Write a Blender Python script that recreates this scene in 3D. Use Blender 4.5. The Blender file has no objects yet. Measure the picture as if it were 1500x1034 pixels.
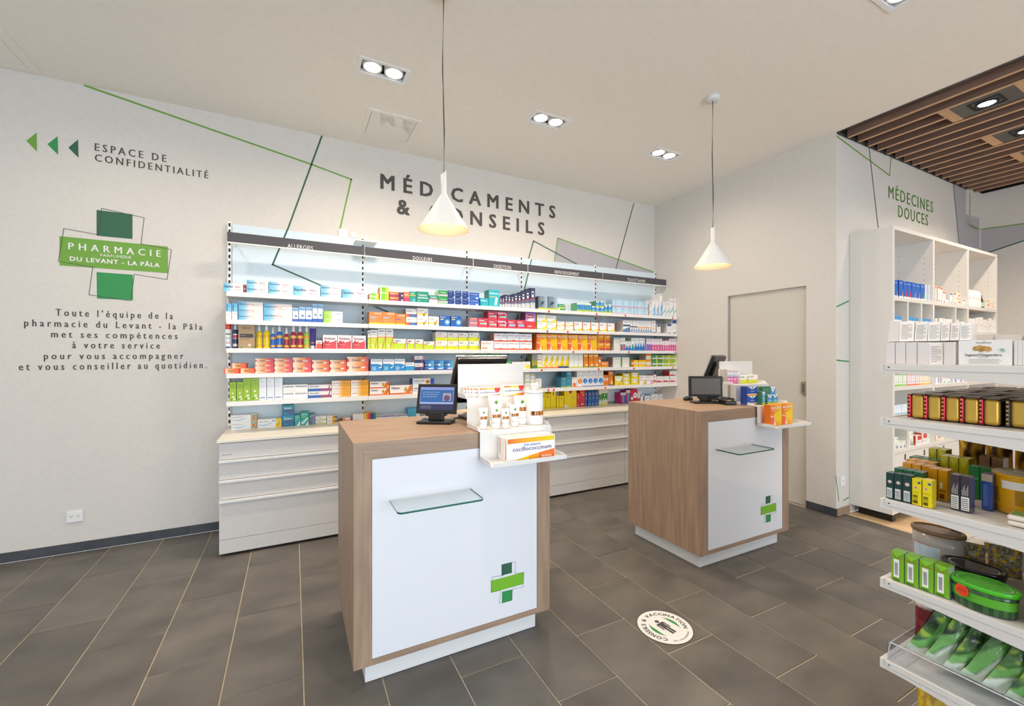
import bpy, bmesh, math, random
from mathutils import Vector, Matrix
random.seed(7)
SC = bpy.context.scene
COL = SC.collection
PI = math.pi

# ------------------------------------------------------------------ camera, world, light, exposure
FPX, YAW, HY, H = 627.5, math.radians(27.06), 519.5, 1.38
cam_d = bpy.data.cameras.new('camera'); cam = bpy.data.objects.new('camera', cam_d); COL.objects.link(cam)
cam.location = (0, 0, H); cam.rotation_euler = (PI/2, 0, -YAW)
cam_d.sensor_width = 36.0; cam_d.lens = FPX/1500*36.0
cam_d.shift_y = (HY-517)/1500
cam_d.clip_start = 0.02
SC.camera = cam

w = bpy.data.worlds.new('daylight'); SC.world = w; w.use_nodes = True
bg = w.node_tree.nodes['Background']
bg.inputs['Color'].default_value = (0.87, 0.93, 1.0, 1); bg.inputs['Strength'].default_value = 0.86

def light(kind, name, loc, energy, color, rot=(0,0,0), **kw):
    d = bpy.data.lights.new(name, kind); d.energy = energy; d.color = color
    for k, v in kw.items(): setattr(d, k, v)
    o = bpy.data.objects.new(name, d); o.location = loc; o.rotation_euler = rot; COL.objects.link(o)
    return o
# daylight through the shop front behind the photographer
light('AREA', 'shop_front_daylight', (1.2, -3.4, 1.3), 125, (0.76, 0.88, 1.0), (math.radians(88), 0, 0), shape='RECTANGLE', size=4.5, size_y=2.2)
WARM = (1.0, 0.84, 0.68)
# the shop's own ceiling lamps, those in view and their neighbours out of view
for (x, y) in ((0.45, 2.94), (0.62, 2.94), (1.76, 2.96), (1.92, 2.96), (3.05, 2.96), (3.21, 2.96), (2.72, 1.08), (2.88, 1.08),
               (-1.0, 2.94), (0.6, 1.1), (-1.4, 1.0), (1.5, -0.6), (3.2, -0.6)):
    light('SPOT', 'ceiling_spot_light', (x, y, 3.24), (34 if x < 2.5 else 15) if y > 1.5 or x < 2.5 else 7, WARM, spot_size=math.radians(170), spot_blend=1.0, shadow_soft_size=0.06)
for (x, y) in ((4.59, 1.23), (5.44, 1.23), (6.11, 1.23), (4.59, 0.3), (5.44, 0.3), (4.59, -0.7)):
    light('SPOT', 'slat_ceiling_spot_light', (x, y, 3.22), 20 if x < 5 else 48, WARM, spot_size=math.radians(125), spot_blend=0.8, shadow_soft_size=0.05)

vs = SC.view_settings
vs.view_transform = 'Standard'; vs.look = 'None'; vs.gamma = 1.0; vs.exposure = 0.36
SC.cycles.diffuse_bounces = 8; SC.cycles.max_bounces = 14; SC.cycles.transparent_max_bounces = 16
SC.display_settings.display_device = 'sRGB'

# ------------------------------------------------------------------ measuring: a ray of the photograph met with a plane of the room
FW = Vector((math.sin(YAW), math.cos(YAW), 0)); RT = Vector((math.cos(YAW), -math.sin(YAW), 0))
def ray(px, py): return FW + (px-750)/FPX*RT + Vector((0, 0, -(py-HY)/FPX))
def on(ax, v, px, py):
    d = ray(px, py); i = 'XYZ'.index(ax); o = (0, 0, H)[i]
    return Vector((0, 0, H)) + d*((v-o)/d[i])

# ------------------------------------------------------------------ colours and materials
def lin(c): return c/12.92 if c <= 0.04045 else ((c+0.055)/1.055)**2.4
_hx = {}
def hx(s):
    if s not in _hx: _hx[s] = tuple(lin(int(s[i:i+2], 16)/255) for i in (0, 2, 4)) + (1.0,)
    return _hx[s]
def mat(name, col='ffffff', rough=0.5, metal=0.0, emit=None, es=1.0, **kw):
    m = bpy.data.materials.new(name); m.use_nodes = True
    b = m.node_tree.nodes['Principled BSDF']
    b.inputs['Base Color'].default_value = hx(col) if isinstance(col, str) else (*col, 1)
    b.inputs['Roughness'].default_value = rough; b.inputs['Metallic'].default_value = metal
    if emit: b.inputs['Emission Color'].default_value = (*emit, 1); b.inputs['Emission Strength'].default_value = es
    for k, v in kw.items(): b.inputs[k].default_value = v
    return m
def nodes(m): return m.node_tree.nodes, m.node_tree.links, m.node_tree.nodes['Principled BSDF']
def noise_mat(name, c1, c2, scale=3.0, rough=0.6, stretch=(1, 1, 1), detail=6, lo=0.35, hi=0.65, bump=0.0, r2=None, per_object=0.0):
    m = mat(name, c1, rough); n, l, b = nodes(m)
    tc = n.new('ShaderNodeTexCoord'); mp = n.new('ShaderNodeMapping'); mp.inputs['Scale'].default_value = stretch
    nz = n.new('ShaderNodeTexNoise'); nz.inputs['Scale'].default_value = scale; nz.inputs['Detail'].default_value = detail
    cr = n.new('ShaderNodeValToRGB'); cr.color_ramp.elements[0].position = lo; cr.color_ramp.elements[1].position = hi
    cr.color_ramp.elements[0].color = hx(c1); cr.color_ramp.elements[1].color = hx(c2)
    l.new(tc.outputs['Object'], mp.inputs[0]); l.new(nz.outputs['Fac'], cr.inputs[0])
    out = cr.outputs[0]
    if per_object:
        oi = n.new('ShaderNodeObjectInfo'); mr = n.new('ShaderNodeMapRange')
        mr.inputs['To Min'].default_value = 1-per_object; mr.inputs['To Max'].default_value = 1+per_object
        l.new(oi.outputs['Random'], mr.inputs['Value'])
        mx = n.new('ShaderNodeMix'); mx.data_type = 'RGBA'; mx.blend_type = 'MULTIPLY'; mx.inputs[0].default_value = 1
        cb = n.new('ShaderNodeCombineColor')
        for i in range(3): l.new(mr.outputs[0], cb.inputs[i])
        l.new(out, mx.inputs[6]); l.new(cb.outputs[0], mx.inputs[7]); out = mx.outputs[2]
        vm = n.new('ShaderNodeVectorMath'); vm.operation = 'ADD'
        sc = n.new('ShaderNodeVectorMath'); sc.operation = 'SCALE'; sc.inputs[0].default_value = (7.3, 3.1, 5.7)
        l.new(oi.outputs['Random'], sc.inputs['Scale']); l.new(mp.outputs[0], vm.inputs[0]); l.new(sc.outputs[0], vm.inputs[1]); l.new(vm.outputs[0], nz.inputs['Vector'])
    else: l.new(mp.outputs[0], nz.inputs['Vector'])
    l.new(out, b.inputs['Base Color'])
    if bump:
        bp = n.new('ShaderNodeBump'); bp.inputs['Strength'].default_value = bump; bp.inputs['Distance'].default_value = 0.004
        l.new(nz.outputs['Fac'], bp.inputs['Height']); l.new(bp.outputs[0], b.inputs['Normal'])
    if r2 is not None:
        mr2 = n.new('ShaderNodeMapRange'); mr2.inputs['To Min'].default_value = rough; mr2.inputs['To Max'].default_value = r2
        l.new(nz.outputs['Fac'], mr2.inputs['Value']); l.new(mr2.outputs[0], b.inputs['Roughness'])
    return m
M = {}
M['wall'] = noise_mat('painted_plaster', 'd6d1ca', 'dad5ce', 40, 0.75, bump=0.03)
M['ceil'] = noise_mat('ceiling_paint', 'ece6dc', 'efe9df', 30, 0.85, bump=0.02)
M['tile'] = noise_mat('slate_tile', '524f4b', '79736b', 3.4, 0.38, (1, 1.5, 1), 12, 0.25, 0.85, 0.15, 0.6, 0.11)
M['grout'] = noise_mat('grout', 'bcae93', 'c8bca2', 60, 0.9)
M['skirt'] = noise_mat('slate_skirting', '3d4047', '4c4e53', 8, 0.5, per_object=0.08)
M['woodV'] = noise_mat('brown_oak_vertical', '917865', 'ad927a', 9, 0.5, (5, 5, 0.35), 8, 0.3, 0.7, 0.05)
M['woodH'] = noise_mat('brown_oak_along', '917865', 'ad927a', 9, 0.45, (0.35, 5, 5), 8, 0.3, 0.7, 0.05)
M['woodF'] = noise_mat('light_oak_floor', 'c9a77c', 'dec09a', 6, 0.45, (6, 0.4, 6), 6, 0.3, 0.7, 0.0, None, 0.1)
M['slat'] = noise_mat('brown_slat', '705549', '8a6c5c', 9, 0.6, (5, 0.35, 5), 6, 0.3, 0.7, 0.0, None, 0.08)
M['slat_edge'] = noise_mat('light_oak_edge', 'b8926c', 'caa680', 9, 0.6, (5, 0.35, 5), 6, 0.3, 0.7)
M['white'] = mat('white_lacquer', 'e9e9e8', 0.35)
M['gloss'] = mat('white_glass_panel', 'e6e8ee', 0.08)
M['cab'] = noise_mat('pale_grey_laminate', 'd3d1cf', 'd7d5d3', 50, 0.45)
M['top'] = mat('cream_worktop', 'efe9dc', 0.4)
M['panel'] = mat('daylight_tinted_back_panel', 'd6e5ee', 0.4)  # near-white panel with the cool daylight tint put into its colour
M['shelf'] = mat('white_metal_shelf', 'f0efed', 0.35)
M['hdr'] = mat('anthracite_sign_strip', '4a484e', 0.55)
M['dark'] = mat('black_void', '0b0b0c', 0.9)
M['slot'] = mat('black_slot', '1c1d20', 0.7)
M['black'] = mat('black_plastic', '17181a', 0.3)
M['grey'] = mat('dark_grey_plate', '4b4a49', 0.5)
M['silver'] = mat('brushed_aluminium', 'bdbdbb', 0.3, 0.9)
M['steel'] = mat('bracket_steel', '7b7d80', 0.35, 0.7)
M['acryl'] = mat('white_acrylic', 'e2e0dd', 0.25)
M['pend'] = mat('white_pendant_shade', 'dcdcda', 0.5)
M['pendin'] = mat('warm_lit_shade_inside', 'f6e2c6', 0.6)  # white inside; the bulb's warm light is put into its colour
M['lamp'] = mat('lamp_lens', 'ffffff', 0.5, emit=(1.0, 0.95, 0.88), es=9)
M['bulb'] = mat('warm_bulb', 'ffffff', 0.5, emit=(1.0, 0.85, 0.62), es=4)
M['hatch'] = mat('glossy_hatch_panel', 'e9e3d9', 0.03, **{'Specular IOR Level': 1.0, 'Coat Weight': 1.0, 'Coat Roughness': 0.02})
M['cord'] = mat('dark_cord', '3a3735', 0.6)
M['txt'] = mat('charcoal_vinyl', '4b4845', 0.6)
M['gl'] = mat('light_green_vinyl', '6fa23c', 0.55)
M['gm'] = mat('mid_green_vinyl', '2f8f4e', 0.55)
M['gd'] = mat('dark_green_vinyl', '2c6148', 0.55)
M['lil'] = mat('lilac_grey_vinyl', 'b4b0b4', 0.7)
M['wt'] = mat('white_vinyl', 'e6e6e2', 0.6)
M['screen_off'] = mat('switched_off_screen', '605d5a', 0.35)
M['edge'] = mat('green_glass_edge', '2f6a5c', 0.15)
def glass(name, col, rough=0.0, alpha_mix=0.85):
    m = bpy.data.materials.new(name); m.use_nodes = True; n, l = m.node_tree.nodes, m.node_tree.links; n.clear()
    o = n.new('ShaderNodeOutputMaterial'); mx = n.new('ShaderNodeMixShader'); t = n.new('ShaderNodeBsdfTransparent'); g = n.new('ShaderNodeBsdfGlossy')
    t.inputs[0].default_value = (*col, 1); g.inputs['Roughness'].default_value = rough
    lw = n.new('ShaderNodeLayerWeight'); pw = n.new('ShaderNodeMath'); pw.operation = 'POWER'; pw.inputs[1].default_value = 4.0
    ma = n.new('ShaderNodeMath'); ma.operation = 'MULTIPLY_ADD'; ma.inputs[1].default_value = 0.6; ma.inputs[2].default_value = 0.03
    l.new(lw.outputs['Facing'], pw.inputs[0]); l.new(pw.outputs[0], ma.inputs[0]); l.new(ma.outputs[0], mx.inputs[0])
    l.new(t.outputs[0], mx.inputs[1]); l.new(g.outputs[0], mx.inputs[2]); l.new(mx.outputs[0], o.inputs[0]); return m
M['glass'] = glass('clear_glass', (0.965, 0.985, 0.975))
M['clear'] = glass('clear_acrylic', (0.90, 0.92, 0.95), 0.05)
m = mat('printed_card', 'ffffff', 0.42); n, l, b = nodes(m)
a = n.new('ShaderNodeAttribute'); a.attribute_name = 'Col'; l.new(a.outputs['Color'], b.inputs['Base Color']); M['print'] = m
m = mat('backlit_screen', '000000', 0.15); n, l, b = nodes(m)
a = n.new('ShaderNodeAttribute'); a.attribute_name = 'Col'; l.new(a.outputs['Color'], b.inputs['Emission Color']); b.inputs['Emission Strength'].default_value = 0.8; M['screen'] = m
m = mat('printed_metal', 'ffffff', 0.28, 0.65); n, l, b = nodes(m)
a = n.new('ShaderNodeAttribute'); a.attribute_name = 'Col'; l.new(a.outputs['Color'], b.inputs['Base Color']); M['tin'] = m
m = mat('printed_film', 'ffffff', 0.18); n, l, b = nodes(m)
a = n.new('ShaderNodeAttribute'); a.attribute_name = 'Col'; l.new(a.outputs['Color'], b.inputs['Base Color']); M['film'] = m

# ------------------------------------------------------------------ scene graph helpers
def link(name, me, parent=None, loc=(0, 0, 0), rz=0.0):
    o = bpy.data.objects.new(name, me); COL.objects.link(o)
    o.location = loc; o.rotation_euler = (0, 0, rz) if not isinstance(rz, tuple) else rz
    if parent is not None: o.parent = parent
    return o
def tag(o, label=None, cat=None, group=None, kind=None):
    if label: o['label'] = label
    if cat: o['category'] = cat
    if group: o['group'] = group
    if kind: o['kind'] = kind
    return o
def thing(name, label, cat, loc=(0, 0, 0), rz=0.0, group=None):
    return tag(link(name, None, None, loc, rz), label, cat, group)
def copy_tree(o, parent=None):
    c = o.copy(); COL.objects.link(c); c.parent = parent
    for ch in list(o.children): copy_tree(ch, c)
    return c

class B:
    """collects polygons with a colour per corner and makes one mesh of them"""
    def __init__(s): s.v = []; s.f = []; s.c = []; s.sm = []
    def face(s, pts, col='ffffff', smooth=False):
        i = len(s.v); s.v += [tuple(p) for p in pts]; s.f.append(tuple(range(i, i+len(pts))))
        s.c += ([hx(c) for c in col] if isinstance(col, (list, tuple)) and isinstance(col[0], str) else list(col) if isinstance(col, list) else [hx(col) if isinstance(col, str) else col]*len(pts)); s.sm.append(smooth)
    def raw(s, vs, fs, col, smooth=False):
        i = len(s.v); s.v += [tuple(p) for p in vs]; c = hx(col) if isinstance(col, str) else col
        for f in fs: s.f.append(tuple(k+i for k in f)); s.c += [c]*len(f); s.sm.append(smooth)
    def box(s, x0, x1, y0, y1, z0, z1, col='ffffff', T=None, faces=None):
        p = [(x, y, z) for z in (z0, z1) for y in (y0, y1) for x in (x0, x1)]
        if T: p = [T @ Vector(q) for q in p]
        fs = dict(bottom=(0, 2, 3, 1), top=(4, 5, 7, 6), front=(0, 1, 5, 4), back=(3, 2, 6, 7), left=(2, 0, 4, 6), right=(1, 3, 7, 5))
        for k, f in fs.items(): s.face([p[i] for i in f], (faces or {}).get(k, col))
    def bevbox(s, x0, x1, y0, y1, z0, z1, r=0.003, col='ffffff', T=None, seg=2):
        bm = bmesh.new(); bmesh.ops.create_cube(bm, size=1)
        for v in bm.verts: v.co = Vector(((x0+x1)/2+v.co.x*(x1-x0), (y0+y1)/2+v.co.y*(y1-y0), (z0+z1)/2+v.co.z*(z1-z0)))
        bmesh.ops.bevel(bm, geom=bm.edges[:], offset=r, segments=seg, affect='EDGES', profile=0.5)
        bm.verts.index_update()
        s.raw([(T @ v.co if T else v.co.copy()) for v in bm.verts], [[v.index for v in f.verts] for f in bm.faces], col); bm.free()
    def prism(s, pts, a, b_, axis='Y', col='ffffff'):
        def P(p, t): return {'Y': (p[0], t, p[1]), 'X': (t, p[0], p[1]), 'Z': (p[0], p[1], t)}[axis]
        A = [P(p, a) for p in pts]; Bq = [P(p, b_) for p in pts]; n = len(pts)
        s.face(A, col); s.face(Bq[::-1], col)
        for i in range(n): s.face([A[i], Bq[i], Bq[(i+1) % n], A[(i+1) % n]][::-1], col)
    def loft(s, prof, colf, seg=20, c=(0, 0), smooth=True, cap=True, T=None):
        """prof: (z, half width, half depth); colf(angle, k) gives a colour; angle -90 degrees faces the viewer"""
        n = len(prof); vs = []
        for (z, a, b_) in prof:
            for j in range(seg):
                t = 2*PI*j/seg - PI/2; q = Vector((c[0]+a*math.cos(t), c[1]+b_*math.sin(t), z)); vs.append(T @ q if T else q)
        i0 = len(s.v); s.v += [tuple(q) for q in vs]
        for k in range(n-1):
            for j in range(seg):
                j2 = (j+1) % seg; s.f.append((i0+k*seg+j, i0+k*seg+j2, i0+(k+1)*seg+j2, i0+(k+1)*seg+j))
                ang = 360*(j+0.5)/seg - 90; ang = ang if ang <= 180 else ang-360
                cc = colf(ang, k); s.c += [hx(cc) if isinstance(cc, str) else cc]*4; s.sm.append(smooth)
        if cap:
            for k, rev in ((0, True), (n-1, False)):
                f = [i0+k*seg+j for j in range(seg)]; f = f[::-1] if rev else f
                cc = colf(-90, min(k, n-2)); s.f.append(tuple(f)); s.c += [hx(cc) if isinstance(cc, str) else cc]*seg; s.sm.append(False)
    def tube(s, pts, r, seg=8, col='ffffff', closed=False):
        pts = [Vector(p) for p in pts]; n = len(pts); i0 = len(s.v); rings = []
        for i, p in enumerate(pts):
            a_, b_ = pts[max(i-1, 0)], pts[min(i+1, n-1)]
            if closed: a_, b_ = pts[i-1], pts[(i+1) % n]
            d = (b_-a_).normalized(); u = d.cross(Vector((0, 0, 1)))
            if u.length < 1e-3: u = d.cross(Vector((0, 1, 0)))
            u.normalize(); v = d.cross(u)
            for j in range(seg): s.v.append(tuple(p+u*r*math.cos(2*PI*j/seg)+v*r*math.sin(2*PI*j/seg)))
        m_ = n if closed else n-1
        for i in range(m_):
            for j in range(seg):
                k2 = (i+1) % n; s.f.append((i0+i*seg+j, i0+i*seg+(j+1) % seg, i0+k2*seg+(j+1) % seg, i0+k2*seg+j)); s.c += [hx(col)]*4; s.sm.append(True)
    def mesh(s, name, m):
        me = bpy.data.meshes.new(name); me.from_pydata(s.v, [], s.f)
        ca = me.color_attributes.new('Col', 'FLOAT_COLOR', 'CORNER')
        ca.data.foreach_set('color', [x for c in s.c for x in c])
        me.polygons.foreach_set('use_smooth', s.sm); me.materials.append(M[m] if isinstance(m, str) else m)
        me.validate(clean_customdata=False); me.update(); return me
    def obj(s, name, m, parent=None, loc=(0, 0, 0), rz=0.0): return link(name, s.mesh(name, m), parent, loc, rz)
def one(fn, *a, **k):
    b = B(); getattr(b, fn)(*a, **k); return b

# lettering: every glyph as flat filled outline, unit cap height
_ch, _adv, _txt = {}, {}, {}
def load_glyphs():
    chars = "ABCDEFGHIJKLMNOPQRSTUVWXYZabcdefghijklmnopqrstuvwxyz0123456789ÉÂâéèàüö&-.,’'/%|"
    obs = []
    for bo in (0.0,):
        for c in chars:
            for s in ((c, c+'|') if bo == 0 else (c,)):
                cu = bpy.data.curves.new('lettering', 'FONT'); cu.body = s; cu.resolution_u = 2; cu.offset = bo; cu.fill_mode = 'BOTH'
                o = bpy.data.objects.new('lettering', cu); COL.objects.link(o); obs.append((bo, c, s, o))
    dg = bpy.context.evaluated_depsgraph_get()
    for bo, c, s, o in obs:
        me = bpy.data.meshes.new_from_object(o.evaluated_get(dg))
        if s == c: _ch[(c, bo)] = ([(v.co.x, v.co.y/0.682) for v in me.vertices], [tuple(p.vertices) for p in me.polygons])
        else: _adv[c] = max(v.co.x for v in me.vertices)
        bpy.data.meshes.remove(me)
    bar = max(x for x, y in _ch[('|', 0.0)][0])
    for c in _adv: _adv[c] -= bar
    for bo, c, s, o in obs: cu = o.data; bpy.data.objects.remove(o); bpy.data.curves.remove(cu)
load_glyphs()
def glyphs(s, bold=0.0, space=1.0):
    bold = 0.0
    k = (s, bold, space)
    if k in _txt: return _txt[k]
    vs, fs, x = [], [], 0.0
    for c in s:
        if c != ' ':
            v, f = _ch[(c, bold)]; i = len(vs); vs += [(a+x, y) for a, y in v]; fs += [tuple(q+i for q in p) for p in f]
        x += (0.28 if c == ' ' else _adv[c]) + (space-1)*0.32
    x0 = min(v[0] for v in vs); x1 = max(v[0] for v in vs)
    _txt[k] = ([((x-x0), y) for x, y in vs], fs, x1-x0); return _txt[k]
def put_text(b, s, o, u, v, width, height, col='ffffff', bold=0.0, space=1.0):
    n = u.cross(v)
    vs, fs, w_ = glyphs(s, 0.0, space); k = height/0.682*1.0
    for i, (dx, dy) in enumerate(((0, 0),) if bold < 0.006 else ((-1, 0), (1, 0), (0, 0)) if bold < 0.016 else ((-1, -.6), (1, .6), (-1, .6), (1, -.6), (0, 0))):
        e = n*(0.00008*i); q = 0.028 if bold < 0.016 else 0.045
        b.raw([o+u*(x/w_*width+dx*q*height)+v*(y*height*(1-0.0)+dy*q*height)+e for x, y in vs], fs, col)
def put_text_plain(b, s, o, u, v, width, height, col='ffffff', bold=0.0, space=1.0):
    """s at point o, u and v unit directions; width of the line and height of its capitals in metres"""
    vs, fs, w_ = glyphs(s, bold, space)
    b.raw([o+u*(x/w_*width)+v*(y*height) for x, y in vs], fs, col)

# ================================================================== THE SETTING
BY, CX, CH, MY, FX = 4.058, 4.121, 3.279, 1.995, 7.27      # back wall, side wall, ceiling, inner wall, far wall
UX, UY, UZ = Vector((1, 0, 0)), Vector((0, 1, 0)), Vector((0, 0, 1))
def struct(name, b, m, parent=None, label=None): return tag(b.obj(name, m, parent), label, None, None, None if parent else 'structure')

struct('wall_back', one('box', -4.2, CX+0.15, BY, BY+0.15, 0, CH), 'wall')
# side wall with the opening of the sliding door
D0, D1, DZ = 2.234, 3.018, 2.004
b = B(); b.box(CX, CX+0.15, MY+0.15, D0, 0, CH); b.box(CX, CX+0.15, D1, BY, 0, CH); b.box(CX, CX+0.15, D0, D1, DZ, CH)
wr = struct('wall_right', b, 'wall')
struct('wall_inner', one('box', CX, FX+0.15, MY, MY+0.15, 0, 3.62), 'wall')
struct('wall_far', one('box', FX, FX+0.15, -3.6, MY, 0, 3.62), 'wall')
# boxed soffit in the far corner
struct('soffit', one('bevbox', 6.83, FX, MY-0.02, MY+0.01, 2.98, CH, 0.002), 'wall')

# sliding door
dr = struct('door_1', one('bevbox', CX+0.028, CX+0.066, D0-0.02, D1+0.02, 0.008, DZ+0.02, 0.002), mat('door_leaf', 'cfcabf', 0.55))
b = B(); b.box(CX+0.001, CX+0.028, D1-0.012, D1, 0, DZ, 'ffffff'); b.obj('door_jamb', 'silver', dr)
def oval(cy_, cz_, ry, rz, n_=28): return [(cy_+ry*math.cos(2*PI*i/n_)*1.0, cz_+(rz-ry)*(1 if math.sin(2*PI*i/n_) > 0 else -1)+ry*math.sin(2*PI*i/n_)) for i in range(n_)]
b = B(); b.prism(oval(2.268, 1.075, 0.023, 0.062), CX+0.018, CX+0.0279, 'X')
hd = b.obj('door_handle', mat('brass_pull', 'b9ae97', 0.25, 0.9), dr)
b = B(); b.prism(oval(2.268, 1.075, 0.010, 0.040), CX+0.0172, CX+0.0182, 'X'); b.obj('finger_recess', 'steel', hd)

# ceiling, with cut-outs for the recessed lamps
SPOTS = [(0.372, 0.702, 2.856, 3.034), (1.678, 2.007, 2.87, 3.05), (2.968, 3.298, 2.878, 3.05), (2.62, 2.95, 0.99, 1.165)]
HATCH = (0.513, 0.932, 3.432, 3.868); HATCH2 = (-2.6, -1.512, 3.57, 4.03)
xs = sorted({-4.2, CX+0.012, *[v for h_ in SPOTS for v in h_[:2]]}); ys = sorted({-3.6, BY, *[v for h_ in SPOTS for v in h_[2:]]})
b = B()
for i in range(len(xs)-1):
    for j in range(len(ys)-1):
        cx_, cy_ = (xs[i]+xs[i+1])/2, (ys[j]+ys[j+1])/2
        if any(h_[0] < cx_ < h_[1] and h_[2] < cy_ < h_[3] for h_ in SPOTS): continue
        b.box(xs[i], xs[i+1], ys[j], ys[j+1], CH, CH+0.015)
struct('ceiling', b, 'ceil')
struct('ceiling_void', one('box', CX+0.012, FX+0.15, -3.6, MY+0.1, 3.62, 3.64), 'slot')
b = B(); b.box(CX+0.006, CX+0.014, -3.6, MY, CH-0.006, CH+0.34); b.box(CX+0.014, FX, MY-0.008, MY-0.0005, 3.262, 3.285); struct('trim_1', b, 'grey')
b = B(); b.box(CX+0.014, FX, MY-0.02, MY-0.001, 3.2855, 3.62); b.box(FX-0.02, FX-0.001, -3.6, MY-0.02, 3.2855, 3.62); struct('black_liner', b, 'dark')  # black liner added so the gaps above the slats stay dark

# slatted ceiling: every slat is a part of it
sl = thing('slatted_ceiling', 'brown wooden slat ceiling running over the shelving of the inner room', 'ceiling', (0, 0, 0))
sl['kind'] = 'structure'
del sl['category']
PLATES = [(4.435, 4.736), (5.288, 5.59), (5.97, 6.27)]
def slat_mesh(y0, y1):
    b = B(); b.box(-0.016, 0.016, y0, y1, 3.247, 3.375); me = b.mesh('slat', 'slat'); me.materials.append(M['slat_edge'])
    me.polygons[0].material_index = 1; return me
full = slat_mesh(-3.4, MY-0.03); parts = {}
for i in range(17):
    x = 4.251 + i*0.1706
    cut = any(a-0.01 < x < c_+0.01 for a, c_ in PLATES) and not any(abs(x-e) < 0.03 for pr_ in PLATES for e in pr_)
    if not cut: link('slat', full, sl, (x, 0, 0)); continue
    for (y0, y1) in ((1.455, MY-0.03), (0.47, 1.0), (-3.4, 0.01)):
        if (y0, y1) not in parts: parts[(y0, y1)] = slat_mesh(y0, y1)
        link('slat', parts[(y0, y1)], sl, (x, 0, 0))
M['batten'] = noise_mat('light_oak_batten', 'b8926c', 'caa680', 9, 0.6, (0.35, 5, 5), 6, 0.3, 0.7)
ring_n = 0
for (a, c_) in PLATES:
    for (y0, y1) in ((1.06, 1.395), (0.07, 0.41)):
        for (p0, p1) in ((y1, y1+0.06), (y0-0.06, y0)):
            one('bevbox', a+0.006, c_-0.006, p0, p1, 3.246, 3.29, 0.002).obj('batten', 'batten', sl)
        if y0 < 0.5 and a > 5.5: continue
        xm, ym = (a+c_)/2, (y0+y1)/2
        ordn = {4.435: 'first from the white ceiling', 5.288: 'second from the white ceiling', 5.97: 'third from the white ceiling'}[a] + (', row by the wall' if y0 > 0.5 else ', row away from the wall')
        t = thing('slat_ceiling_spotlight', 'dark grey square slat-ceiling spotlight, ' + ordn, 'ceiling light', (xm, ym, 3.25), 0, 'spotlights of the slatted ceiling')
        one('bevbox', -(c_-a)/2+0.012, (c_-a)/2-0.012, -(y1-y0)/2, (y1-y0)/2, 0.0, 0.03, 0.002).obj('mounting_plate', 'grey', t)
        b = B()
        for q in ((-0.085, 0.085, -0.085, -0.072), (-0.085, 0.085, 0.072, 0.085), (-0.085, -0.072, -0.072, 0.072), (0.072, 0.085, -0.072, 0.072)): b.box(*q, -0.005, 0.0)
        b.obj('square_bezel', 'slot', t)
        b = B(); b.loft([(-0.002, 0.064, 0.064), (-0.012, 0.062, 0.062), (-0.012, 0.05, 0.05), (-0.002, 0.046, 0.046)], lambda a_, k: 'ffffff', 28, cap=False); b.obj('swivel_ring', 'slot', t)
        b = B(); b.loft([(-0.006, 0.046, 0.046), (-0.003, 0.046, 0.046)], lambda a_, k: 'ffffff', 28); b.obj('lens', 'lamp', t)

# recessed double spotlights
def ring(b, r0, r1, z0, z1, c, seg=28): b.loft([(z1, r1, r1), (z0, r1, r1), (z0, r0, r0), (z1, r0, r0)], lambda a_, k: 'ffffff', seg, c, True, False)
where = ['nearest the wall lettering, left of the glossy hatch', 'in the middle of the ceiling between the two pendants', 'in the ceiling corner near the sliding door', 'cut by the top edge of the photo']
for i, (x0, x1, y0, y1) in enumerate(SPOTS):
    xm, ym = (x0+x1)/2, (y0+y1)/2; hw, hd_ = (x1-x0)/2, (y1-y0)/2
    t = thing('double_ceiling_spotlight', 'white framed double spotlight ' + where[i], 'ceiling light', (xm, ym, CH), 0, 'double spotlights in the white ceiling')
    b = B(); f = 0.024
    for q in ((-hw, hw, -hd_, -hd_+f), (-hw, hw, hd_-f, hd_), (-hw, -hw+f, -hd_+f, hd_-f), (hw-f, hw, -hd_+f, hd_-f)): b.box(*q, -0.005, 0.02)
    b.obj('frame', 'white', t)
    b = B(); b.box(-hw+0.004, hw-0.004, -hd_+0.004, hd_-0.004, 0.09, 0.10)
    for q in ((-hw+0.004, hw-0.004, -hd_+0.004, -hd_+0.01), (-hw+0.004, hw-0.004, hd_-0.01, hd_-0.004), (-hw+0.004, -hw+0.01, -hd_+0.01, hd_-0.01), (hw-0.01, hw-0.004, -hd_+0.01, hd_-0.01)): b.box(*q, 0.02, 0.09)
    b.obj('recess_housing', 'dark', t)
    for sx in (-1, 1):
        b = B(); ring(b, 0.052, 0.062, 0.0, 0.05, (sx*0.07, 0)); lr = b.obj('lamp_ring', 'white', t)
        b = B(); b.loft([(0.006, 0.052, 0.052), (0.02, 0.052, 0.052)], lambda a_, k: 'ffffff', 28, (sx*0.07, 0)); b.obj('lens', 'lamp', lr)
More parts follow.
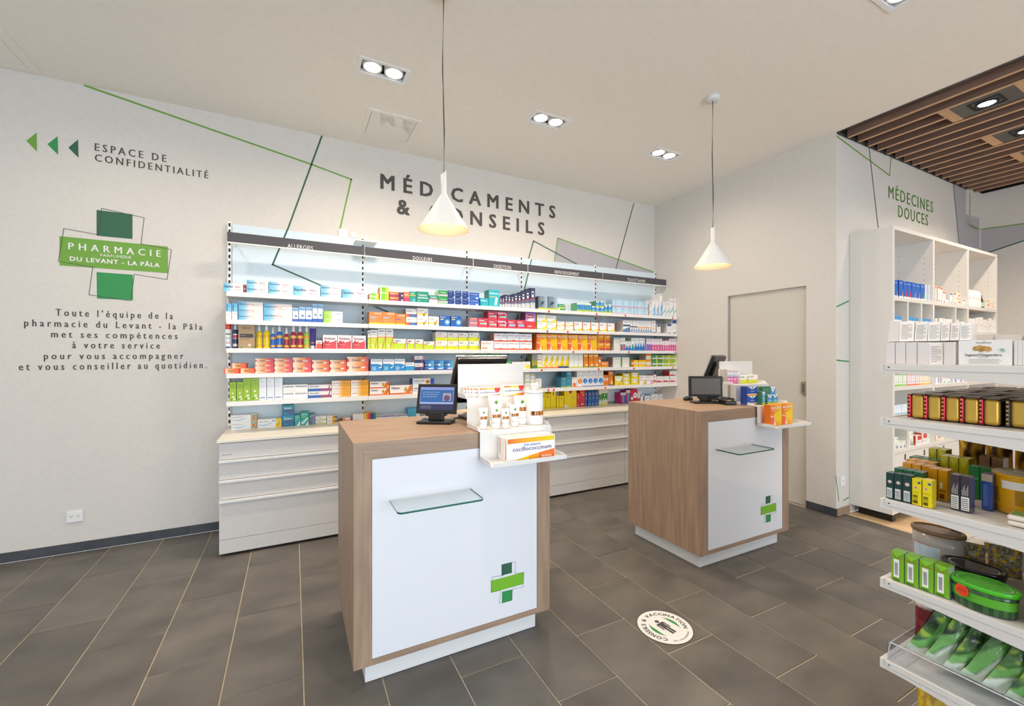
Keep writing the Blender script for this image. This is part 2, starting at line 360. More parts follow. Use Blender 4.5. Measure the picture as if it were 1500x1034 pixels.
# ceiling hatches
for (x0, x1, y0, y1), lab, mm, f in ((HATCH, 'square glossy ceiling hatch mirroring the wall lettering', 'hatch', 0.03), (HATCH2, 'large framed ceiling hatch in the corner above the back wall', 'ceil', 0.05)):
    xm, ym, hw, hd_ = (x0+x1)/2, (y0+y1)/2, (x1-x0)/2, (y1-y0)/2
    t = thing('ceiling_hatch', lab, 'hatch', (xm, ym, CH))
    b = B()
    for q in ((-hw, hw, -hd_, -hd_+f), (-hw, hw, hd_-f, hd_), (-hw, -hw+f, -hd_+f, hd_-f), (hw-f, hw, -hd_+f, hd_-f)): b.box(*q, -0.006, 0.0)
    b.obj('frame', 'ceil', t)
    one('box', -hw+f+0.004, hw-f-0.004, -hd_+f+0.004, hd_-f-0.004, -0.004, -0.001).obj('panel', mm, t)
    b = B(); g_ = 0.004
    for q in ((-hw+f, hw-f, -hd_+f, -hd_+f+g_), (-hw+f, hw-f, hd_-f-g_, hd_-f), (-hw+f, -hw+f+g_, -hd_+f, hd_-f), (hw-f-g_, hw-f, -hd_+f, hd_-f)): b.box(*q, -0.0022, -0.0006)
    b.obj('joint', mat('joint_shadow', '9a9488', 0.9), t)

# floor: a grout bed, and slate tiles laid in half bond
fl = struct('floor', one('box', -4.2, 4.262, -3.6, BY, -0.03, -0.003), 'grout')
TP, TL, X0 = 0.3008, 0.6140, 0.039
tl = {}
n_tiles = 0
XEND = 4.262
for k in range(-8, 15):
    xa, xb = X0 + k*TP, X0 + (k+1)*TP
    xb = min(xb, XEND); off = 0.207 if k % 2 else 0.503
    for j in range(-2, 8):
        ya, yb = off + (j-1)*TL, off + j*TL
        yb = min(yb, BY-0.006)
        if yb - ya < 0.04 or yb < -0.3: continue
        pieces = [(xa, xb, ya, yb)]
        if xb > CX:
            pieces = [(xa, CX-0.002, ya, yb)] + ([(CX+0.002, xb, ya, min(yb, MY-0.004))] if ya < MY-0.04 else []) if yb > MY else [(xa, xb, ya, yb)]
        for (xa_, xb_, ya_, yb_) in pieces:
            w_, d_ = xb_-xa_-0.005, yb_-ya_-0.005
            if w_ < 0.03 or d_ < 0.03: continue
            key = (round(w_, 3), round(d_, 3))
            if key not in tl:
                b = B(); b.bevbox(-w_/2, w_/2, -d_/2, d_/2, -0.012, 0.0, 0.0012, seg=1); tl[key] = b.mesh('tile', 'tile')
            link('tile', tl[key], fl, ((xa_+xb_)/2, (ya_+yb_)/2, random.uniform(-0.0004, 0.0004))); n_tiles += 1
b = B(); b.box(-4.2, X0-8*TP-0.003, -3.6, BY, -0.012, 0.0); b.box(X0-8*TP, XEND, -3.6, -0.72, -0.012, 0.0); tag(b.obj('tile_field', 'tile', fl), None, None, None, 'stuff')
# light wooden floor of the inner room
fw = struct('floor_inner_room', one('box', 4.262, FX, -3.6, MY, -0.03, -0.004), mat('plank_joint', '7d6547', 0.9))
pk_ = one('bevbox', -0.094, 0.094, -0.898, 0.898, -0.012, 0.0, 0.001, seg=1).mesh('plank', 'woodF')
for i in range(15):
    for j in range(3):
        link('plank', pk_, fw, (4.262+0.097+i*0.1925, MY-0.9-j*1.8-(0.0 if i % 2 else 0.0), 0)) if i*0.1925+4.36 < FX-0.09 else None
# skirting of slate pieces
def skirting(name, segs, mk, m):
    s_ = struct(name, one('box', *mk), 'grout')
    for q in segs: one('bevbox', *q, 0.0015).obj('tile', m, s_)
SZ = 0.068
xj = [-4.2, -3.1, on('Y', BY-0.012, 124.5, 800).x, on('Y', BY-0.012, 278.7, 780).x, on('Y', BY-0.012, 278.7, 780).x+0.61, 1.7, 2.9, 4.1]
skirting('baseboard_back', [(xj[i]+0.0015, xj[i+1]-0.0015, BY-0.012, BY-0.003, 0.002, SZ) for i in range(len(xj)-1)], (-4.2, CX-0.02, BY-0.004, BY-0.0005, 0.001, SZ-0.001), 'skirt')
skirting('baseboard_right', [(CX-0.012, CX-0.003, MY-0.01, D0-0.002, 0.002, SZ)], (CX-0.004, CX-0.0005, MY, D0-0.003, 0.001, SZ-0.001), 'skirt')
skirting('baseboard_inner', [(CX+0.001, 4.318, MY-0.012, MY-0.003, 0.002, SZ)], (CX+0.002, 4.318, MY-0.004, MY-0.0005, 0.001, SZ-0.001), mat('light_wood_skirting', '9d846c', 0.5))

# ================================================================== WALL GRAPHICS (flat vinyl on the real walls)
def off(pl): return {'Y': -1}[pl]
def wall_poly(b, pts, Y, m=None, axis='Y'): b.face([on(axis, Y, *p) for p in pts][::1], 'ffffff')
def wall_line(b, pts, Y, wd, axis='Y'):
    P = [on(axis, Y, *p) for p in pts]
    nrm = UY if axis == 'Y' else UX
    for a, c_ in zip(P, P[1:]):
        d = (c_-a).normalized(); s_ = d.cross(nrm)*wd/2; e = d*wd/2*0.9
        b.face([a-s_-e, c_-s_+e, c_+s_+e, a+s_-e])
YW = BY-0.0015; YP = 4.03-0.0015
def decal(name, label, cat, build, m, group=None, kind=None):
    b = B(); build(b); return tag(b.obj(name, m), label, cat, group, kind)
decal('wall_stripe', 'long light green stripe slanting from the ceiling over the lettering wall', 'wall decal', lambda b: wall_line(b, [(124, 125), (456.6, 240.8), (514.5, 262.6), (498.3, 334)], YW, 0.013), 'gl')
decal('wall_stripe', 'dark green stripe dropping from the ceiling to the ALLERGIES bay', 'wall decal', lambda b: wall_line(b, [(471.5, 199), (421.2, 336.5)], YW, 0.013), 'gd')
lil = decal('wall_patch', 'lilac grey slanted wall patch above the cold remedies bay', 'wall decal', lambda b: wall_poly(b, [(812, 386), (816.9, 348.7), (956, 398), (956, 410)][::-1], BY-0.0008), 'lil')
decal('wall_stripe', 'light green stripe outlining the lilac grey patch above the shelving', 'wall decal', lambda b: wall_line(b, [(812, 384), (816.9, 348.7), (957, 398.2)], YW, 0.012), 'gl')
decal('wall_stripe', 'dark green angled stripe peaking above the REFROIDISSEMENT strip', 'wall decal', lambda b: wall_line(b, [(774, 380), (781.6, 352.8), (847, 388)], YW-0.0006, 0.012), 'gd')
decal('wall_stripe', 'dark green stripe dropping from the ceiling at the room corner', 'wall decal', lambda b: wall_line(b, [(928.5, 298), (902, 394.5)], YW-0.0006, 0.012), 'gd')
def tri(b, pts): wall_poly(b, [(x*.3335, y*.3335) for x, y in pts], YW)
for nm, pts, m_, lab in (('arrow_sign', [(115, 618), (162, 666), (161, 582)], 'gl', 'light green wall arrow pointing left, farthest from the words'), ('arrow_sign', [(208, 633), (255, 680), (253, 598)], 'gm', 'mid green wall arrow pointing left, between the other two arrows'), ('arrow_sign', [(300, 648), (345, 693), (343, 612)], 'gd', 'dark green wall arrow pointing left, next to the word ESPACE')):
    decal(nm, lab, 'arrow', lambda b, pts=pts: tri(b, pts), m_, 'green arrows on the wall')
def wall_text(b, s, bl, br, capx, capy, Y=YW, bold=0.0, space=1.0, axis='Y', o2=0):
    """baseline from bl to br, capital height read at (capx, capy) above bl"""
    a, c_ = on(axis, Y, *bl), on(axis, Y, *br); t = on(axis, Y, bl[0], capy)
    b_ = Vector(a); wd = (c_-a).x; z = (a.z+c_.z)/2; b_.z = z
    put_text(b, s, b_, UX, UZ, wd, abs(t.z-a.z), 'ffffff', bold, space)
T_ = 'wall lettering'
decal('wall_lettering', 'charcoal wall lettering reading ESPACE DE CONFIDENTIALITÉ beside three arrows', 'lettering', lambda b: (wall_text(b, 'ESPACE DE', (139, 220.8), (243.5, 237), 0, 210, bold=0.012, space=1.75), wall_text(b, 'CONFIDENTIALITÉ', (139, 236.3), (305, 261), 0, 225.8, bold=0.012, space=1.65)), 'txt')
decal('wall_lettering', 'large charcoal wall lettering reading MÉDICAMENTS & CONSEILS above the shelving', 'lettering', lambda b: (wall_text(b, 'MÉDICAMENTS', (558, 276.5), (813, 319), 0, 255.5, bold=0.018, space=2.1), wall_text(b, '& CONSEILS', (582, 312.5), (797, 344.5), 0, 291.5, bold=0.018, space=2.1)), 'txt')
for s_, bl, br, cy_ in (("Toute l’équipe de la", (248, 555), (770, 570), 524), ("pharmacie du Levant - la Pâla", (108, 602), (901, 617), 571), ("met ses compétences", (228, 652), (790, 658), 622), ("à votre service", (322, 700), (712, 701), 670), ("pour vous accompagner", (196, 748), (817, 747), 718), ("et vous conseiller au quotidien.", (84, 797), (920, 789), 765)):
    decal('wall_lettering', 'charcoal line of wall text under the cross reading ' + s_.rstrip('.'), 'lettering', lambda b: wall_text(b, s_, (bl[0]*.3288, 280+bl[1]*.3288), (br[0]*.3288, 280+br[1]*.3288), 0, 280+cy_*.3288, bold=0.007, space=1.9), 'txt', 'six lines of wall text')
def z2(pts): return [(x*.3288, 280+y*.3288) for x, y in pts]
lg = thing('wall_emblem', 'big green cross emblem with the words PHARMACIE DU LEVANT on the wall', 'emblem', on('Y', BY, 168, 440))
lo_ = lg.location.copy()
def lpart(name, m_, fn):
    b = B(); fn(b); b.v = [tuple(Vector(q)-lo_) for q in b.v]; return b.obj(name, m_, lg)
lpart('cross_arm', 'gd', lambda b: wall_poly(b, z2([(430, 83), (430, 198), (590, 213), (590, 103)]), YW))
lpart('cross_arm', 'gm', lambda b: wall_poly(b, z2([(430, 360), (432, 478), (592, 485), (592, 372)]), YW))
lpart('cross_bar', 'gl', lambda b: wall_poly(b, z2([(265, 200), (265, 330), (748, 365), (748, 247)]), YW))
def emtext(b):
    f = lambda s_, bl, br, c_, bo, sp: wall_text(b, s_, *z2([bl, br]), 0, 280+c_*.3288, Y=YW-0.001, bold=bo, space=sp)
    f('PHARMACIE', (305, 258), (716, 293), 228, 0.008, 2.1); f('PARFUMERIE', (447, 291), (585, 301), 279, 0.0, 1.1); f('DU LEVANT - LA PÂLA', (312, 309), (710, 339), 290, 0.02, 1.25)
lpart('lettering', 'wt', emtext)
OUT = [(452, 76), (642, 118), (628, 234), (764, 260), (744, 393), (598, 370), (583, 488), (396, 461), (413, 338), (260, 312), (284, 166), (438, 194), (452, 76)]
lpart('outline', 'txt', lambda b: wall_line(b, z2(OUT), YW-0.0008, 0.0035))

# inner wall graphics
YM = MY-0.0015
decal('wall_lettering', 'green wall lettering reading MÉDECINES DOUCES above the white cube shelving', 'lettering', lambda b: (wall_text(b, 'MÉDECINES', (1301.7, 289.3), (1366.7, 311.7), 0, 271.7, Y=YM, bold=0.008, space=1.4), wall_text(b, 'DOUCES', (1316, 317.7), (1359.3, 330.7), 0, 300.7, Y=YM, bold=0.008, space=1.4)), mat('olive_green_vinyl', '5c8a3a', 0.6))
decal('wall_stripe', 'thin green stripe in a V at the top left of the inner wall', 'wall decal', lambda b: wall_line(b, [(1226, 199.5), (1303.3, 257), (1305.5, 231)], YM, 0.012), 'gl')
decal('wall_stripe', 'thin dark green stripe crossing the V left of MÉDECINES', 'wall decal', lambda b: wall_line(b, [(1273, 216), (1286.5, 333)], YM-0.0005, 0.012), 'gd')
decal('wall_stripe', 'thin green stripe right of MÉDECINES edging the lilac corner', 'wall decal', lambda b: wall_line(b, [(1396.7, 272), (1405, 357)], YM-0.0005, 0.012), 'gd')
decal('wall_patch', 'lilac grey patch filling the far inner corner', 'wall decal', lambda b: wall_poly(b, [(1396.7, 268), (1405, 358), (1434.5, 372), (1434.5, 286)], MY-0.0008), 'lil')
decal('wall_patch', 'lilac grey band on the far wall between two green stripes', 'wall decal', lambda b: wall_poly(b, [(1435, 336), (1435, 374), (1515, 347.5), (1515, 325.5)], FX-0.0008, axis='X'), 'lil')
decal('wall_stripe', 'upper thin green stripe on the far wall', 'wall decal', lambda b: wall_line(b, [(1435, 336), (1515, 325.5)], FX-0.0015, 0.012, 'X'), 'gl')
decal('wall_stripe', 'lower dark green stripe on the far wall', 'wall decal', lambda b: wall_line(b, [(1435, 374), (1515, 347.5)], FX-0.0015, 0.014, 'X'), 'gd')
decal('wall_stripe', 'thin green stripe under the white corner soffit', 'wall decal', lambda b: wall_line(b, [(1421, 284), (1421, 328.5), (1435, 336)], MY-0.0225, 0.012), 'gl')
for px_, lab in (((1226, 449), (1243, 441)), 'short green stripe between wall corner and cube shelving, upper one'), (((1226, 527.5), (1243, 529.5)), 'short green stripe between wall corner and cube shelving, lower one'):
    decal('wall_stripe', lab, 'wall decal', lambda b: wall_line(b, px_, YM, 0.012), 'gm')
decal('wall_stripe', 'green stripe beside the socket low on the inner wall', 'wall decal', lambda b: (wall_line(b, [(1224.5, 697), (1229, 733)], YM, 0.009), wall_line(b, [(1236, 733), (1243, 728.5)], YM, 0.009)), 'gm')

# sockets
def socket(label, px, py, Y, w_=0.082, h_=0.082, dbl=False):
    p = on('Y', Y, px, py); t = thing('wall_socket', label, 'socket', p)
    one('bevbox', -w_/2, w_/2, -0.012, 0, -h_/2, h_/2, 0.003).obj('cover_plate', 'white', t)
    b = B(); T = Matrix.Translation((0, -0.0125, 0)) @ Matrix.Rotation(PI/2, 4, 'X')
    for cx_ in ((-0.018, 0.018) if dbl else (0,)):
        for (dx, dz) in ((-0.006, 0.005), (0.006, 0.005), (0, -0.003)):
            b.loft([(-0.0005, 0.0022, 0.0022), (0.0008, 0.0022, 0.0022)], lambda a, k: '222222', 8, (cx_+dx, dz), T=T)
    b.obj('contact_hole', 'slot', t); return t
socket('white wall socket low on the wall left of the drawer cabinets', 110.5, 756, BY, 0.085, 0.075, True)
socket('white wall socket low on the inner wall beside the cube shelving', 1233, 704, MY, 0.07, 0.085)
socket('white wall socket above the shelving under the light green stripe', 502.5, 341.5, BY, 0.075, 0.07)
socket('white double wall socket above the ALLERGIES shelving, beside the first', 517.5, 344.5, BY, 0.05, 0.05, True)

# pendants
def pendant(label, x, y, zb, canopy_z=CH):
    t = thing('pendant_lamp', label, 'lamp', (x, y, CH), 0, 'pendant lamps over the counters')
    b = B(); b.loft([(0, 0.045, 0.045), (-0.004, 0.048, 0.048), (-0.026, 0.048, 0.048), (-0.03, 0.044, 0.044), (-0.03, 0.004, 0.004)], lambda a, k: 'ffffff', 32, cap=False); b.obj('canopy', 'pend', t)
    z0 = zb-CH
    b = B(); b.tube([(0.0, 0, -0.02), (-0.006, 0.001, z0*0.35), (0.003, -0.001, z0*0.6), (0.0, 0, z0+0.24)], 0.0034, 8); b.obj('cord', 'cord', t)
    b = B(); r = 0.131
    b.loft([(z0+0.297, 0.0105, 0.0105), (z0+0.297, 0.0145, 0.0145), (z0+0.185, 0.0155, 0.0155), (z0+0.172, 0.021, 0.021), (z0+0.004, r-0.003, r-0.003), (z0, r, r)], lambda a, k: 'ffffff', 48, cap=False)
    for i, q in enumerate(b.v):
        if q[2] > z0+0.29: b.v[i] = (q[0], q[1], q[2]+q[0]*0.9)      # the neck is cut off at a slant
    sh = b.obj('lamp_shade', 'pend', t)
    b = B(); b.loft([(z0, r, r), (z0+0.004, r-0.006, r-0.006), (z0+0.168, 0.02, 0.02), (z0+0.172, 0.0, 0.0)], lambda a, k: 'ffffff', 48, cap=False); b.obj('inner_shade', 'pendin', t)
    b = B(); b.loft([(z0+0.06, 0.002, 0.002), (z0+0.066, 0.018, 0.018), (z0+0.085, 0.026, 0.026), (z0+0.11, 0.02, 0.02), (z0+0.135, 0.012, 0.012)], lambda a, k: 'ffffff', 20); b.obj('bulb', 'bulb', t)
    light('POINT', 'pendant_bulb_light', (x, y, zb+0.055), 0.9, (1, 0.78, 0.52), shadow_soft_size=0.03)
    light('SPOT', 'pendant_beam_light', (x, y, zb+0.03), 13, (1, 0.78, 0.52), spot_size=math.radians(110), spot_blend=0.7, shadow_soft_size=0.04)
pendant('white cone pendant lamp over the front counter, hiding part of the lettering', 0.695, 2.139, 2.027)
pendant('white cone pendant lamp over the rear counter, near the sliding door', 2.755, 2.139, 2.027)

# round floor sticker
t = thing('floor_sticker', 'round white floor sticker reading CONSEILS & VACCINATION around a dark figure', 'sticker', (1.678, 1.583, 0.0))
R_ = 0.133
b = B(); b.face([(R_*1.03*math.cos(2*PI*i/64), R_*1.03*math.sin(2*PI*i/64), 0.0012) for i in range(64)]); b.obj('rim', 'txt', t)
b = B(); b.face([(R_*math.cos(2*PI*i/64), R_*math.sin(2*PI*i/64), 0.0017) for i in range(64)]); b.obj('disc', 'wt', t)
# the sticker's own upright points from the photographer's left to the right wall
A0 = math.radians(-35)
def arc_text(b, s_, r, a0, a1, h_, inward=False, bold=0.01):
    n_ = len(s_)
    wds = [(glyphs(c, bold)[2] if c.strip() else 0.35)+0.12 for c in s_]; tot = sum(wds); acc = 0
    for c, wd in zip(s_, wds):
        a = a0 + (a1-a0)*(acc+wd/2)/tot; acc += wd
        if not c.strip(): continue
        rad = Vector((math.cos(a), math.sin(a), 0)); tan = Vector((math.sin(a), -math.cos(a), 0))
        if inward: rad, tan = -rad, -tan
        ww = abs(a1-a0)*r*(wd-0.12)/tot
        put_text(b, c, rad*(r if not inward else -r) - tan*ww/2 + UZ*0.0022, tan, rad, ww, h_, 'ffffff', bold)
b = B(); D = math.radians; _h, _f = on('Z', 0, 964.5, 911.3), on('Z', 0, 990, 927); base_ = math.atan2(_h.y-_f.y, _h.x-_f.x)-PI/2
arc_text(b, 'CONSEILS & VACCINATION', 0.093, base_+D(226), base_-D(44), 0.021, bold=0.02); b.obj('lettering', 'txt', t)
b = B(); arc_text(b, 'dans cette pharmacie', 0.115, base_+D(238), base_+D(306), 0.012, True, 0.0); b.obj('lettering', 'txt', t)
b = B()
for (s0, s1) in ((-45, 50), (130, 225)):
    N = 14; o_ = [Vector((0.075*math.cos(base_+D(s0+(s1-s0)*i/N)), 0.075*math.sin(base_+D(s0+(s1-s0)*i/N)), 0.0021)) for i in range(N+1)]
    i_ = [Vector(((0.077-0.021*math.sin(PI*i/N))*math.cos(base_+D(s0+(s1-s0)*i/N)), (0.077-0.021*math.sin(PI*i/N))*math.sin(base_+D(s0+(s1-s0)*i/N)), 0.0021)) for i in range(N+1)]
    for i in range(N): b.face([o_[i], i_[i], i_[i+1], o_[i+1]])
b.obj('green_arc', 'gm', t)
b = B(); ux = Vector((math.cos(base_), math.sin(base_), 0)); uy = Vector((-math.sin(base_), math.cos(base_), 0))
def fp(x, y): return ux*x*0.9+uy*y*0.9+UZ*0.0023
b.face([fp(0.013*math.cos(2*PI*i/20), 0.052+0.013*math.sin(2*PI*i/20)) for i in range(20)])
b.face([fp(x, y) for x, y in ((-0.03, 0.03), (-0.03, -0.018), (-0.021, -0.018), (-0.021, 0.02), (-0.017, 0.02), (-0.017, -0.066), (-0.002, -0.066), (-0.002, -0.012), (0.002, -0.012), (0.002, -0.066), (0.017, -0.066), (0.017, 0.02), (0.021, 0.02), (0.021, -0.018), (0.03, -0.018), (0.03, 0.03), (0.022, 0.036), (-0.022, 0.036))])
b.obj('figure_mark', 'txt', t)

# ================================================================== WALL SHELVING
BX = [-0.430, 0.552, 1.552, 2.155, 3.125, 4.112]
UP = [-0.447, 0.554, 1.546, 2.165, 3.150, 4.098]
SH = [1.836, 1.634, 1.427, 1.243, 1.040]; TOPZ = 0.800; SY = 3.680
SIGN = ['ALLERGIES', 'DOULEURS', 'DIGESTION', 'REFROIDISSEMENT', 'TOUX ET RHUME']
SPX = [((421, 363), (458.5, 366.7)), ((605, 380.5), (633, 383)), ((723.5, 392), (748.5, 394.5)), ((812.8, 400.5), (848.3, 404)), ((919, 411.5), (945, 414))]
def upright():
    b = B(); b.box(-0.013, 0.013, -0.012, 0.0, 0.82, 2.43); me = b.mesh('upright', 'shelf')
    s_ = B()
    for i in range(32):
        z = 0.84+i*0.05
        s_.face([(-0.007, -0.0128, z), (0.007, -0.0128, z), (0.007, -0.0128, z+0.027), (-0.007, -0.0128, z+0.027)])
    return me, s_.mesh('slot_row', 'slot')
upm, slm = upright()
b = B()
for z in SH: b.prism([(3.725, z-0.008), (4.018, z-0.008), (4.018, z-0.135), (3.99, z-0.125), (3.93, z-0.075), (3.85, z-0.035), (3.725, z-0.022)], -0.0012, 0.0012, 'X')
brm = b.mesh('bracket', 'shelf')
for i in range(5):
    x0, x1 = BX[i], BX[i+1]; xm = (x0+x1)/2
    t = thing('shelving_bay', f'white metal wall shelving bay under the {SIGN[i]} sign', 'shelving', (xm, BY, 0), 0, 'wall shelving bays'); o_ = (-xm, -BY, 0)
    def at(b, name, m, par=None, base=(0, 0, 0)):
        b.v = [(p[0]-xm, p[1]-BY, p[2]) for p in b.v]; return b.obj(name, m, par or t)
    at(one('box', x0+0.0005, x1-0.0005, 4.03, 4.05, 0.82, 2.415), 'back_panel', 'panel')
    for k in ((i,) if i < 4 else (4, 5)):
        u = link('upright', upm, t, (UP[k]-xm, 4.031-BY, 0)); s2 = link('slot_row', slm, u, (0, 0, 0)); s2['kind'] = 'stuff'
        tag(link('bracket_row', brm, t, (UP[k]+0.012-xm, -BY, 0)), None, None, None, 'stuff')
    for z in SH:
        b = B(); b.box(x0+0.0015, x1-0.0015, SY+0.012, 4.02, z-0.022, z-0.001); b.bevbox(x0+0.001, x1-0.001, SY, SY+0.012, z-0.034, z, 0.002)
        sf = at(b, 'shelf', 'shelf')
        for dx in (-0.3, 0.3): one('box', dx-0.004+0.0, dx+0.004, SY+0.02-BY, SY+0.028-BY, z-0.026, z-0.022).obj('screw', 'steel', sf) if x1-x0 > 0.8 else None
    b = B(); b.bevbox(x0-(0.012 if i == 0 else 0.0), x1-0.010, 3.845, 3.853, 2.232, 2.306, 0.001); sg = at(b, 'header_sign', 'hdr')
    at(one('box', x0-(0.012 if i == 0 else 0.002), x1-0.003, 3.843, 3.857, 2.224, 2.2315), 'header_rail', 'shelf')
    for k in (x0+0.03, x1-0.03): at(one('box', k-0.004, k+0.004, 3.857, 4.03, 2.24, 2.26), 'header_arm', 'shelf')
    b = B(); bl, br = SPX[i]; a, c_ = on('Y', 3.8445, *bl), on('Y', 3.8445, *br); a.z = c_.z = (a.z+c_.z)/2
    put_text(b, SIGN[i], a, UX, UZ, (c_-a).x, 0.033, 'ffffff', 0.0, 1.1); b.v = [(p[0]-xm, p[1]-BY, p[2]) for p in b.v]; b.obj('lettering', 'wt', sg)
LINE = [(420.9, 336.6), (399.3, 387.5), (469.6, 417.7), (566, 456), (638.5, 486.5), (703, 513.2), (742, 527.5), (745.6, 513.6), (768.4, 423.6), (778.5, 380.4)]
decal('panel_stripe', 'dark green zigzag stripe printed across the shelving back panels', 'wall decal', lambda b: wall_line(b, LINE, YP, 0.013), 'gd')
decal('panel_stripe', 'short light green stripe above the ALLERGIES strip beneath the sockets', 'wall decal', lambda b: wall_line(b, [(498, 336), (497.2, 344)], YW-0.001, 0.012), 'gl')
# red round price dots on the shelf lips
for (px, py, z) in [(804, 453, 0), (874, 457, 0), (916, 459.5, 0), (985.5, 463, 0), (802, 482, 1), (831.7, 483, 1), (875.8, 484, 1), (840, 511, 2), (921, 511.3, 2), (989.5, 511.5, 2), (793.6, 539.3, 3), (877, 538, 3), (928.7, 537, 3), (986, 536, 3), (803.3, 567.7, 4), (811.3, 567.6, 4), (886.5, 564.3, 4)]:
    p = on('Y', SY-0.001, px, py); p.z = SH[z]-0.018
    b = B(); b.loft([(0, 0.0115, 0.0115), (0.0008, 0.0115, 0.0115)], lambda a, k: 'f0401c', 16, T=Matrix.Rotation(PI/2, 4, 'X'))
    o = b.obj('price_dot', 'print', None, p); bay = [j for j in range(5) if BX[j] <= p.x][-1]
    row = ['top', 'second', 'third', 'fourth', 'fifth'][z]
    tag(o, f'red round sticker on the {row} shelf edge, {SIGN[bay]} bay', 'sticker', 'red dots on the shelf edges')
_n = {}
for o in [o for o in COL.objects if o.name.startswith('price_dot')]: _n.setdefault(o['label'], []).append(o)
ORD = ['first', 'second', 'third', 'fourth', 'fifth', 'sixth', 'seventh', 'eighth', 'ninth', 'tenth', 'eleventh', 'twelfth', 'thirteenth', 'fourteenth', 'fifteenth', 'sixteenth', 'seventeenth', 'eighteenth', 'nineteenth', 'twentieth']
for k, v in _n.items():
    if len(v) > 1:
        for j, o in enumerate(sorted(v, key=lambda o: o.location.x)): o['label'] = k + ', ' + ORD[j] + ' from left'
# small white wall bracket above the header
b = B(); b.bevbox(-0.09, 0.09, -0.16, 0, -0.004, 0.004, 0.001); b.prism([(-0.02, 0), (0, 0), (0, 0.09)], -0.02, -0.016, 'X'); b.prism([(-0.02, 0), (0, 0), (0, 0.09)], 0.016, 0.02, 'X')
tag(b.obj('wall_bracket', 'white', None, on('Y', 4.03, 533, 359)), 'small flat white bracket on the wall above the gap between ALLERGIES and DOULEURS', 'bracket')

# base cabinets and continuous worktop
CY = 3.490
for i in range(5):
    x0, x1 = BX[i]-(0.02 if i == 0 else 0), BX[i+1]; xm = (x0+x1)/2; hw = (x1-x0)/2
    t = thing('drawer_cabinet', f'pale grey drawer cabinet below the {SIGN[i]} bay', 'cabinet', (xm, CY, 0), 0, 'drawer cabinets under the worktop')
    b = B(); b.box(-hw+0.001, hw-0.001, 0.022, BY-CY-0.035, 0.03, 0.779); b.obj('carcass', 'cab', t)
    for (z0, z1, hz) in ((0.664, 0.775, 0), (0.527, 0.661, 1), (0.390, 0.524, 1), (0.118, 0.387, 1)):
        d = one('bevbox', -hw+0.0025, hw-0.0025, 0.003, 0.021, z0, z1-(0.017 if hz else 0), 0.001).obj('drawer', 'cab', t)
        if hz: one('bevbox', -hw+0.002, hw-0.002, -0.016, 0.021, z1-0.0175, z1-0.001, 0.002).obj('handle', 'white', d)
        else:
            lb = B(); lb.box(-hw+0.02, -hw+0.075, 0.0022, 0.003, 0.695, 0.698); lb.obj('label_slit', 'steel', d)
    one('bevbox', -hw+0.0025, hw-0.0025, 0.003, 0.021, 0.022, 0.1155, 0.001).obj('plinth', 'cab', t)
    b = B()
    for sx in (-1, 1): b.loft([(0, 0.018, 0.018), (0.006, 0.018, 0.018), (0.008, 0.01, 0.01), (0.03, 0.01, 0.01)], lambda a, k: 'ffffff', 12, (sx*(hw-0.12), 0.08))
    b.obj('foot', 'black', t)
t = one('bevbox', BX[0]-0.03, CX-0.002, CY-0.012, 4.028, 0.780, TOPZ, 0.002).obj('worktop', 'top')
tag(t, 'long cream worktop lying over the five grey drawer cabinets', 'worktop')

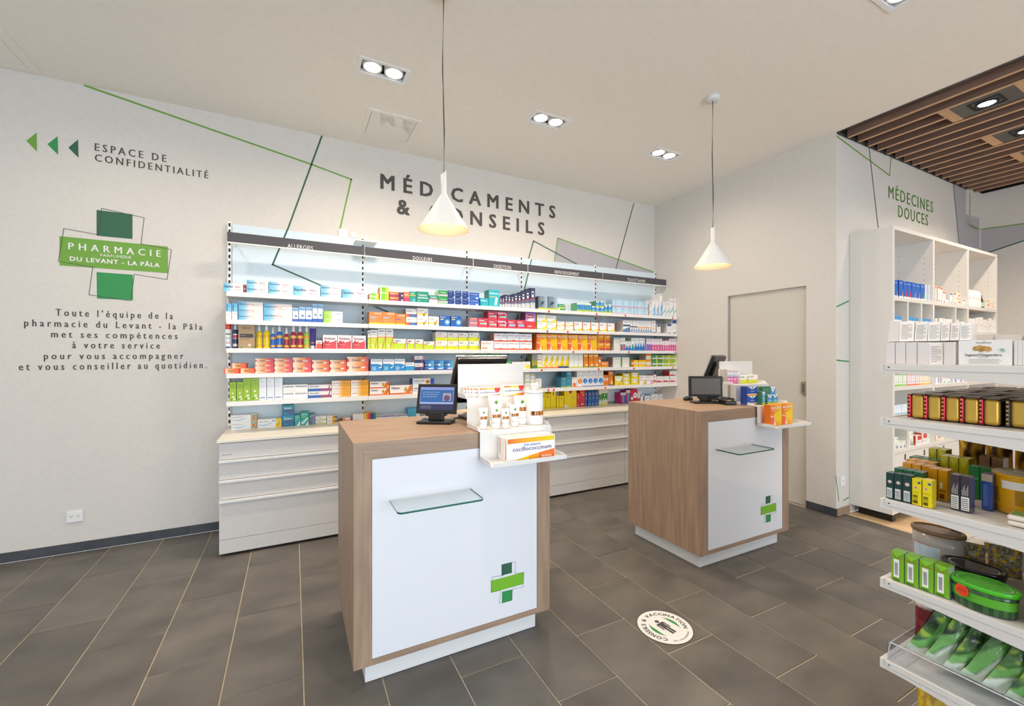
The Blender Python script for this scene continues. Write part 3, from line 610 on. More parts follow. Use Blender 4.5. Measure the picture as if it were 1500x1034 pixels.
# ------------------------------------------------------------------ printed packs
# style: body colour, side colour, what it looks like, print.  R u0 v0 u1 v1 col [col2 at right]; T u v width height col text; E u v r col; G polygon
ST = {
 'bep':   ('f4ece6', 'cfe4ee', 'white box with sky-blue end', 'R 0 0 .28 1 6cbede 9fd4e8;R .28 0 .5 1 9fd4e8 f4ece6;T .05 .5 .42 .28 2d5580 Bepanthen;T .56 .55 .3 .2 b98ac0 Onguent;T .56 .25 .36 .12 c9a4bc Pommade cicatrisante'),
 'bepv':  ('f2ece8', 'cfe4ee', 'upright white box with sky-blue top', 'R 0 .5 1 1 8ccbe6;R 0 .75 1 1 6cbbe0;R .12 .55 .3 .92 2f5f90;T .2 .35 .6 .04 9a9aa0 Creme'),
 'bepp':  ('f4ece6', 'cfe4ee', 'white box with blue end and orange lettering', 'R 0 0 .22 1 5fb6de 8fcde6;R .22 0 .45 1 8fcde6 f4ece6;T .04 .52 .33 .22 2d5580 Bepanthen;T .39 .52 .1 .2 e07040 Plus;T .52 .52 .12 .16 e09a70 Creme;R .15 .3 .42 .36 7fb0cc;R .5 .36 .82 .4 c9b8b4'),
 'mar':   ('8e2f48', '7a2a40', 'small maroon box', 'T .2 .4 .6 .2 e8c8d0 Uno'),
 'nas':   ('e8f0f6', 'a9c9e6', 'white and blue nasal spray box', 'R 0 0 1 .2 2f62b8;R 0 .75 1 1 9cc6ea;T .12 .82 .76 .08 2f5f90 Nasal;E .5 .42 .16 5b8fd0;R .56 .36 .8 .44 2f62b8'),
 'lime':  ('f2f2ec', 'b6dc6a', 'white box with lime-green end', 'R 0 0 .3 1 9bd33c b8e060;R .3 0 .55 1 b8e060 f2f2ec;T .6 .5 .3 .2 7fb8dc Weleda;T .1 .55 .2 .14 ffffff Calen'),
 'anti':  ('f3f0ee', 'e9e2df', 'white box with red lower half', 'R 0 0 .95 .46 d8484e;G c9303c 0 .46 .25 .5 .5 .6 .2 .1 0 0;G d8484e .45 .46 .95 .46 .95 .66 .8 .54;T .08 .66 .8 .2 9a2c3c Antistax;E .18 .52 .09 c03040;T .12 .28 .4 .07 f3c0b8 Venen'),
 'redsm': ('f0e6e2', 'd8484e', 'very small red and white box', 'R .08 0 1 .6 e0503c;T .2 .65 .5 .2 9a2c3c Gel'),
 'fno':   ('f0a050', 'e86c3c', 'flat orange and white gel box', 'R 0 0 .1 1 e8502c;R .1 0 .35 1 f6e0c4 f4b878;R .6 0 1 1 ec7a34 e4502c;T .28 .4 .36 .3 4a3a68 Fenipic'),
 'fnp':   ('f2b070', 'd84e58', 'orange to crimson gel box', 'R 0 0 .4 1 f8ead8 f2a860;R .4 0 .7 1 f2a860 e06050;R .7 0 1 1 e06050 d83c58;G e8702c 0 .25 .12 .5 0 .75;T .22 .4 .3 .28 6a5078 Fenipic;T .56 .4 .24 .32 fff0ea Plus;R .22 .16 .6 .22 e8c8a8'),
 'fns':   ('f0a068', 'dc4840', 'orange and red skin gel box', 'R 0 0 .5 1 faf0e4 f0a860;R .5 0 1 1 f0a860 dc4440;G e2502c 0 .2 .1 .3 .1 .7 0 .8;T .24 .42 .36 .3 50407a Fenistil;G f2ece8 .68 .4 .84 .48 .84 .66 .68 .58'),
 'daisy': ('9cc02c', '86a624', 'upright lime-green box with daisies', 'R 0 .9 1 1 a8cc34;T .15 .88 .6 .05 4a6a1c weleda;T .15 .74 .6 .035 5a7a24 Camomilla;E .5 .42 .14 fafaf0;E .5 .42 .055 f2c02c;E .6 .22 .17 fafaf0;E .6 .22 .06 f2c02c;E .3 .08 .12 2f7040;E .75 .1 .13 fafaf0'),
 'tall':  ('eceff2', 'b4bcd4', 'tall plain white box with blue lines', 'E .28 .9 .05 4a6aa0;T .18 .8 .4 .03 8a98a8 Excipial;R .18 .62 .7 .63 c4ccd4;R .18 .56 .6 .57 c4ccd4;R .18 .42 .7 .43 c4ccd4;R .12 .08 .82 .12 5a8ac0'),
 'dia':   ('f4f4f2', 'e4e4e2', 'long white box with black capitals', 'T .05 .62 .36 .2 2a2a2c DIAFINE;T .5 .62 .45 .2 2a2a2c EMULSION;R .04 .2 .5 .23 c4c4c4'),
 'but':   ('f2f0ee', 'd8dce4', 'white box with royal blue lower band', 'R 0 0 .5 .42 2f62b0;R .5 0 .85 .42 6a5a90 b84858;R .85 0 1 .42 b84858 2f62b0;G c43c40 .82 .1 .88 .1 .96 1 .92 1;T .06 .62 .4 .22 4a4a50 Bütercailler'),
 'dgel':  ('f0a824', 'e09018', 'white to amber-yellow box', 'R 0 0 .35 1 f4eee6;R .35 0 .6 1 f4e0b0 f0a824;T .05 .45 .35 .22 d87090 dermaplast;T .4 .45 .5 .16 c8802c Active'),
 'neu':   ('f3f2f0', 'e8c040', 'white box with yellow and blue square', 'R .76 0 1 1 f2b428;R .78 .12 .98 .88 48a8d8;E .88 .5 .085 e8a83c;E .88 .5 .04 b84830;T .05 .66 .4 .14 9a9aa4 Neutral Active;G 9cc8e4 .05 .3 .3 .22 .55 .5 .56 .58 .3 .34 .05 .38'),
 'neu2':  ('f3f2f0', 'e8c040', 'white box with yellow square and pale wave', 'R .75 0 1 1 f4cc20;E .87 .5 .1 e8d458;G b85c38 .82 .2 .92 .7 .94 .66 .86 .2;T .05 .66 .4 .14 9a9aa4 Neutral Muscle;R .6 .7 .72 .84 4a9ae0;G 9cc8e4 .05 .3 .3 .22 .6 .5 .6 .58 .3 .34 .05 .38'),
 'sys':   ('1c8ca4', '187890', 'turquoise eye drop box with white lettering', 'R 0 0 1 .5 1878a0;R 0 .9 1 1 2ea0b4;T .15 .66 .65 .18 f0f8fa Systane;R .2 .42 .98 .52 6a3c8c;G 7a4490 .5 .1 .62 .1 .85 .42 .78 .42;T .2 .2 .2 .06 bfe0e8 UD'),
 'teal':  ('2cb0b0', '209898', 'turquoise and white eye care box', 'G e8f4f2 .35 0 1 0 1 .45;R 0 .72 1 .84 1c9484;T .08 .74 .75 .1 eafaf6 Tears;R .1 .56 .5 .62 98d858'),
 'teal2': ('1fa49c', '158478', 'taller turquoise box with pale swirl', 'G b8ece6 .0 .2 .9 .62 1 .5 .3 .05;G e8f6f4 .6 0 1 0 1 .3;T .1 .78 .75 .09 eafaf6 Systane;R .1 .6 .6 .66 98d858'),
 'gpur':  ('3f8870', '5a78c0', 'green and purple slim box', 'R .6 0 1 1 7a8ccc;G b03080 .1 .1 .3 .1 .8 .8 .62 .8;T .1 .8 .6 .08 e8f0e8 Lacri'),
 'wlim':  ('efeee6', 'd8dc70', 'white box with lime stripe', 'R 0 0 1 .22 b4cc28;T .1 .66 .4 .14 b06090 Similasan;R .1 .42 .6 .5 d890b0'),
 'wrain': ('efe9e2', 'e8b020', 'white box with orange and blue end', 'R .5 0 1 1 e8b820;G d04830 .55 .35 .7 .9 .8 .9 .65 .35;G 3060a8 .7 .35 .85 .9 .97 .9 .97 .35;R .1 .6 .4 .66 c890a0'),
 'orw':   ('f0dccc', 'd87838', 'small orange and white box', 'R 0 0 .25 1 e08040;R .8 0 1 1 8a3c80;T .25 .4 .5 .3 d86048 Iberia'),
 'whl':   ('f1ece6', 'd8d4ce', 'white box with small red corner mark', 'E .9 .86 .04 e05030;T .1 .2 .4 .12 8a8a8a Alcina'),
 'rain':  ('f0b020', '5a3c98', 'rainbow-striped box on purple', 'R 0 0 1 .16 5a3090;R 0 .16 .18 1 f4cc18;R .18 .16 .36 1 f08c20;R .36 .16 .52 1 e03c3c;R .52 .16 .68 1 7a3088;R .68 .16 .84 1 2c50b0;R .84 .16 1 1 28a060'),
 'flat':  ('eeeef0', 'dcdce4', 'flat white box lying on its back', 'R 0 .7 1 .95 8f8cb8 7a5a8c;R .6 .05 1 .3 d8d4e4'),
 'blub':  ('4aa8cc', '3a98c0', 'sky-blue box with white end', 'R .7 0 1 1 e4f0f4'),
 'aloe':  ('7cc838', 'f08c50', 'small lime-green vitamin box', 'R .6 0 1 1 a8d820 f0ec20;R 0 0 .07 1 f4f4e8;T .12 .4 .76 .34 fafaf0 Alca-C'),
 'aloet': ('84d030', 'f08c50', 'tall lime-green vitamin box', 'R .6 0 1 1 a8dc24 e8ec20;G f4f4e0 0 0 .12 0 .22 1 .1 1;T .12 .52 .8 .13 fafaf0 Alca-C;R .2 .86 .7 .89 50b030'),
 'marg':  ('a03058', '7a2044', 'flat magenta and orange box', 'R .05 .42 .65 .92 f08c30;R .65 0 1 1 5a2c58;T .1 .55 .3 .26 fbe8d8 Aspirin;R .08 .14 .5 .22 d86890;E .9 .3 .06 f0e8f0'),
 'ormag': ('ec7c40', 'c83c68', 'orange over magenta box', 'R 0 0 1 .42 c03c74;T .12 .66 .7 .18 fbe8d8 Aspirin'),
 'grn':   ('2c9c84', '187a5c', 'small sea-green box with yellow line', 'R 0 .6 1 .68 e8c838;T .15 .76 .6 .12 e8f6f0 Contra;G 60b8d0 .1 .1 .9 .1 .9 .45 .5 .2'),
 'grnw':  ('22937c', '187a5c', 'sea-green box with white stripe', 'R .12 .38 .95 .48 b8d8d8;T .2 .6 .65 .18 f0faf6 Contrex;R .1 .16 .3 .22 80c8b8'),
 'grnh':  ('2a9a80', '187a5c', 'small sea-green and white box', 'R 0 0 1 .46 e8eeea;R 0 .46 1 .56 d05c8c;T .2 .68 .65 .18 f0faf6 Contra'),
 'grns':  ('3a9c64', 'c8d8a0', 'green box with lilac stripe', 'R 0 .32 1 .44 c8a0d0;R 0 .2 1 .3 f0f0e8;T .25 .6 .55 .18 e8f090 Tonzi;E .15 .2 .07 f0d040'),
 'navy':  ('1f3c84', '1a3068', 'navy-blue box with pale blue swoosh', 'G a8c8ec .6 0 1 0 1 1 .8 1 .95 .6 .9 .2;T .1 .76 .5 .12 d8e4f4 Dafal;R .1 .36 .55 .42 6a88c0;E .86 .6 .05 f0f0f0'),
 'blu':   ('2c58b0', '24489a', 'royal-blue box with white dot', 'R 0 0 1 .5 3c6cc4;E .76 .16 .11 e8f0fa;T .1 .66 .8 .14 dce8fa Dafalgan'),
 'org':   ('e88c3c', 'd87828', 'orange box with lime base line', 'R 0 0 1 .14 c8cc1c;T .4 .8 .55 .13 fbeedd SPAGYRO;R .06 .5 .55 .6 9cc0d8;R .06 .32 .45 .35 f4c090'),
 'orgs':  ('e88838', 'd87828', 'smaller orange box with lime base line', 'R 0 0 1 .12 c8cc1c;T .35 .76 .6 .14 fbeedd SPAGYRO;R .06 .44 .5 .56 a86090'),
 'wrb':   ('f1ece8', 'c8c0bc', 'white box with rainbow lower band', 'R 0 0 .25 .36 e89828 d8402c;R .25 0 .5 .36 d8402c 2c68b0;R .5 0 1 .36 2c90b8 6a3c98;T .1 .66 .5 .12 8a6a78 Algifor;E .9 .86 .05 c04080'),
 'wyx':   ('f4f1e8', 'e0dccc', 'white box with yellow stripe and crimson tick', 'R 0 .22 1 .4 f0d848;G a02848 .5 .1 .58 .1 .86 .62 .8 .64;G a02848 .5 .42 .58 .42 .74 .1 .66 .1;T .08 .7 .5 .12 9a9490 Zaldiar'),
 'glow':  ('2460b4', '184a98', 'blue box with bright white glow', 'E .74 .42 .26 58a8e0;E .74 .42 .16 b8e0f6;E .74 .42 .07 ffffff;T .1 .82 .45 .12 e8f0fa Mucosol;R .1 .62 .4 .72 e0d860'),
 'pbl':   ('e8a4a0', 'c8a8b0', 'pink box with red and blue stripes', 'R 0 .5 1 .75 d86058;R 0 .2 1 .4 6a80c0;R .2 .8 .8 .92 f0d4cc'),
 'alg':   ('f3f1ea', 'c8ccc4', 'tall white and lime box with red tick', 'R 0 0 1 .58 c8dc2c;R 0 .58 1 .62 e87848;G e04c30 .56 .03 .66 .03 1 .6 .93 .6;G f8f8e8 .2 .25 .32 .25 .52 .05 .44 .03;T .1 .86 .8 .08 3c5a94 Algifor;T .1 .76 .6 .03 e09878 Junior'),
 'algf':  ('f3f1ea', 'd8d8cc', 'low white and lime box with red tick', 'R 0 0 .95 .56 c4dc28;R 0 .56 .3 .66 e87848;G d8402c .82 .05 .88 .05 1 .96 .95 .96;T .08 .74 .5 .16 4a5a84 Algifor'),
 'algp':  ('f4f1ea', 'dcdccc', 'white and yellow-lime box with pink tick', 'R 0 0 1 .42 d4dc24;G f09c9c .66 .28 .74 .14 .98 .6 .92 .6 .76 .32;T .1 .74 .4 .13 d07878 Algifor;E .42 .82 .045 d84848;R .1 .58 .6 .62 c8c4bc'),
 'algb':  ('f4f1ea', 'dcdccc', 'white and yellow-lime box with blue stroke', 'R 0 0 1 .46 d8dc1c;G 4a62a8 .78 .08 .84 .08 1 .96 .95 .96;T .08 .72 .4 .14 4a5a84 Algifor;E .66 .68 .06 e8c830'),
 'vib':   ('f0f3f6', 'b8cce0', 'white and azure box with white emblem', 'R 0 0 1 .6 1f8ccc;G f0f3f6 .6 .6 1 .6 1 .48;T .08 .8 .8 .1 7888b8 SEQUASE;G e8f2fa .68 .2 .98 .36 .98 .42 .68 .28;T .1 .08 .36 .3 9cd0ee 580'),
 'vibl':  ('eef3f6', 'b8cce0', 'low white and azure box', 'R 0 0 1 .55 2c98d0;T .1 .72 .7 .16 7888b8 SEQUASE'),
 'wnav':  ('efe9ea', 'c8b0b8', 'white and navy box with crimson stroke', 'R 0 0 1 .5 2c3c6c;G d03c60 .72 .05 .82 .05 1 .95 .92 .95;T .1 .66 .5 .18 7a5060 Vitafe'),
 'burst': ('1c78c8', '145a9c', 'blue box with light burst', 'R .5 0 1 1 2c88d0 68b8e8;G 0c2c60 0 .3 .6 .55 0 .8;E .55 .55 .13 d8f0fa;R 0 0 1 .14 1848a0;R .4 .1 .95 .22 e0ecf6;T .05 .5 .4 .14 e8f0f8 Litozin'),
 'vol':   ('f6efe9', 'e0803c', 'white gel box with orange wave', 'R 0 0 1 .16 d86820;G e07828 .6 0 1 0 1 .95 .88 .95 .74 .3;E .7 .52 .08 f0c030;G 2c70b0 .66 .3 .7 .3 .74 .8 .71 .8;T .06 .6 .36 .26 38386c Voltaren;E .95 .22 .03 fff'),
 'vold':  ('f2f0ee', '2c50a8', 'white box with blue rounded end', 'R .82 0 1 1 2c50b0;E .7 .55 .11 f0a830;E .7 .55 .05 2c50a0;T .04 .6 .5 .22 50609c Voltaren Dolo;T .04 .3 .34 .14 4aa0d0 Gel'),
 'thin':  ('efe8e2', 'd8ccc4', 'thin white box with red mark', 'R 0 .3 .2 .8 d06040'),
 'tea':   ('2cb0c0', '1f8c8c', 'turquoise box with white lettering', 'T .1 .6 .7 .24 e8f8fa Gaviscon;E .8 .2 .1 3cc070;G 1c6ca0 .02 .1 .14 .1 .1 .6'),
 'teat':  ('30b4c4', '2c7c6c', 'tall turquoise box with white bottle drawing', 'T .1 .74 .8 .12 e8f8fa Gaviscon;G dff4f4 .52 .1 .72 .1 .84 .5 .7 .6 .6 .5;R .1 .56 .6 .6 e8e060'),
 'ibe':   ('3a4262', '20263e', 'dark navy box with white emblem', 'R 0 0 1 .46 c4c8d0;R 0 .3 1 .52 6a7088 6a7088;E .5 .16 .18 c8dcb0;R .3 .56 .7 .84 f0eef0;R .34 .68 .66 .78 24386c;R 0 .48 1 .52 b83050'),
 'rio':   ('f2efec', 'd8b8a8', 'low white box with red lettering', 'T .1 .6 .7 .2 e09880 RIOPAN;R .06 .08 .5 .26 e8a070;E .92 .2 .05 a0c0dc'),
 'rio2':  ('eef2f8', 'c8806c', 'white box with rust-red base line', 'R 0 0 1 .16 d8562c;G e08028 .3 .16 .5 .24 .7 .16;T .1 .7 .4 .13 d0502c RIOPAN;T .62 .7 .3 .12 50709c gel;E .9 .26 .07 e8f0f6'),
 'ren':   ('d8485c', 'c02840', 'crimson box with mint arrow', 'R 0 .85 .85 1 d04068;T .14 .66 .5 .18 fbeef0 Rennie;G a8dcd0 .2 .34 .75 .34 .75 .24 .95 .42 .75 .6 .75 .5 .2 .5;E .9 .84 .04 f8c8d0'),
 'ren2':  ('cf3a58', 'c02840', 'crimson box with lilac swoosh', 'G e8d8f0 0 .9 .8 .9 .98 .6 .86 .55 .72 .8 0 .8;T .1 .66 .5 .18 fbeef0 Rennie;G a8dcd0 .2 .3 .75 .3 .75 .2 .95 .38 .75 .56 .75 .46 .2 .46'),
 'renb':  ('d44058', 'c02840', 'low crimson box with blue arrow', 'T .14 .64 .5 .2 fbeef0 Rennie;G 98c8ec .2 .26 .7 .26 .7 .18 .9 .38 .7 .56 .7 .5 .2 .5'),
 'renp':  ('b890d0', '8c3c60', 'tall purple and red box', 'R 0 0 1 .46 dc4040;R 0 .86 1 1 9a6ac0;T .12 .72 .6 .12 f4e8f4 Rennie;R .1 .66 .75 .88 c03848;T .16 .72 .5 .1 fbeef0 Rennie;G f0e4f4 .1 .5 .7 .46 .9 .64 .4 .66;R .2 .14 .6 .2 f0c8d0'),
 'green': ('eef0e4', '68b868', 'low white box with green top band', 'R 0 .5 1 1 4cae68;T .15 .6 .6 .22 f0f8e8 Imodium'),
 'yel':   ('f0e8c4', 'e0d8c0', 'low white and pale yellow box', 'R 0 .55 1 1 f2f0ee;R .5 .0 1 .5 f0dc58'),
 'wsm':   ('eeece6', 'dcdcd0', 'small white remedy box', 'R 0 .8 1 .92 a0b848;T .1 .4 .7 .1 8898a8 Pascoe'),
 'wgr':   ('efeee4', 'd0d8b8', 'white remedy box with green corner', 'R .6 0 1 .12 7cb040;T .1 .7 .7 .1 a8a890 Herbal;R .1 .5 .7 .54 c8c8b8'),
 'per':   ('f2dc10', 'c8b408', 'slim yellow box with heart emblem', 'G d8205c .35 .82 .65 .82 .5 .66;G f08020 .32 .84 .68 .84 .6 .9 .4 .9;G 4828a0 .42 .8 .58 .8 .5 .7;R .5 .5 .8 .52 b0a020;R .1 .06 .9 .1 c8b818'),
 'perb':  ('f4dc0c', 'b0a008', 'big yellow box with heart emblem', 'G e03058 .3 .92 .7 .92 .5 .7;G f08020 .26 .9 .32 .98 .68 .98 .74 .9;G 4828a0 .4 .88 .6 .88 .5 .76;T .6 .52 .25 .05 6a5a98 IXO;G f6f4ec 0 0 0 .2 .42 0;T .05 .03 .2 .04 8a5a98 new;R .1 .96 .9 1 c02050'),
 'perr':  ('d83848', '8c2030', 'slim crimson box with heart emblem', 'G f0a020 .3 .8 .7 .8 .5 .66;R .56 .6 .8 .66 f0d020;R .2 .1 .8 .16 f0c8c8'),
 'bluh':  ('2468b8', '183c88', 'slim blue box with heart emblem', 'G e04040 .3 .82 .7 .82 .5 .66;G f0b040 .3 .82 .7 .82 .6 .88 .4 .88;R .5 .5 .75 .56 e0d030;R .15 .1 .75 .15 c0d8f0'),
 'gwh':   ('f0efe8', 'b8c8b0', 'white and green box with glass vials', 'R 0 .14 1 .7 3c9048;R 0 .14 1 .3 d8e8c8;E .5 .58 .14 b8e0b0;R 0 0 1 .08 e8e020;R .2 .1 .35 .4 f0f0e0;R .6 .1 .75 .4 f0f0e0;T .2 .84 .6 .05 c07070 Gly'),
 'gry':   ('7e95a8', '3c4450', 'grey-blue gradient box with lime base', 'R 0 0 .55 1 5a7084 7e95a8;R .55 0 1 1 7e95a8 b4c8d8;R 0 0 1 .13 c4cc1c;T .12 .82 .3 .08 e89858 Viru;T .12 .7 .4 .07 a8c060 Merz;G 33475c .2 .3 .5 .4 .7 .6 .4 .62'),
 'gyl':   ('1f9c7c', '187a5c', 'small green box with yellow stripe', 'R 0 .32 .9 .5 e8dc28;R 0 .1 .3 .3 f0f0e8;T .2 .66 .5 .16 d8f0e0 Kytta;E .88 .78 .09 f0c830'),
 'sin':   ('5aa8d8', '5a9c6c', 'slim blue and lime box with white top', 'R 0 0 1 .2 b8d020;R 0 .8 1 1 eef4f0;R .1 .3 .6 .7 3c88c8;E .5 .88 .1 3c8c4c'),
 'sinw':  ('3c90cc', '4a8c5c', 'small blue cushion-patterned box', 'R 0 0 1 .2 b8d020;G f0f6f2 0 1 1 1 .5 .62;G 7cc0e4 0 .3 .5 .5 1 .3 .5 .22;E .5 .88 .1 2c8040'),
 'pnk':   ('bfe0ee', '9cb4c0', 'pale blue pink-based box', 'R 0 0 1 .09 e8589c;R .35 .15 1 1 a4d0e8 cfe8f2;T .15 .78 .7 .09 7898b8 Triofan;R .2 .56 .7 .6 90bcd8'),
 'rhi':   ('f1ecea', 'dcd4d0', 'tall white box with blue spray drawing', 'G 8cc4e8 .3 0 1 0 1 .75 .6 .5;G 4a90d0 .4 .3 .6 .5 .75 .48 .55 .25;T .15 .92 .7 .05 6a88c8 Otrivin;R .1 .02 .2 .1 8058a0'),
 'rhi2':  ('f2edea', 'ddd5d0', 'tall white box with pale aqua wave', 'G 9cd4d8 0 .1 0 .2 1 .6 1 .45;G a8d8dc .1 0 1 0 1 .1;T .15 .82 .7 .07 6a98b8 Triofan;G 607088 .1 .24 .2 .24 .9 .38 .9 .33'),
 'bio':   ('f6f4ee', 'e8e060', 'white box with yellow corner wave', 'G f0dc20 1 0 1 .9 .86 .4 .3 .12 0 .1 0 0;G 84ccdc 0 0 .5 .08 .3 .16 0 .2;T .08 .74 .5 .13 7898c8 Vibrocil;E .9 .2 .06 f8f0c0'),
 'bios':  ('f6f2ee', 'e8a060', 'white box with orange edge and lime base', 'G f0d828 0 0 1 0 1 .3 .3 .12 0 .12;R .93 0 1 1 e88038;G 7cc8bc 0 0 .4 .04 0 .2;T .08 .66 .45 .16 8098c0 Vibrocil'),
 'neo':   ('f0901c', 'd8700c', 'orange box with cup drawing', 'R 0 0 .5 1 ec6c30 f4a01c;R .5 0 1 1 f4a01c f0c418;G f2c81c .3 .55 1 .75 1 .3 .5 .2;G e8603c 0 .3 .35 .45 .3 .15 .1 .1;G fbe8d8 .0 .5 .34 .4 .36 .37 .0 .46;G fbf0e0 .3 .02 .5 .02 .4 .18 .36 .36 .33 .36 .35 .16;T .06 .8 .86 .13 fdf0e4 NeoCitran;R .08 .72 .5 .74 f8d0b0'),
 'neos':  ('e88820', 'c85c20', 'small orange and rust-red box', 'R 0 0 1 .26 b4402c;G f4c020 0 .4 1 .7 1 .95 .5 .8;T .1 .74 .7 .13 fdf0e4 NeoCit;E .24 .12 .07 f4e8e0;R .5 .1 .8 .14 e0a080'),
 'slw':   ('f0eee9', 'c4bcb4', 'slim white box with faint blue print', 'R 0 .9 1 1 9cd0d8;R .2 .6 .8 .63 98b4e0;R .3 .1 .7 .14 c8b8b8;T .2 .76 .6 .04 a0a0a0 Gouttes'),
 'slr':   ('efece8', 'c4bcb4', 'slim white box with red flame', 'R 0 0 1 .5 2cb8c8;G e04828 .15 .0 .85 0 .85 .45 .15 .45;G 2c48b0 .3 0 .7 0 .5 .36;T .2 .7 .6 .08 907080 Supra'),
 'slb':   ('eef1f4', 'b4c4d4', 'slim white box with bright blue base', 'R 0 0 1 .3 1f74c8;G 2880d0 .1 .3 .9 .3 .7 .62 .5 .62;T .15 .8 .7 .06 7090b8 Nasivin'),
 'slg':   ('eef1ec', 'a4c4a4', 'slim white box with green and blue base', 'R 0 0 1 .12 1f74c8;G 2c8c4c .1 .12 .9 .12 .7 .55 .4 .5;T .15 .8 .7 .06 70a080 Nasivin'),
 'slp':   ('efeaf0', 'c8b4d0', 'slim white box with violet lower half', 'R 0 0 1 .52 9068b8;G c0a0d8 .2 .52 .8 .52 .5 .62;T .15 .78 .7 .07 8c7ca8 Kamillo'),
 'slk':   ('f1eaee', 'd8a4c0', 'slim white box with pink lower half', 'R 0 0 1 .5 d8508c;G f0b8d0 .3 .1 .7 .1 .5 .6;T .15 .8 .7 .06 c080a0 Kamillo'),
 'slks':  ('f1eaee', 'd8a4c0', 'short slim pink and white box', 'R 0 0 1 .55 d84c8c;G f8d8e4 .2 .1 .5 .1 .9 .7 .7 .7'),
 'wn':    ('f0eef0', 'ccc4bc', 'white box with navy band and steel-blue wave', 'R 0 .5 1 .64 2c4878;G 5a84b4 0 .08 1 .08 1 .45 0 .2;R 0 0 1 .07 2f5ca0;T .1 .82 .7 .08 8a88a8 Sinupret'),
 'wns':   ('f1efef', 'ccc4bc', 'slim white box with navy base wave', 'R 0 .42 1 .52 2c4878;G 4a80b8 .2 .1 .9 .1 .9 .4 .4 .2;R 0 0 1 .06 2f5ca0;R .3 .7 .6 .9 c8d0d8'),
 'wno':   ('f1efef', 'ccc4bc', 'slim white box with peach band', 'R 0 .36 1 .48 f0b890;G 3c88b8 .2 .1 .9 .1 .9 .34 .4 .2;R 0 0 1 .06 2f5ca0;R .3 .66 .6 .88 c0ccd4'),
 'wnt':   ('f0efee', 'd0ccc4', 'white box with navy top', 'R .1 .76 .9 .98 2c4c8c;R .3 0 .8 .08 2c3454;G d84c48 .2 .66 .4 .66 .3 .8;R .1 .4 .9 .44 c8c8d0'),
 'wnt2':  ('f1efee', 'ccc4bc', 'slim white box with navy top emblem', 'E .5 .84 .2 28407c;R .35 .3 .65 .34 c84c50;R .1 0 .9 .08 404048'),
 'mer':   ('f6d818', 'c8b020', 'yellow and white effervescent box', 'G f6f2e4 0 1 1 1 1 .85 .7 .8 .45 .5 .2 .25 0 .2;G f8f4e0 0 .2 .55 .12 1 .5 1 .3 .5 0 0 .05;R 0 0 1 .09 e8782c;E .7 .16 .1 f0a070;T .06 .88 .8 .08 4a80b0 Merzvita'),
 'merb':  ('f6d818', 'c8b020', 'yellow and white box with navy base', 'G f6f2e4 0 1 1 1 1 .85 .7 .8 .45 .5 .2 .25 0 .2;R 0 0 1 .12 1f3c84;E .7 .2 .09 1f3c84;T .06 .88 .8 .08 4a80b0 Merzvita'),
 'mert':  ('f0ece0', 'a8a03c', 'white box with yellow fruit and green base', 'E .55 .38 .28 f4d41c;R 0 0 1 .12 9cc430;G e06848 .05 .66 .8 .66 .8 .6 .05 .6;T .1 .82 .7 .08 5a80b8 Merz'),
 'mdim':  ('b0a83c', '707840', 'shadowed olive and grey box at the row end', 'R 0 .55 1 1 9c9c98;R 0 0 1 .2 5c7c34'),  # dimmed colours: shade at the row end is put into the print
 'wl':    ('eef1ec', 'ccd4c4', 'tall white box with lime base line', 'R 0 0 1 .08 bccc24;T .1 .88 .8 .06 5ca8b0 Artelac;R .1 .5 .8 .51 d4dcd8;R .1 .4 .7 .41 d4dcd8'),
 'bur':   ('ec8820', 'd0701c', 'orange box with green base and white animal print', 'R 0 0 1 .07 58a838;G f0b828 0 .72 1 .82 1 1 .4 .9;T .1 .84 .8 .11 fdf4e8 Burger;G fbf4e8 .55 .12 .9 .12 .88 .24 .7 .28 .55 .2;E .2 .52 .07 3c8c50'),
 'burs':  ('ec8420', 'd0701c', 'small orange box with white blot', 'R .7 0 1 .2 8cc030;T .1 .5 .8 .3 fdf4e8 Burger'),
 'wgs':   ('ecebe6', '98908a', 'white box with bright green right edge', 'R .85 0 1 1 3ca834;T .1 .76 .6 .06 a8b0a8 Isla;R .1 .5 .7 .53 d4c8c8;R .1 .26 .7 .29 d0d4d0'),
 'iry':   ('f0cc1c', 'c8a83c', 'small red and yellow lozenge box', 'R 0 0 .4 1 c83020 e87828;R .06 .36 .95 .64 f4ece0;T .1 .42 .7 .16 b05050 Isla'),
 'iyy':   ('f4cc10', 'c8a83c', 'small golden yellow lozenge box', 'R 0 .36 .95 .64 f6f0dc;T .1 .42 .7 .16 b09040 Isla;R 0 .8 1 1 f0b010'),
 'isl':   ('f08c28', 'b0a49c', 'tall white and orange stacked lozenge box', 'R 0 .56 1 .82 f4ece4;R 0 .1 1 .36 f4ece4;R .88 0 1 1 c0d430;T .15 .64 .6 .07 b87878 Isla;T .15 .2 .6 .07 b87878 Isla'),
 'isg':   ('4c8c34', '8cb83c', 'green and lime lozenge box', 'R .7 0 1 1 b8cc20;R 0 .28 .95 .56 eeece0;R .15 .82 .8 .95 40a8a0;T .1 .34 .75 .14 7a8878 Isla'),
 'isy':   ('a8bc24', '8cb83c', 'olive-lime lozenge box', 'R .7 0 1 1 d8dc20;R 0 .28 .95 .56 eeece0;R .1 .84 .75 .95 60a890;T .1 .34 .75 .14 7a8878 Isla'),
 'dte':   ('34606e', '2c5460', 'dark teal box behind', 'T .1 .8 .8 .08 a8c4cc Omida;R 0 0 1 .06 a0c428'),
 'tes':   ('4690a8', '3c8098', 'steel-teal box with lime base line', 'R 0 0 1 .09 a0c428;T .1 .84 .75 .08 c8e4ec Omida;R .15 .4 .7 .43 78b4c8'),
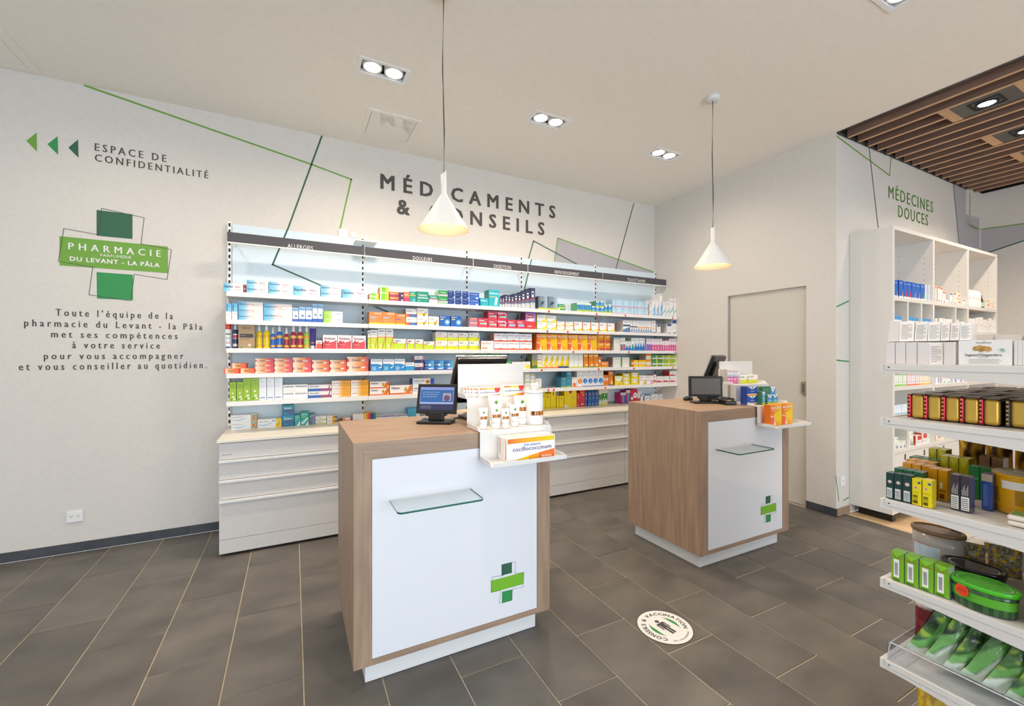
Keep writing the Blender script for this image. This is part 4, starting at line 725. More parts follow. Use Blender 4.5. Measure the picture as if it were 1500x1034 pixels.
 'gel':   ('f2eeee', 'c8c0bc', 'white box with orange head figure', 'E .55 .36 .4 f08838;G f6a868 .3 .3 .6 .5 .7 .2;E .3 .88 .06 6a7aa0;T .15 .7 .7 .05 c0a8a8 Gelomyrt;R .1 0 .9 .03 e07828'),
 'gelb':  ('f0f0f2', 'c8c8cc', 'tall white box with blue head figure', 'E .5 .36 .42 1f74d0;G 6cb4f0 .35 .2 .55 .5 .7 .3 .55 .1;R 0 0 1 .05 1f5cb8;R .15 .88 .5 .92 5070a8;T .15 .72 .7 .05 a8b0c0 Gelomyrt'),
 'gels':  ('f2eeee', 'c8c0bc', 'low white box with orange head figure', 'E .5 .25 .35 f08038;T .15 .8 .6 .08 9a98a0 Gelo;R 0 0 1 .08 e87828'),
 'rdo':   ('ec8020', '7c2c14', 'orange box with white paw', 'G fbf0e4 .5 .1 .9 .1 .85 .3 .65 .34;R .05 0 .95 .07 3c50a0;E .35 .6 .08 3c80b0;T .1 .84 .8 .1 fbe8d4 Solmu'),
 'rdk':   ('7c2c14', '5c2010', 'rust-brown box', 'T .2 .5 .5 .1 c08060 Sol'),
 'ney':   ('f4dc38', 'c8a81c', 'yellow lozenge box with white shield', 'G f6f6f2 .0 .95 .95 .95 .9 .55 .5 .4 .1 .6;T .15 .74 .6 .12 80a0c8 Neo-angin;R .8 .3 .95 .7 70c0d0;G d05040 .4 .1 .9 .2 .6 .05'),
 'neys':  ('f2d810', 'a89410', 'yellow throat box with half-moon label', 'G f0f4f6 .1 .94 .8 .94 .7 .4 .5 .26 .25 .4;T .2 .66 .5 .16 5a88c0 Angina;E .9 .8 .07 78b830'),
 'mbc':   ('f2efee', 'd8ccc8', 'white box with golden figure', 'G f0b430 .45 0 1 0 .95 .5 .8 .3 .6 .1;E .72 .4 .07 3c3c44;T .1 .74 .6 .1 b08080 Mebucaine;R .1 .4 .5 .56 f0c8a8'),
 'mbp':   ('f2efef', 'd8ccc8', 'white box with pink figure', 'G e8a4c4 .5 0 1 0 .95 .4 .7 .3;E .7 .4 .07 503c50;T .1 .76 .6 .1 a88090 Mebucaine;R .1 .4 .45 .52 e8b8c8'),
 'mbr':   ('f2efee', 'c0303c', 'white box with red label', 'R .05 .15 .7 .42 d0484c;T .1 .7 .7 .12 909098 Mebu;G 2c3440 .7 .1 .9 .15 .85 .4;E .8 .4 .05 f0a040'),
 'mag':   ('3c70b8', 'c01c6c', 'magenta and blue box', 'R 0 .78 1 1 eee8e0;R 0 0 .35 .78 b8186c;R .4 .1 .55 .7 98b8e0;T .1 .84 .7 .08 988890 Magne'),
 'bur2':  ('c81c4c', '8c1c3c', 'tall crimson box with white bubbles', 'E .7 .55 .3 f4e8e4;E .25 .34 .18 f4e8e4;R .1 0 .9 .14 e87828;G f0b030 .5 0 .9 0 .8 .2;T .5 .55 .4 .07 7c5058 Burger'),
 'wred':  ('efe8e4', 'd8d0c8', 'white and crimson box half hidden', 'G d83448 0 0 1 0 1 .48 0 .3;G f0b030 0 0 .3 0 .2 .2'),
 'wblu':  ('f0f2f4', '3c88d0', 'white box with blue slanted top', 'G 2c80d0 .0 .66 .9 1 1 1 1 .86 .0 .48;R .85 .8 1 .95 60b840'),
 'ang':   ('f3f1f0', '9cc0e8', 'white box with slanted blue lettering', 'G c84050 .6 0 1 0 1 .4;G 8898c0 .2 .4 .7 .74 .7 .82 .2 .48;E .16 .88 .05 e8503c'),
 'angy':  ('f3f1f0', '9cc0e8', 'white box with slanted lettering and yellow corner', 'G f0d020 .6 0 1 0 1 .36;G 8898c0 .2 .4 .7 .74 .7 .82 .2 .48;E .16 .88 .06 f0c020'),
 'ango':  ('f3f1f0', '9cc0e8', 'white box with slanted lettering and orange corner', 'G f08028 .6 0 1 0 1 .36;G 8898c0 .2 .4 .7 .74 .7 .82 .2 .48;E .16 .88 .06 e8503c'),
 # inner room and displays
 'bol':   ('1c64c4', '0c3c8c', 'tall cobalt-blue box', 'R 0 0 1 .1 f0ece8;G f0a030 .7 .1 .95 .1 1 .5;T .2 .82 .6 .06 e8f0fa Burger;E .5 .07 .06 4a98c8'),
 'bor':   ('1c64c4', '0c3c8c', 'tall cobalt-blue box with red flame', 'R 0 0 1 .1 f0ece8;G e03030 .5 .1 .95 .1 1 .6;T .2 .82 .6 .06 e8f0fa Burger;E .5 .07 .06 4a98c8'),
 'bog':   ('1c64c4', '0c3c8c', 'tall cobalt-blue box with green edge', 'R 0 0 1 .1 f0ece8;G 60c040 .6 .1 .95 .1 1 .6;T .2 .82 .6 .06 e8f0fa Burger'),
 'wbl':   ('f0f0f4', 'dce0e8', 'white box with blue stripe', 'R .6 .05 .8 .95 6c88d0'),
 'wcap':  ('f2efec', 'e0d8cc', 'slim white box with coloured top', 'R .1 .86 .9 .98 e06030;G d04828 .3 .05 .8 .05 .6 .25;R .3 .5 .7 .53 b0a8b8'),
 'wcaps': ('f2efec', 'e0d8cc', 'small white box with blue top mark', 'R .1 .82 .9 .96 3c90d0;G 40b8b0 .3 .05 .8 .05 .6 .3'),
 'wyo':   ('f4ece0', 'e0d8cc', 'small white and orange remedy box', 'R .1 .8 1 .95 f0c020;G f08028 .3 .3 .9 .3 .8 .7;R .1 0 .7 .1 f0a040'),
 'wbt':   ('f2f4f6', 'dce0e8', 'small white box with sky-blue top', 'R 0 .66 1 1 3c98d8;E .5 .3 .2 a0a0d8'),
 'wsl':   ('f1ede8', 'e4dcd0', 'slim white box with red mark', 'G c04838 .4 .4 .6 .4 .5 .58;R .3 .2 .7 .22 c8c0b8'),
 'wsg':   ('f1ede8', 'e4dcd0', 'slim white box with olive leaf mark', 'G a09048 .4 .4 .6 .4 .5 .62;R .3 .2 .7 .22 c8c0b8'),
 'tgl':   ('f1f2ee', 'c8e0a8', 'thin white box with green frame', 'R 0 0 1 .16 8cc850;R 0 0 .1 1 a8d870;E .6 .36 .14 88a0b0;R 0 .94 1 1 a8d870'),
 'tgr':   ('f3eeee', 'e8b0a8', 'thin white box with coral frame', 'R 0 0 1 .14 e87060;R 0 0 .1 1 f0a098;E .6 .36 .14 88a0b0;R 0 .94 1 1 f0a098'),
 'tgy':   ('f4f0e4', 'f0d090', 'thin white box with amber frame', 'R 0 0 1 .14 f0b020;R 0 0 .1 1 f0c860;E .6 .36 .14 b0a080'),
 'tbl':   ('e0eef6', 'b4d4e8', 'thin pale blue box', 'R 0 0 1 .12 88bce0;R .4 .3 .9 .6 f6fafc'),
 'pip':   ('eeb4d0', 'd8a0c0', 'pink and white herbal box', 'R 0 .8 1 1 f0e4ea;G 60a048 .5 .1 .8 .2 .6 .5'),
 'gpi':   ('eef2e6', 'd0e0c0', 'small white herbal box with purple flower', 'G 9060a8 .3 .05 .6 .05 .45 .55;E .7 .84 .12 58a848;G 60a048 .6 .05 .95 .05 .8 .35'),
 'redw':  ('f0ece8', 'd83c30', 'white box with red label', 'R .3 .5 1 .95 d8402c;T .1 .2 .6 .1 7890c0 Kytta'),
 'osc':   ('f6f3f0', 'f0ece8', 'small white homeopathic box', 'R .02 .82 .35 .98 e87420 f0a818;R .35 .82 .98 .98 f4d40c;G f08018 .3 .02 .98 .02 .98 .3 .7 .22 .45 .1;G f4d01c .08 .02 .6 .02 .85 .2;T .04 .42 .92 .2 50488c oscillococcinum;E .84 .86 .14 e8402c;T .3 .68 .35 .07 a8b0e0 Etats grippaux'),
 'opb':   ('f2edf0', 'b8b0a8', 'slim pink and white tube box', 'R 0 0 1 .5 e078b0;G 90c8d8 0 .5 1 .5 .5 .66;R .2 .3 .8 .36 fff;T .2 .86 .6 .06 707078 Alpha'),
 'bwo':   ('2050b0', '1c3c8c', 'blue box with white crest and orange base line', 'R 0 0 1 .14 f09820;R 0 .14 1 .2 f0f0ea;G f4f6f4 .1 1 .9 1 .5 .68;T .3 .4 .4 .12 e0e8f4 Vita;E .5 .86 .06 2c8040'),
 'ssg':   ('3c7c54', '2c6844', 'dark green remedy box', 'T .2 .8 .6 .06 a8c8b0 Sinup;R .2 .1 .6 .36 a8a8b0'),
 'sst':   ('4a9cd0', '3c7c54', 'slim blue and white crested box', 'G f4f6f4 0 1 1 1 .5 .7;R 0 0 1 .18 b8d020;R .2 .3 .8 .6 80c0e0;E .5 .88 .1 2c8040'),
}
_pk = {}
def pack_mesh(style, w_, h_, d_, m='print'):
    key = (style, round(w_, 3), round(h_, 3), round(d_, 3), m)
    if key in _pk: return _pk[key]
    w_, h_, d_ = key[1:4]; body, side, look, art = ST[style]
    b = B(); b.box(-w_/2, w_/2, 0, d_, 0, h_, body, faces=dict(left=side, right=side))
    # tuck flaps of the carton: a seam along the top and both ends
    for x in (-w_/2-0.0002, w_/2+0.0002): b.face([(x, d_*0.04, h_*0.12), (x, d_*0.96, h_*0.12), (x, d_*0.96, h_*0.15), (x, d_*0.04, h_*0.15)], body)
    b.face([(-w_*0.48, d_*0.86, h_+0.0002), (w_*0.48, d_*0.86, h_+0.0002), (w_*0.48, d_*0.88, h_+0.0002), (-w_*0.48, d_*0.88, h_+0.0002)], side)
    k = 0
    def pt(u, v): return (-w_/2+u*w_, -0.0003-0.00012*k, v*h_)
    for it in art.split(';'):
        q = it.split(' '); k += 1
        if q[0] == 'R':
            u0, v0, u1, v1 = map(float, q[1:5]); c1 = q[5]; c2 = q[6] if len(q) > 6 else c1
            c1, c2 = [(c*2 if len(c) == 3 else c) for c in (c1, c2)]
            b.face([pt(u0, v0), pt(u1, v0), pt(u1, v1), pt(u0, v1)], [c1, c2, c2, c1])
        elif q[0] == 'T':
            u, v, tw, th = map(float, q[1:5]); s_ = ' '.join(q[6:])
            if h_*th < 0.0035 or w_*tw < 0.006:   # too small to read: a line of print
                b.face([pt(u, v), pt(u+tw, v), pt(u+tw, v+th*0.7), pt(u, v+th*0.7)], q[5]); continue
            put_text(b, s_, Vector(pt(u, v)), UX, UZ, tw*w_, th*h_, q[5], 0.01)
        elif q[0] == 'E':
            u, v, r = map(float, q[1:4]); r_ = r*w_ if r*w_ < r*h_*3 else r*h_*3; c = q[4]*2 if len(q[4]) == 3 else q[4]
            ce = pt(u, v); b.face([(ce[0]+r_*math.cos(2*PI*i/14), ce[1], min(h_*.995, max(h_*.005, ce[2]+r_*math.sin(2*PI*i/14)))) for i in range(14)], c)
        elif q[0] == 'G':
            f = list(map(float, q[2:])); b.face([pt(f[i], f[i+1]) for i in range(0, len(f), 2)], q[1])
    me = b.mesh('pack', m); _pk[key] = me; return me

# ------------------------------------------------------------------ rows of goods on the wall shelves
# each entry: left px, right px, top px (read on the photograph on the shelf's front plane), style, stack [, lift in stack units]
ROWS = {
0: '''327.2 356.1 414.1 bep 1|356.1 360.8 416.9 mar 1|361 392.8 409.5 bep 2|393.5 428.2 412 bep 2|429 469 418.3 bep 1|469.6 500 417.2 bep 2|501.4 537 423 bep 1
541.5 554.8 429.3 aloe 1|556.3 569.5 420.2 aloet 1|569.8 591.2 427 marg 2|591.5 600 427.3 ormag 1|600.3 609.2 426.5 grn 1|609.7 628 426.3 grnw 1|628.5 641.2 432 grnh 1|641.9 656 424.7 grns 2|656.5 666.8 425.2 navy 2|667.1 677.3 425.7 navy 2|677.6 687.8 426.5 navy 2|688.2 702.2 428 blu 2
703.3 715.6 436.2 tea 1|716 731.8 424 teat 1|732 735.5 435.1 ibe 1|735.7 739.2 435.1 ibe 1|739.5 743.8 431.3 ibe 1|744 748.4 432 ibe 1|748.7 753 432.8 ibe 1|753.2 758.6 429.8 ibe 1|758.9 763.3 430.3 ibe 1|763.7 769.8 427 ibe 1|770 776.4 424.5 ibe 1|776.7 784 421.5 ibe 1
788.5 801.8 433.5 gry 1|802.1 816.7 434 gry 1|817 828 445 gyl 1|845 848.4 443.1 sin 1|848.6 851.9 443.3 sin 1|852.1 855.4 443.5 sin 1|855.6 858.9 443.7 sin 1|859.1 862.4 444 sin 1|862.6 866 444.3 sin 1|866.4 872.3 447.8 sinw 1|872.5 878.7 440.6 sinw 2|878.9 885 440.9 sinw 2|885.2 890.5 446 sinw 1|890.8 896.4 445.6 sinw 1
897 907.6 438.4 pnk 2|907.8 918.2 439.2 pnk 2|918.4 928.3 440 pnk 2|928.8 938.8 440.8 pnk 2|939 949.2 441.6 pnk 2|951.5 954.7 446 rhi2 1|954.9 959.9 438.4 rhi 1|960.1 965.2 438.4 rhi 1|965.5 970.6 429.9 rhi 1|970.9 975.4 441.8 rhi2 1|975.7 980.7 441.8 rhi2 1|981 986.5 437.2 rhi2 1|987 992 437.2 rhi2 1''',
1: '''330.8 339.2 443.9 bepv 1|339.7 348.1 443.9 bepv 1|349 385.4 441.4 bepp 3|386 427.9 444 bepp 2|428.4 437.2 450.6 nas 1|437.8 447.2 449 nas 1|447.6 457 449.7 nas 1|457.6 465 444.7 nas 1|465.4 472.9 445.4 nas 1|473.6 502 455.3 lime 2
541 560 456.2 org 1|560.2 579 456.7 org 1|579.3 594 459.2 orgs 1|594.7 610.7 451.6 wrb 2|611.2 627.2 451.3 wyx 2|627.7 643 463.3 wyx 1|643.6 659.3 462.3 glow 1|660.3 675.8 462.6 glow 1|688.2 699.8 465.6 pbl 2
700.4 714.4 465.4 ren 1|715 728.4 455.7 ren 2|729 742.8 456.5 ren2 2|743.3 756.5 468 renb 1|756.9 769.5 468.4 renb 1|769.9 784.8 456.5 renp 1
787 801 460.7 bio 2|801.3 815 461.8 bio 2|815.7 827.8 470.5 bios 2|828.5 840.6 471 bios 2|841.3 853.5 471.2 bios 1|854 865.6 471.9 bios 1|866 877.4 472.2 bios 1|878 889.3 472.6 bios 1|889.8 900.7 473.2 bios 1
912.6 922.9 469 wn 1|923.2 926.5 469.2 wns 1|926.7 930 469.3 wns 1|930.2 933.5 469.5 wns 1|933.7 937 469.6 wno 1|937.2 940.4 469.7 wno 1|940.6 943.9 469.8 wno 1|944.1 947.4 469.9 wno 1|947.6 950.8 470 wno 1|951 954.4 470.1 wno 1|954.8 957.5 469.6 wnt2 1|957.8 960.6 469.6 wnt2 1|962.4 967.7 475 wnt 1|976.6 984 473.9 wnt 1|984.2 991.4 465.5 wnt 1''',
2: '''462.7 471.8 498.6 redsm 1|473 494.2 490.4 anti 1|494.8 515.4 490.7 anti 1|516.2 536 491.2 anti 1
538.8 542.8 484 alg 1|543.1 553 482.9 alg 1|553.5 564.6 480 alg 1|565 576 480.8 alg 1|576.4 596 496.1 algf 1|596.6 608 496.8 algf 1|608.5 620.4 497 algf 1|621 637.5 499.9 algf 1|638.4 655.6 486.1 algp 2|655.9 671.5 486.9 algp 2|671.8 687.2 487.2 algb 2|687.5 702.6 487.2 algb 2
704.9 723.4 499.1 rio 1|723.8 743 488.2 rio2 2|743.3 761.2 488.2 rio2 2|761.5 779.3 489 rio2 2
786 801 489 neo 1|801.2 816.4 489.3 neo 1|816.7 831.8 489.6 neo 1|832.1 846.6 490 neo 1|846.9 860.9 490.5 neo 1|861.1 874.5 491 neo 1|875.2 884.4 490 neos 2|884.8 893.9 490.2 neos 2
899.3 902.2 494.5 slw 1|902.4 905.4 494.5 slw 1|905.6 908.4 494.5 slw 1|908.7 912.4 494.6 slr 1|912.6 916.1 494.6 slr 1|916.4 920.2 499.8 slb 1|920.4 924.4 499.8 slb 1|924.8 928.9 495 slg 1|929.1 932.9 495 slb 1|933.1 936.8 495 slb 1|937 940.7 495.2 slb 1|940.9 944.6 495.2 slb 1|946.9 950.8 496 slp 1|951 954.8 496.2 slp 1|955.2 958.8 496.2 slk 1|959 962.5 496.2 slk 1|962.7 966.3 496.3 slk 1|966.5 970.1 496.3 slk 1|970.4 973.4 499 slks 1|973.6 976.6 499 slks 1|976.8 979.9 499 slks 1|980.2 983.4 496.4 slk 1|983.6 986.8 496.4 slk 1|987 990 496.4 slk 1''',
3: '''327.5 350.3 539.8 fno 1|350.6 373.2 539.5 fno 1|338 361 539.7 fno 1 1|373.8 401 525 fnp 3|401.8 428.3 525 fnp 3|428.9 456.2 523.8 fnp 2|457 482.5 527.2 fns 2|483 507.7 527.2 fns 2|508.2 539.6 522.6 fns 2
543.3 560.2 526 vib 1|561 577.2 526 vib 1|577.8 593.3 525.8 vib 1|594 606.8 531 vibl 1|607.5 620.4 521.4 wnav 2|622 635.8 528 burst 1|636 649.8 528 burst 1|650 663.6 528 burst 1
703.4 718.5 519 green 2|719.4 734.6 518.6 green 2|735.6 749 529 green 1|750 763 530 yel 1|763.3 777 529.7 yel 1
779.4 783.2 518.7 mdim 1|783.5 787 517 mdim 1|787.3 793.9 519.2 mert 1|794.2 802.1 515.5 mer 1|802.4 810 515.5 mer 1|810.2 817.7 515.5 mer 1|818 825.7 515.6 merb 1|825.9 833 515.6 merb 1|833.6 840.2 517.2 wl 1|840.4 847 517.2 wl 1|847.4 854 517.3 wl 1|854.8 861.4 518.2 bur 1|862.7 869 518.2 bur 1|869.5 876.5 518.3 bur 1|876.9 880.7 522.8 burs 1|881 891.4 529.6 burs 1
898 911 523.3 wgs 1|911.5 923.5 523.3 wgs 1|924.4 935.2 527.4 iry 1|935.7 945.7 527.4 iyy 1|946.4 954 517.6 isl 1|955 963.9 520 isg 2|964.4 973.1 520 isg 2|973.5 981.8 520.2 isy 2|982.2 991 520.2 isy 2''',
4: '''336 346 560.3 daisy 1|346.6 356 559.9 daisy 1|356.2 367.4 554.6 daisy 1|367.6 379 554.2 daisy 1|379.4 390.4 553.4 tall 1|391 402 553 tall 1|402.4 414 551.2 tall 1|414.7 451 563.8 dia 2|451.6 485.6 563.8 but 2|486 513.6 557.8 dgel 3|514 540 557 dgel 3
541.6 570 559 vol 2|571 604 564.8 vol 1|604.5 636 554.7 vold 2|636.5 653 563 thin 1
769.8 776.6 546.5 wsm 2|777.4 783.6 548 wsm 2|784.2 793.4 554.4 wgr 1
822.4 830.2 552.9 tes 1|830.5 837.3 544.3 tes 1|838 845 552.7 gels 1|845.2 853.3 542 gel 1|853.6 861 542 gelb 1|861.3 868.6 542.1 gelb 1|868.9 876.4 542.2 gelb 1|876.7 884 542.2 gelb 1|884.3 887.6 549.4 burs 1|887.9 891.1 549.4 burs 1|891.4 898 544.2 rdo 1
900.8 912 550.7 ney 1|912.5 923.7 547.2 neys 3|924.5 935.7 546 neys 2|936.6 946.6 550 mbc 1|947 957 550 mbp 1|957.3 961.5 548.8 mbr 1|961.8 971 551.4 mbr 1|971.2 980.5 551.2 mbr 1|981 990.5 543.3 mbr 2''',
5: '''338.4 376.3 608.7 neu 2|377 412.5 614.6 neu2 1|413.2 431 594 sys 2|431.5 440 608 teal 1|440.5 452 604 teal2 1|452.4 461.4 606.8 gpur 1|462 478.4 610.2 wlim 2|478.8 494.4 609.3 wrain 2|501.7 516 612.7 orw 1|516.7 533.5 606.8 whl 1
533.9 550.4 605.5 rain 1|551 577.6 609.5 flat 1|578.2 597.5 608 flat 1|598 615 598.5 blub 1
794 799.3 575.2 per 1|799.6 806.4 576.9 per 1|806.7 814.5 570.5 per 1|815.4 818.9 580 per 1|819.3 826 580 per 1
826.6 844.5 567.5 perb 1|844.8 849 575.5 perr 1|849.3 856.7 568.1 perr 1|857 860.3 574 bluh 1|861.4 866.4 573.5 bluh 1|866.6 871.5 573.3 bluh 1|871.8 877 573 bluh 1|877.3 881.6 571 gwh 1|881.9 890 568.5 gwh 1
909.2 916.8 575.5 mag 1|917.1 923 571.6 mag 1|923.4 934 570.3 bur2 1|934.2 938 573.4 wred 1|938.3 942.3 573.7 wblu 1|944.2 953 579.8 ang 1|953.7 964.5 577.7 angy 1|965 974.8 577.2 ango 1|975.2 984.2 576.8 ang 1|984.8 992.5 576.3 ang 1'''}
ROWN = ['top shelf', 'second shelf', 'third shelf', 'fourth shelf', 'fifth shelf', 'worktop']
LV = {1: [''], 2: ['lower', 'upper'], 3: ['bottom', 'middle', 'top']}
def short(look, n=8):
    return look
goods = []          # (object, look, place, x, level word)
KIND = {}
for nm_, ss_ in (('ointment_box', 'bep bepv bepp lime fno fnp fns dia but dgel neu neu2 vol vold'), ('nasal_spray_box', 'nas rhi rhi2 pnk slb slg slp slk slks slw slr sin sinw sst'), ('tablet_box', 'anti alg algf algp algb vib vibl wnav burst glow wrb wyx marg ormag navy blu org orgs ren ren2 renb renp rio rio2 grn grnw grnh grns wn wns wno wnt wnt2'),
                 ('lozenge_box', 'wgs iry iyy isl isg isy ney neys mbc mbp mbr'), ('vitamin_box', 'aloe aloet mer merb mert bur burs bol bor bog'), ('eye_drop_box', 'sys teal teal2 gpur'), ('drops_box', 'ibe per perb perr bluh gwh'), ('sachet_box', 'neo neos gry'), ('herbal_box', 'daisy tgl tgr tgy tbl gpi wsl wsg')):
    for s_ in ss_.split(): KIND[s_] = nm_
def place_box(style, p, w_, h_, d_, rz, place, lvl, cat='box', name='medicine_box', group=None, look=None, m='print', xkey=None, rot=None):
    if name == 'medicine_box': name = KIND.get(style, name)
    o = link(name, pack_mesh(style, w_, h_, d_, m), None, p, rz if rot is None else rot)
    goods.append((o, look or ST[style][2], place, xkey if xkey is not None else p[0], lvl)); tag(o, None, cat, group or f'goods on the {place}'); return o
def plane_row(entries, Y, z, place_of, default_d=0.085, maxd=0.30, cat='box', name='medicine_box', zmax=None):
    for e in entries.replace('\n', '|').split('|'):
        q = e.split()
        x0, x1, ty, st, n_ = float(q[0]), float(q[1]), float(q[2]), q[3], int(q[4]); lift = float(q[5]) if len(q) > 5 else 0
        a, c_ = on('Y', Y, x0, ty), on('Y', Y, x1, ty); hh = a.z - z
        if zmax: hh = min(hh, zmax-z)
        xm = (a.x+c_.x)/2; w_ = c_.x-a.x-0.0012; h1 = hh/n_-0.0006
        if w_ < 0.004 or h1 < 0.004: print('BAD', e, w_, h1); continue
        d_ = min(maxd, max(default_d, w_*0.45 if w_ > 0.15 else default_d))
        if st == 'flat': d_ = 0.09
        for l in range(n_):
            zz = z + (l+lift)*hh/n_ + 0.0004
            jx = random.uniform(-0.0004, 0.0004)
            place_box(st, (xm+jx, Y+random.uniform(0, 0.002)+(0.001*l), zz), w_, h1, d_, random.uniform(-0.004, 0.004) if w_ < 0.05 else random.uniform(-0.007, 0.007), place_of(xm), LV.get(n_, [''])[l] if not lift else 'resting on top')
def bay_of(x, r): return f'{ROWN[r]}, {SIGN[max(0, min(4, [j for j in range(6) if BX[j] <= x+0.02][-1]))]} bay'
for r in range(6):
    Y, z = (3.708, SH[r]) if r < 5 else (3.915, TOPZ)
    plane_row(ROWS[r], Y, z, lambda x, r=r: bay_of(x, r), 0.10 if r == 5 else 0.11, 0.28 if r < 5 else 0.11, zmax=SH[r-1]-0.037 if r else None)

# a few set back behind the front row
def back_box(st, x0, x1, ty, Y, z, place, d_=0.06, n_=1):
    a, c_ = on('Y', Y, x0, ty), on('Y', Y, x1, ty); hh = (a.z-z)/n_
    for l in range(n_): place_box(st, ((a.x+c_.x)/2, Y, z+l*hh+0.0004), c_.x-a.x-0.001, hh-0.0006, d_, 0, place, 'standing behind' if n_ == 1 else LV[n_][l]+' behind')
back_box('dte', 821.5, 830, 544.3, 3.86, SH[4], bay_of(2.6, 4))
back_box('rdk', 884, 891.5, 544.5, 3.87, SH[4], bay_of(3.0, 4))

# bottles, cans and tubes of the third ALLERGIES shelf
YB = 3.745
def round_pack(name, look, cat, place, p, parts_, group=None, xkey=None):
    t = thing(name, 'x', cat, p, 0, group or f'goods on the {place}')
    for nm, prof, colf, m_ in parts_:
        b = B(); b.loft(prof, colf, 24, smooth=True); b.obj(nm, m_, t)
    goods.append((t, look, place, xkey if xkey is not None else p[0], '')); return t
def spray(px0, px1, top, body, label, look, cap='f4f4f2', neck=None):
    a, c_ = on('Y', YB, px0, top), on('Y', YB, px1, top); r = (c_.x-a.x)/2; z = SH[2]; hh = a.z-z; hb = hh*0.72
    if hb/r > 6: hb = hh*.7
    sh = lambda a_, k: label if (-160 < a_ < -20 and k in (2, 4)) else body
    round_pack('spray_bottle', look, 'bottle', bay_of(0, 2), ((a.x+c_.x)/2, YB+r, z), [
        ('body', [(0.0, r*0.94, r*0.8), (0.002, r, r*0.85), (hb*0.10, r, r*0.85), (hb*0.22, r, r*0.85), (hb*0.62, r, r*0.85), (hb*0.78, r*0.98, r*0.84), (hb*0.88, r*0.94, r*0.8), (hb*0.96, r*0.7, r*0.6), (hb, r*0.42, r*0.42)], sh, 'film'),
        ('spray_cap', [(hb, r*0.44, r*0.44), (hb+hh*0.05, r*0.5, r*0.5), (hb+hh*0.1, r*0.46, r*0.46), (hb+hh*0.2, r*0.34, r*0.3), (hb+hh*0.27, r*0.24, r*0.2), (hh, r*0.12, r*0.1)], lambda a_, k: cap, 'film')])
def can(px0, px1, top, capc, bodyc, bands, look, cap_m='film'):
    a, c_ = on('Y', YB, px0, top), on('Y', YB, px1, top); r = (c_.x-a.x)/2; z = SH[2]; hh = a.z-z; hb = hh*0.72
    prof = [(0, r*0.95, r*0.95)] + [(hb*f, r, r) for f in (0.01, 0.1, 0.25, 0.32, 0.5, 0.56, 0.72, 0.78, 0.96)] + [(hb, r*0.93, r*0.93)]
    round_pack('spray_can', look, 'can', bay_of(0, 2), ((a.x+c_.x)/2, YB+r, z), [
        ('body', prof, lambda a_, k: bands.get(k, bodyc) if -130 < a_ < -50 else bodyc, 'film'),
        ('cap', [(hb, r*0.94, r*0.94), (hb+hh*.02, r*0.97, r*0.97), (hh*0.97, r*0.95, r*0.95), (hh, r*0.85, r*0.85)] if cap_m == 'film' else [(hb, r*.5, r*.5), (hh*0.86, r*.45, r*.45), (hh*.88, r*.3, r*.3), (hh, r*0.25, r*0.25)], lambda a_, k: capc, 'film')])
can(329.2, 338.7, 471.2, 'dc3c30', 'f0eeee', {7: '28304c', 5: 'b0b8d0', 3: 'e0a0a0', 1: '3c5a94'}, 'white aerosol can with red cap')
can(339.8, 349, 472.3, 'f2f4f6', '26345c', {7: 'e8e8ea', 6: 'c84048', 5: '98a4c0', 2: 'd0d4dc'}, 'navy aerosol can with clear cap', 'nozzle')
Y_ = 'f4d818'
spray(374.5, 384, 474, Y_, 'e8b820', 'large yellow spray bottle')
spray(385, 395.2, 474.2, Y_, 'e8b820', 'large yellow spray bottle')
spray(396.4, 403.2, 479.2, '2870c8', 'f0a83c', 'small blue spray bottle')
spray(404.4, 414, 474.7, '2870c8', 'f0a83c', 'larger blue spray bottle')
spray(415.8, 423.4, 479.5, 'b02838', 'e8b83c', 'small red spray bottle')
spray(425.4, 434.5, 475.4, 'a82840', 'f0b840', 'tall red spray bottle')
spray(435.4, 444.2, 475.6, 'a82840', 'f0b840', 'tall red spray bottle')
spray(445, 454, 475.9, 'a4cc50', 'f0a030', 'lime green spray bottle with orange tag')
# purple tube standing on its white cap
a, c_ = on('Y', YB, 453.6, 479.2), on('Y', YB, 463.4, 479.2); r = (c_.x-a.x)/2; hh = a.z-SH[2]
round_pack('sun_cream_tube', 'purple tube standing on its white cap', 'tube', bay_of(0, 2), ((a.x+c_.x)/2, YB+r, SH[2]), [
    ('cap', [(0, r*.7, r*.7), (0.002, r*.74, r*.74), (hh*.16, r*.72, r*.72)], lambda a_, k: 'f2f2f2', 'film'),
    ('tube', [(hh*.16, r*.72, r*.7), (hh*.26, r*.8, r*.66), (hh*.3, r*.82, r*.64), (hh*.72, r*.94, r*.34), (hh*.9, r*.98, r*.14), (hh*.96, r, r*.06), (hh, r, r*.03)], lambda a_, k: ('f0b030' if k in (1, 3) and -130 < a_ < -50 and k == 1 else ('e8e8f0' if k == 5 else '4a3488')), 'film')])
# kraft carton
a, c_ = on('Y', 3.708, 349.2, 474.3), on('Y', 3.708, 373, 474.3); hh = a.z-SH[2]; w_ = c_.x-a.x
ST['kraft'] = ('b49468', '967850', 'brown kraft hanging carton', 'E .5 .84 .2 a08058;E .5 .84 .185 b49468;T .2 .8 .6 .07 5a4838 PARASITS;R .08 .44 .92 .6 383432;T .14 .5 .3 .06 8a8480 Herba;T .1 .36 .6 .04 6a583c Lutte;E .68 .14 .09 d8d0c4;E .9 .04 .1 6a8850;E .2 .04 .08 6a8850')
place_box('kraft', ((a.x+c_.x)/2, 3.708, SH[2]+0.0004), w_, hh, 0.05, 0, bay_of(0, 2), '')

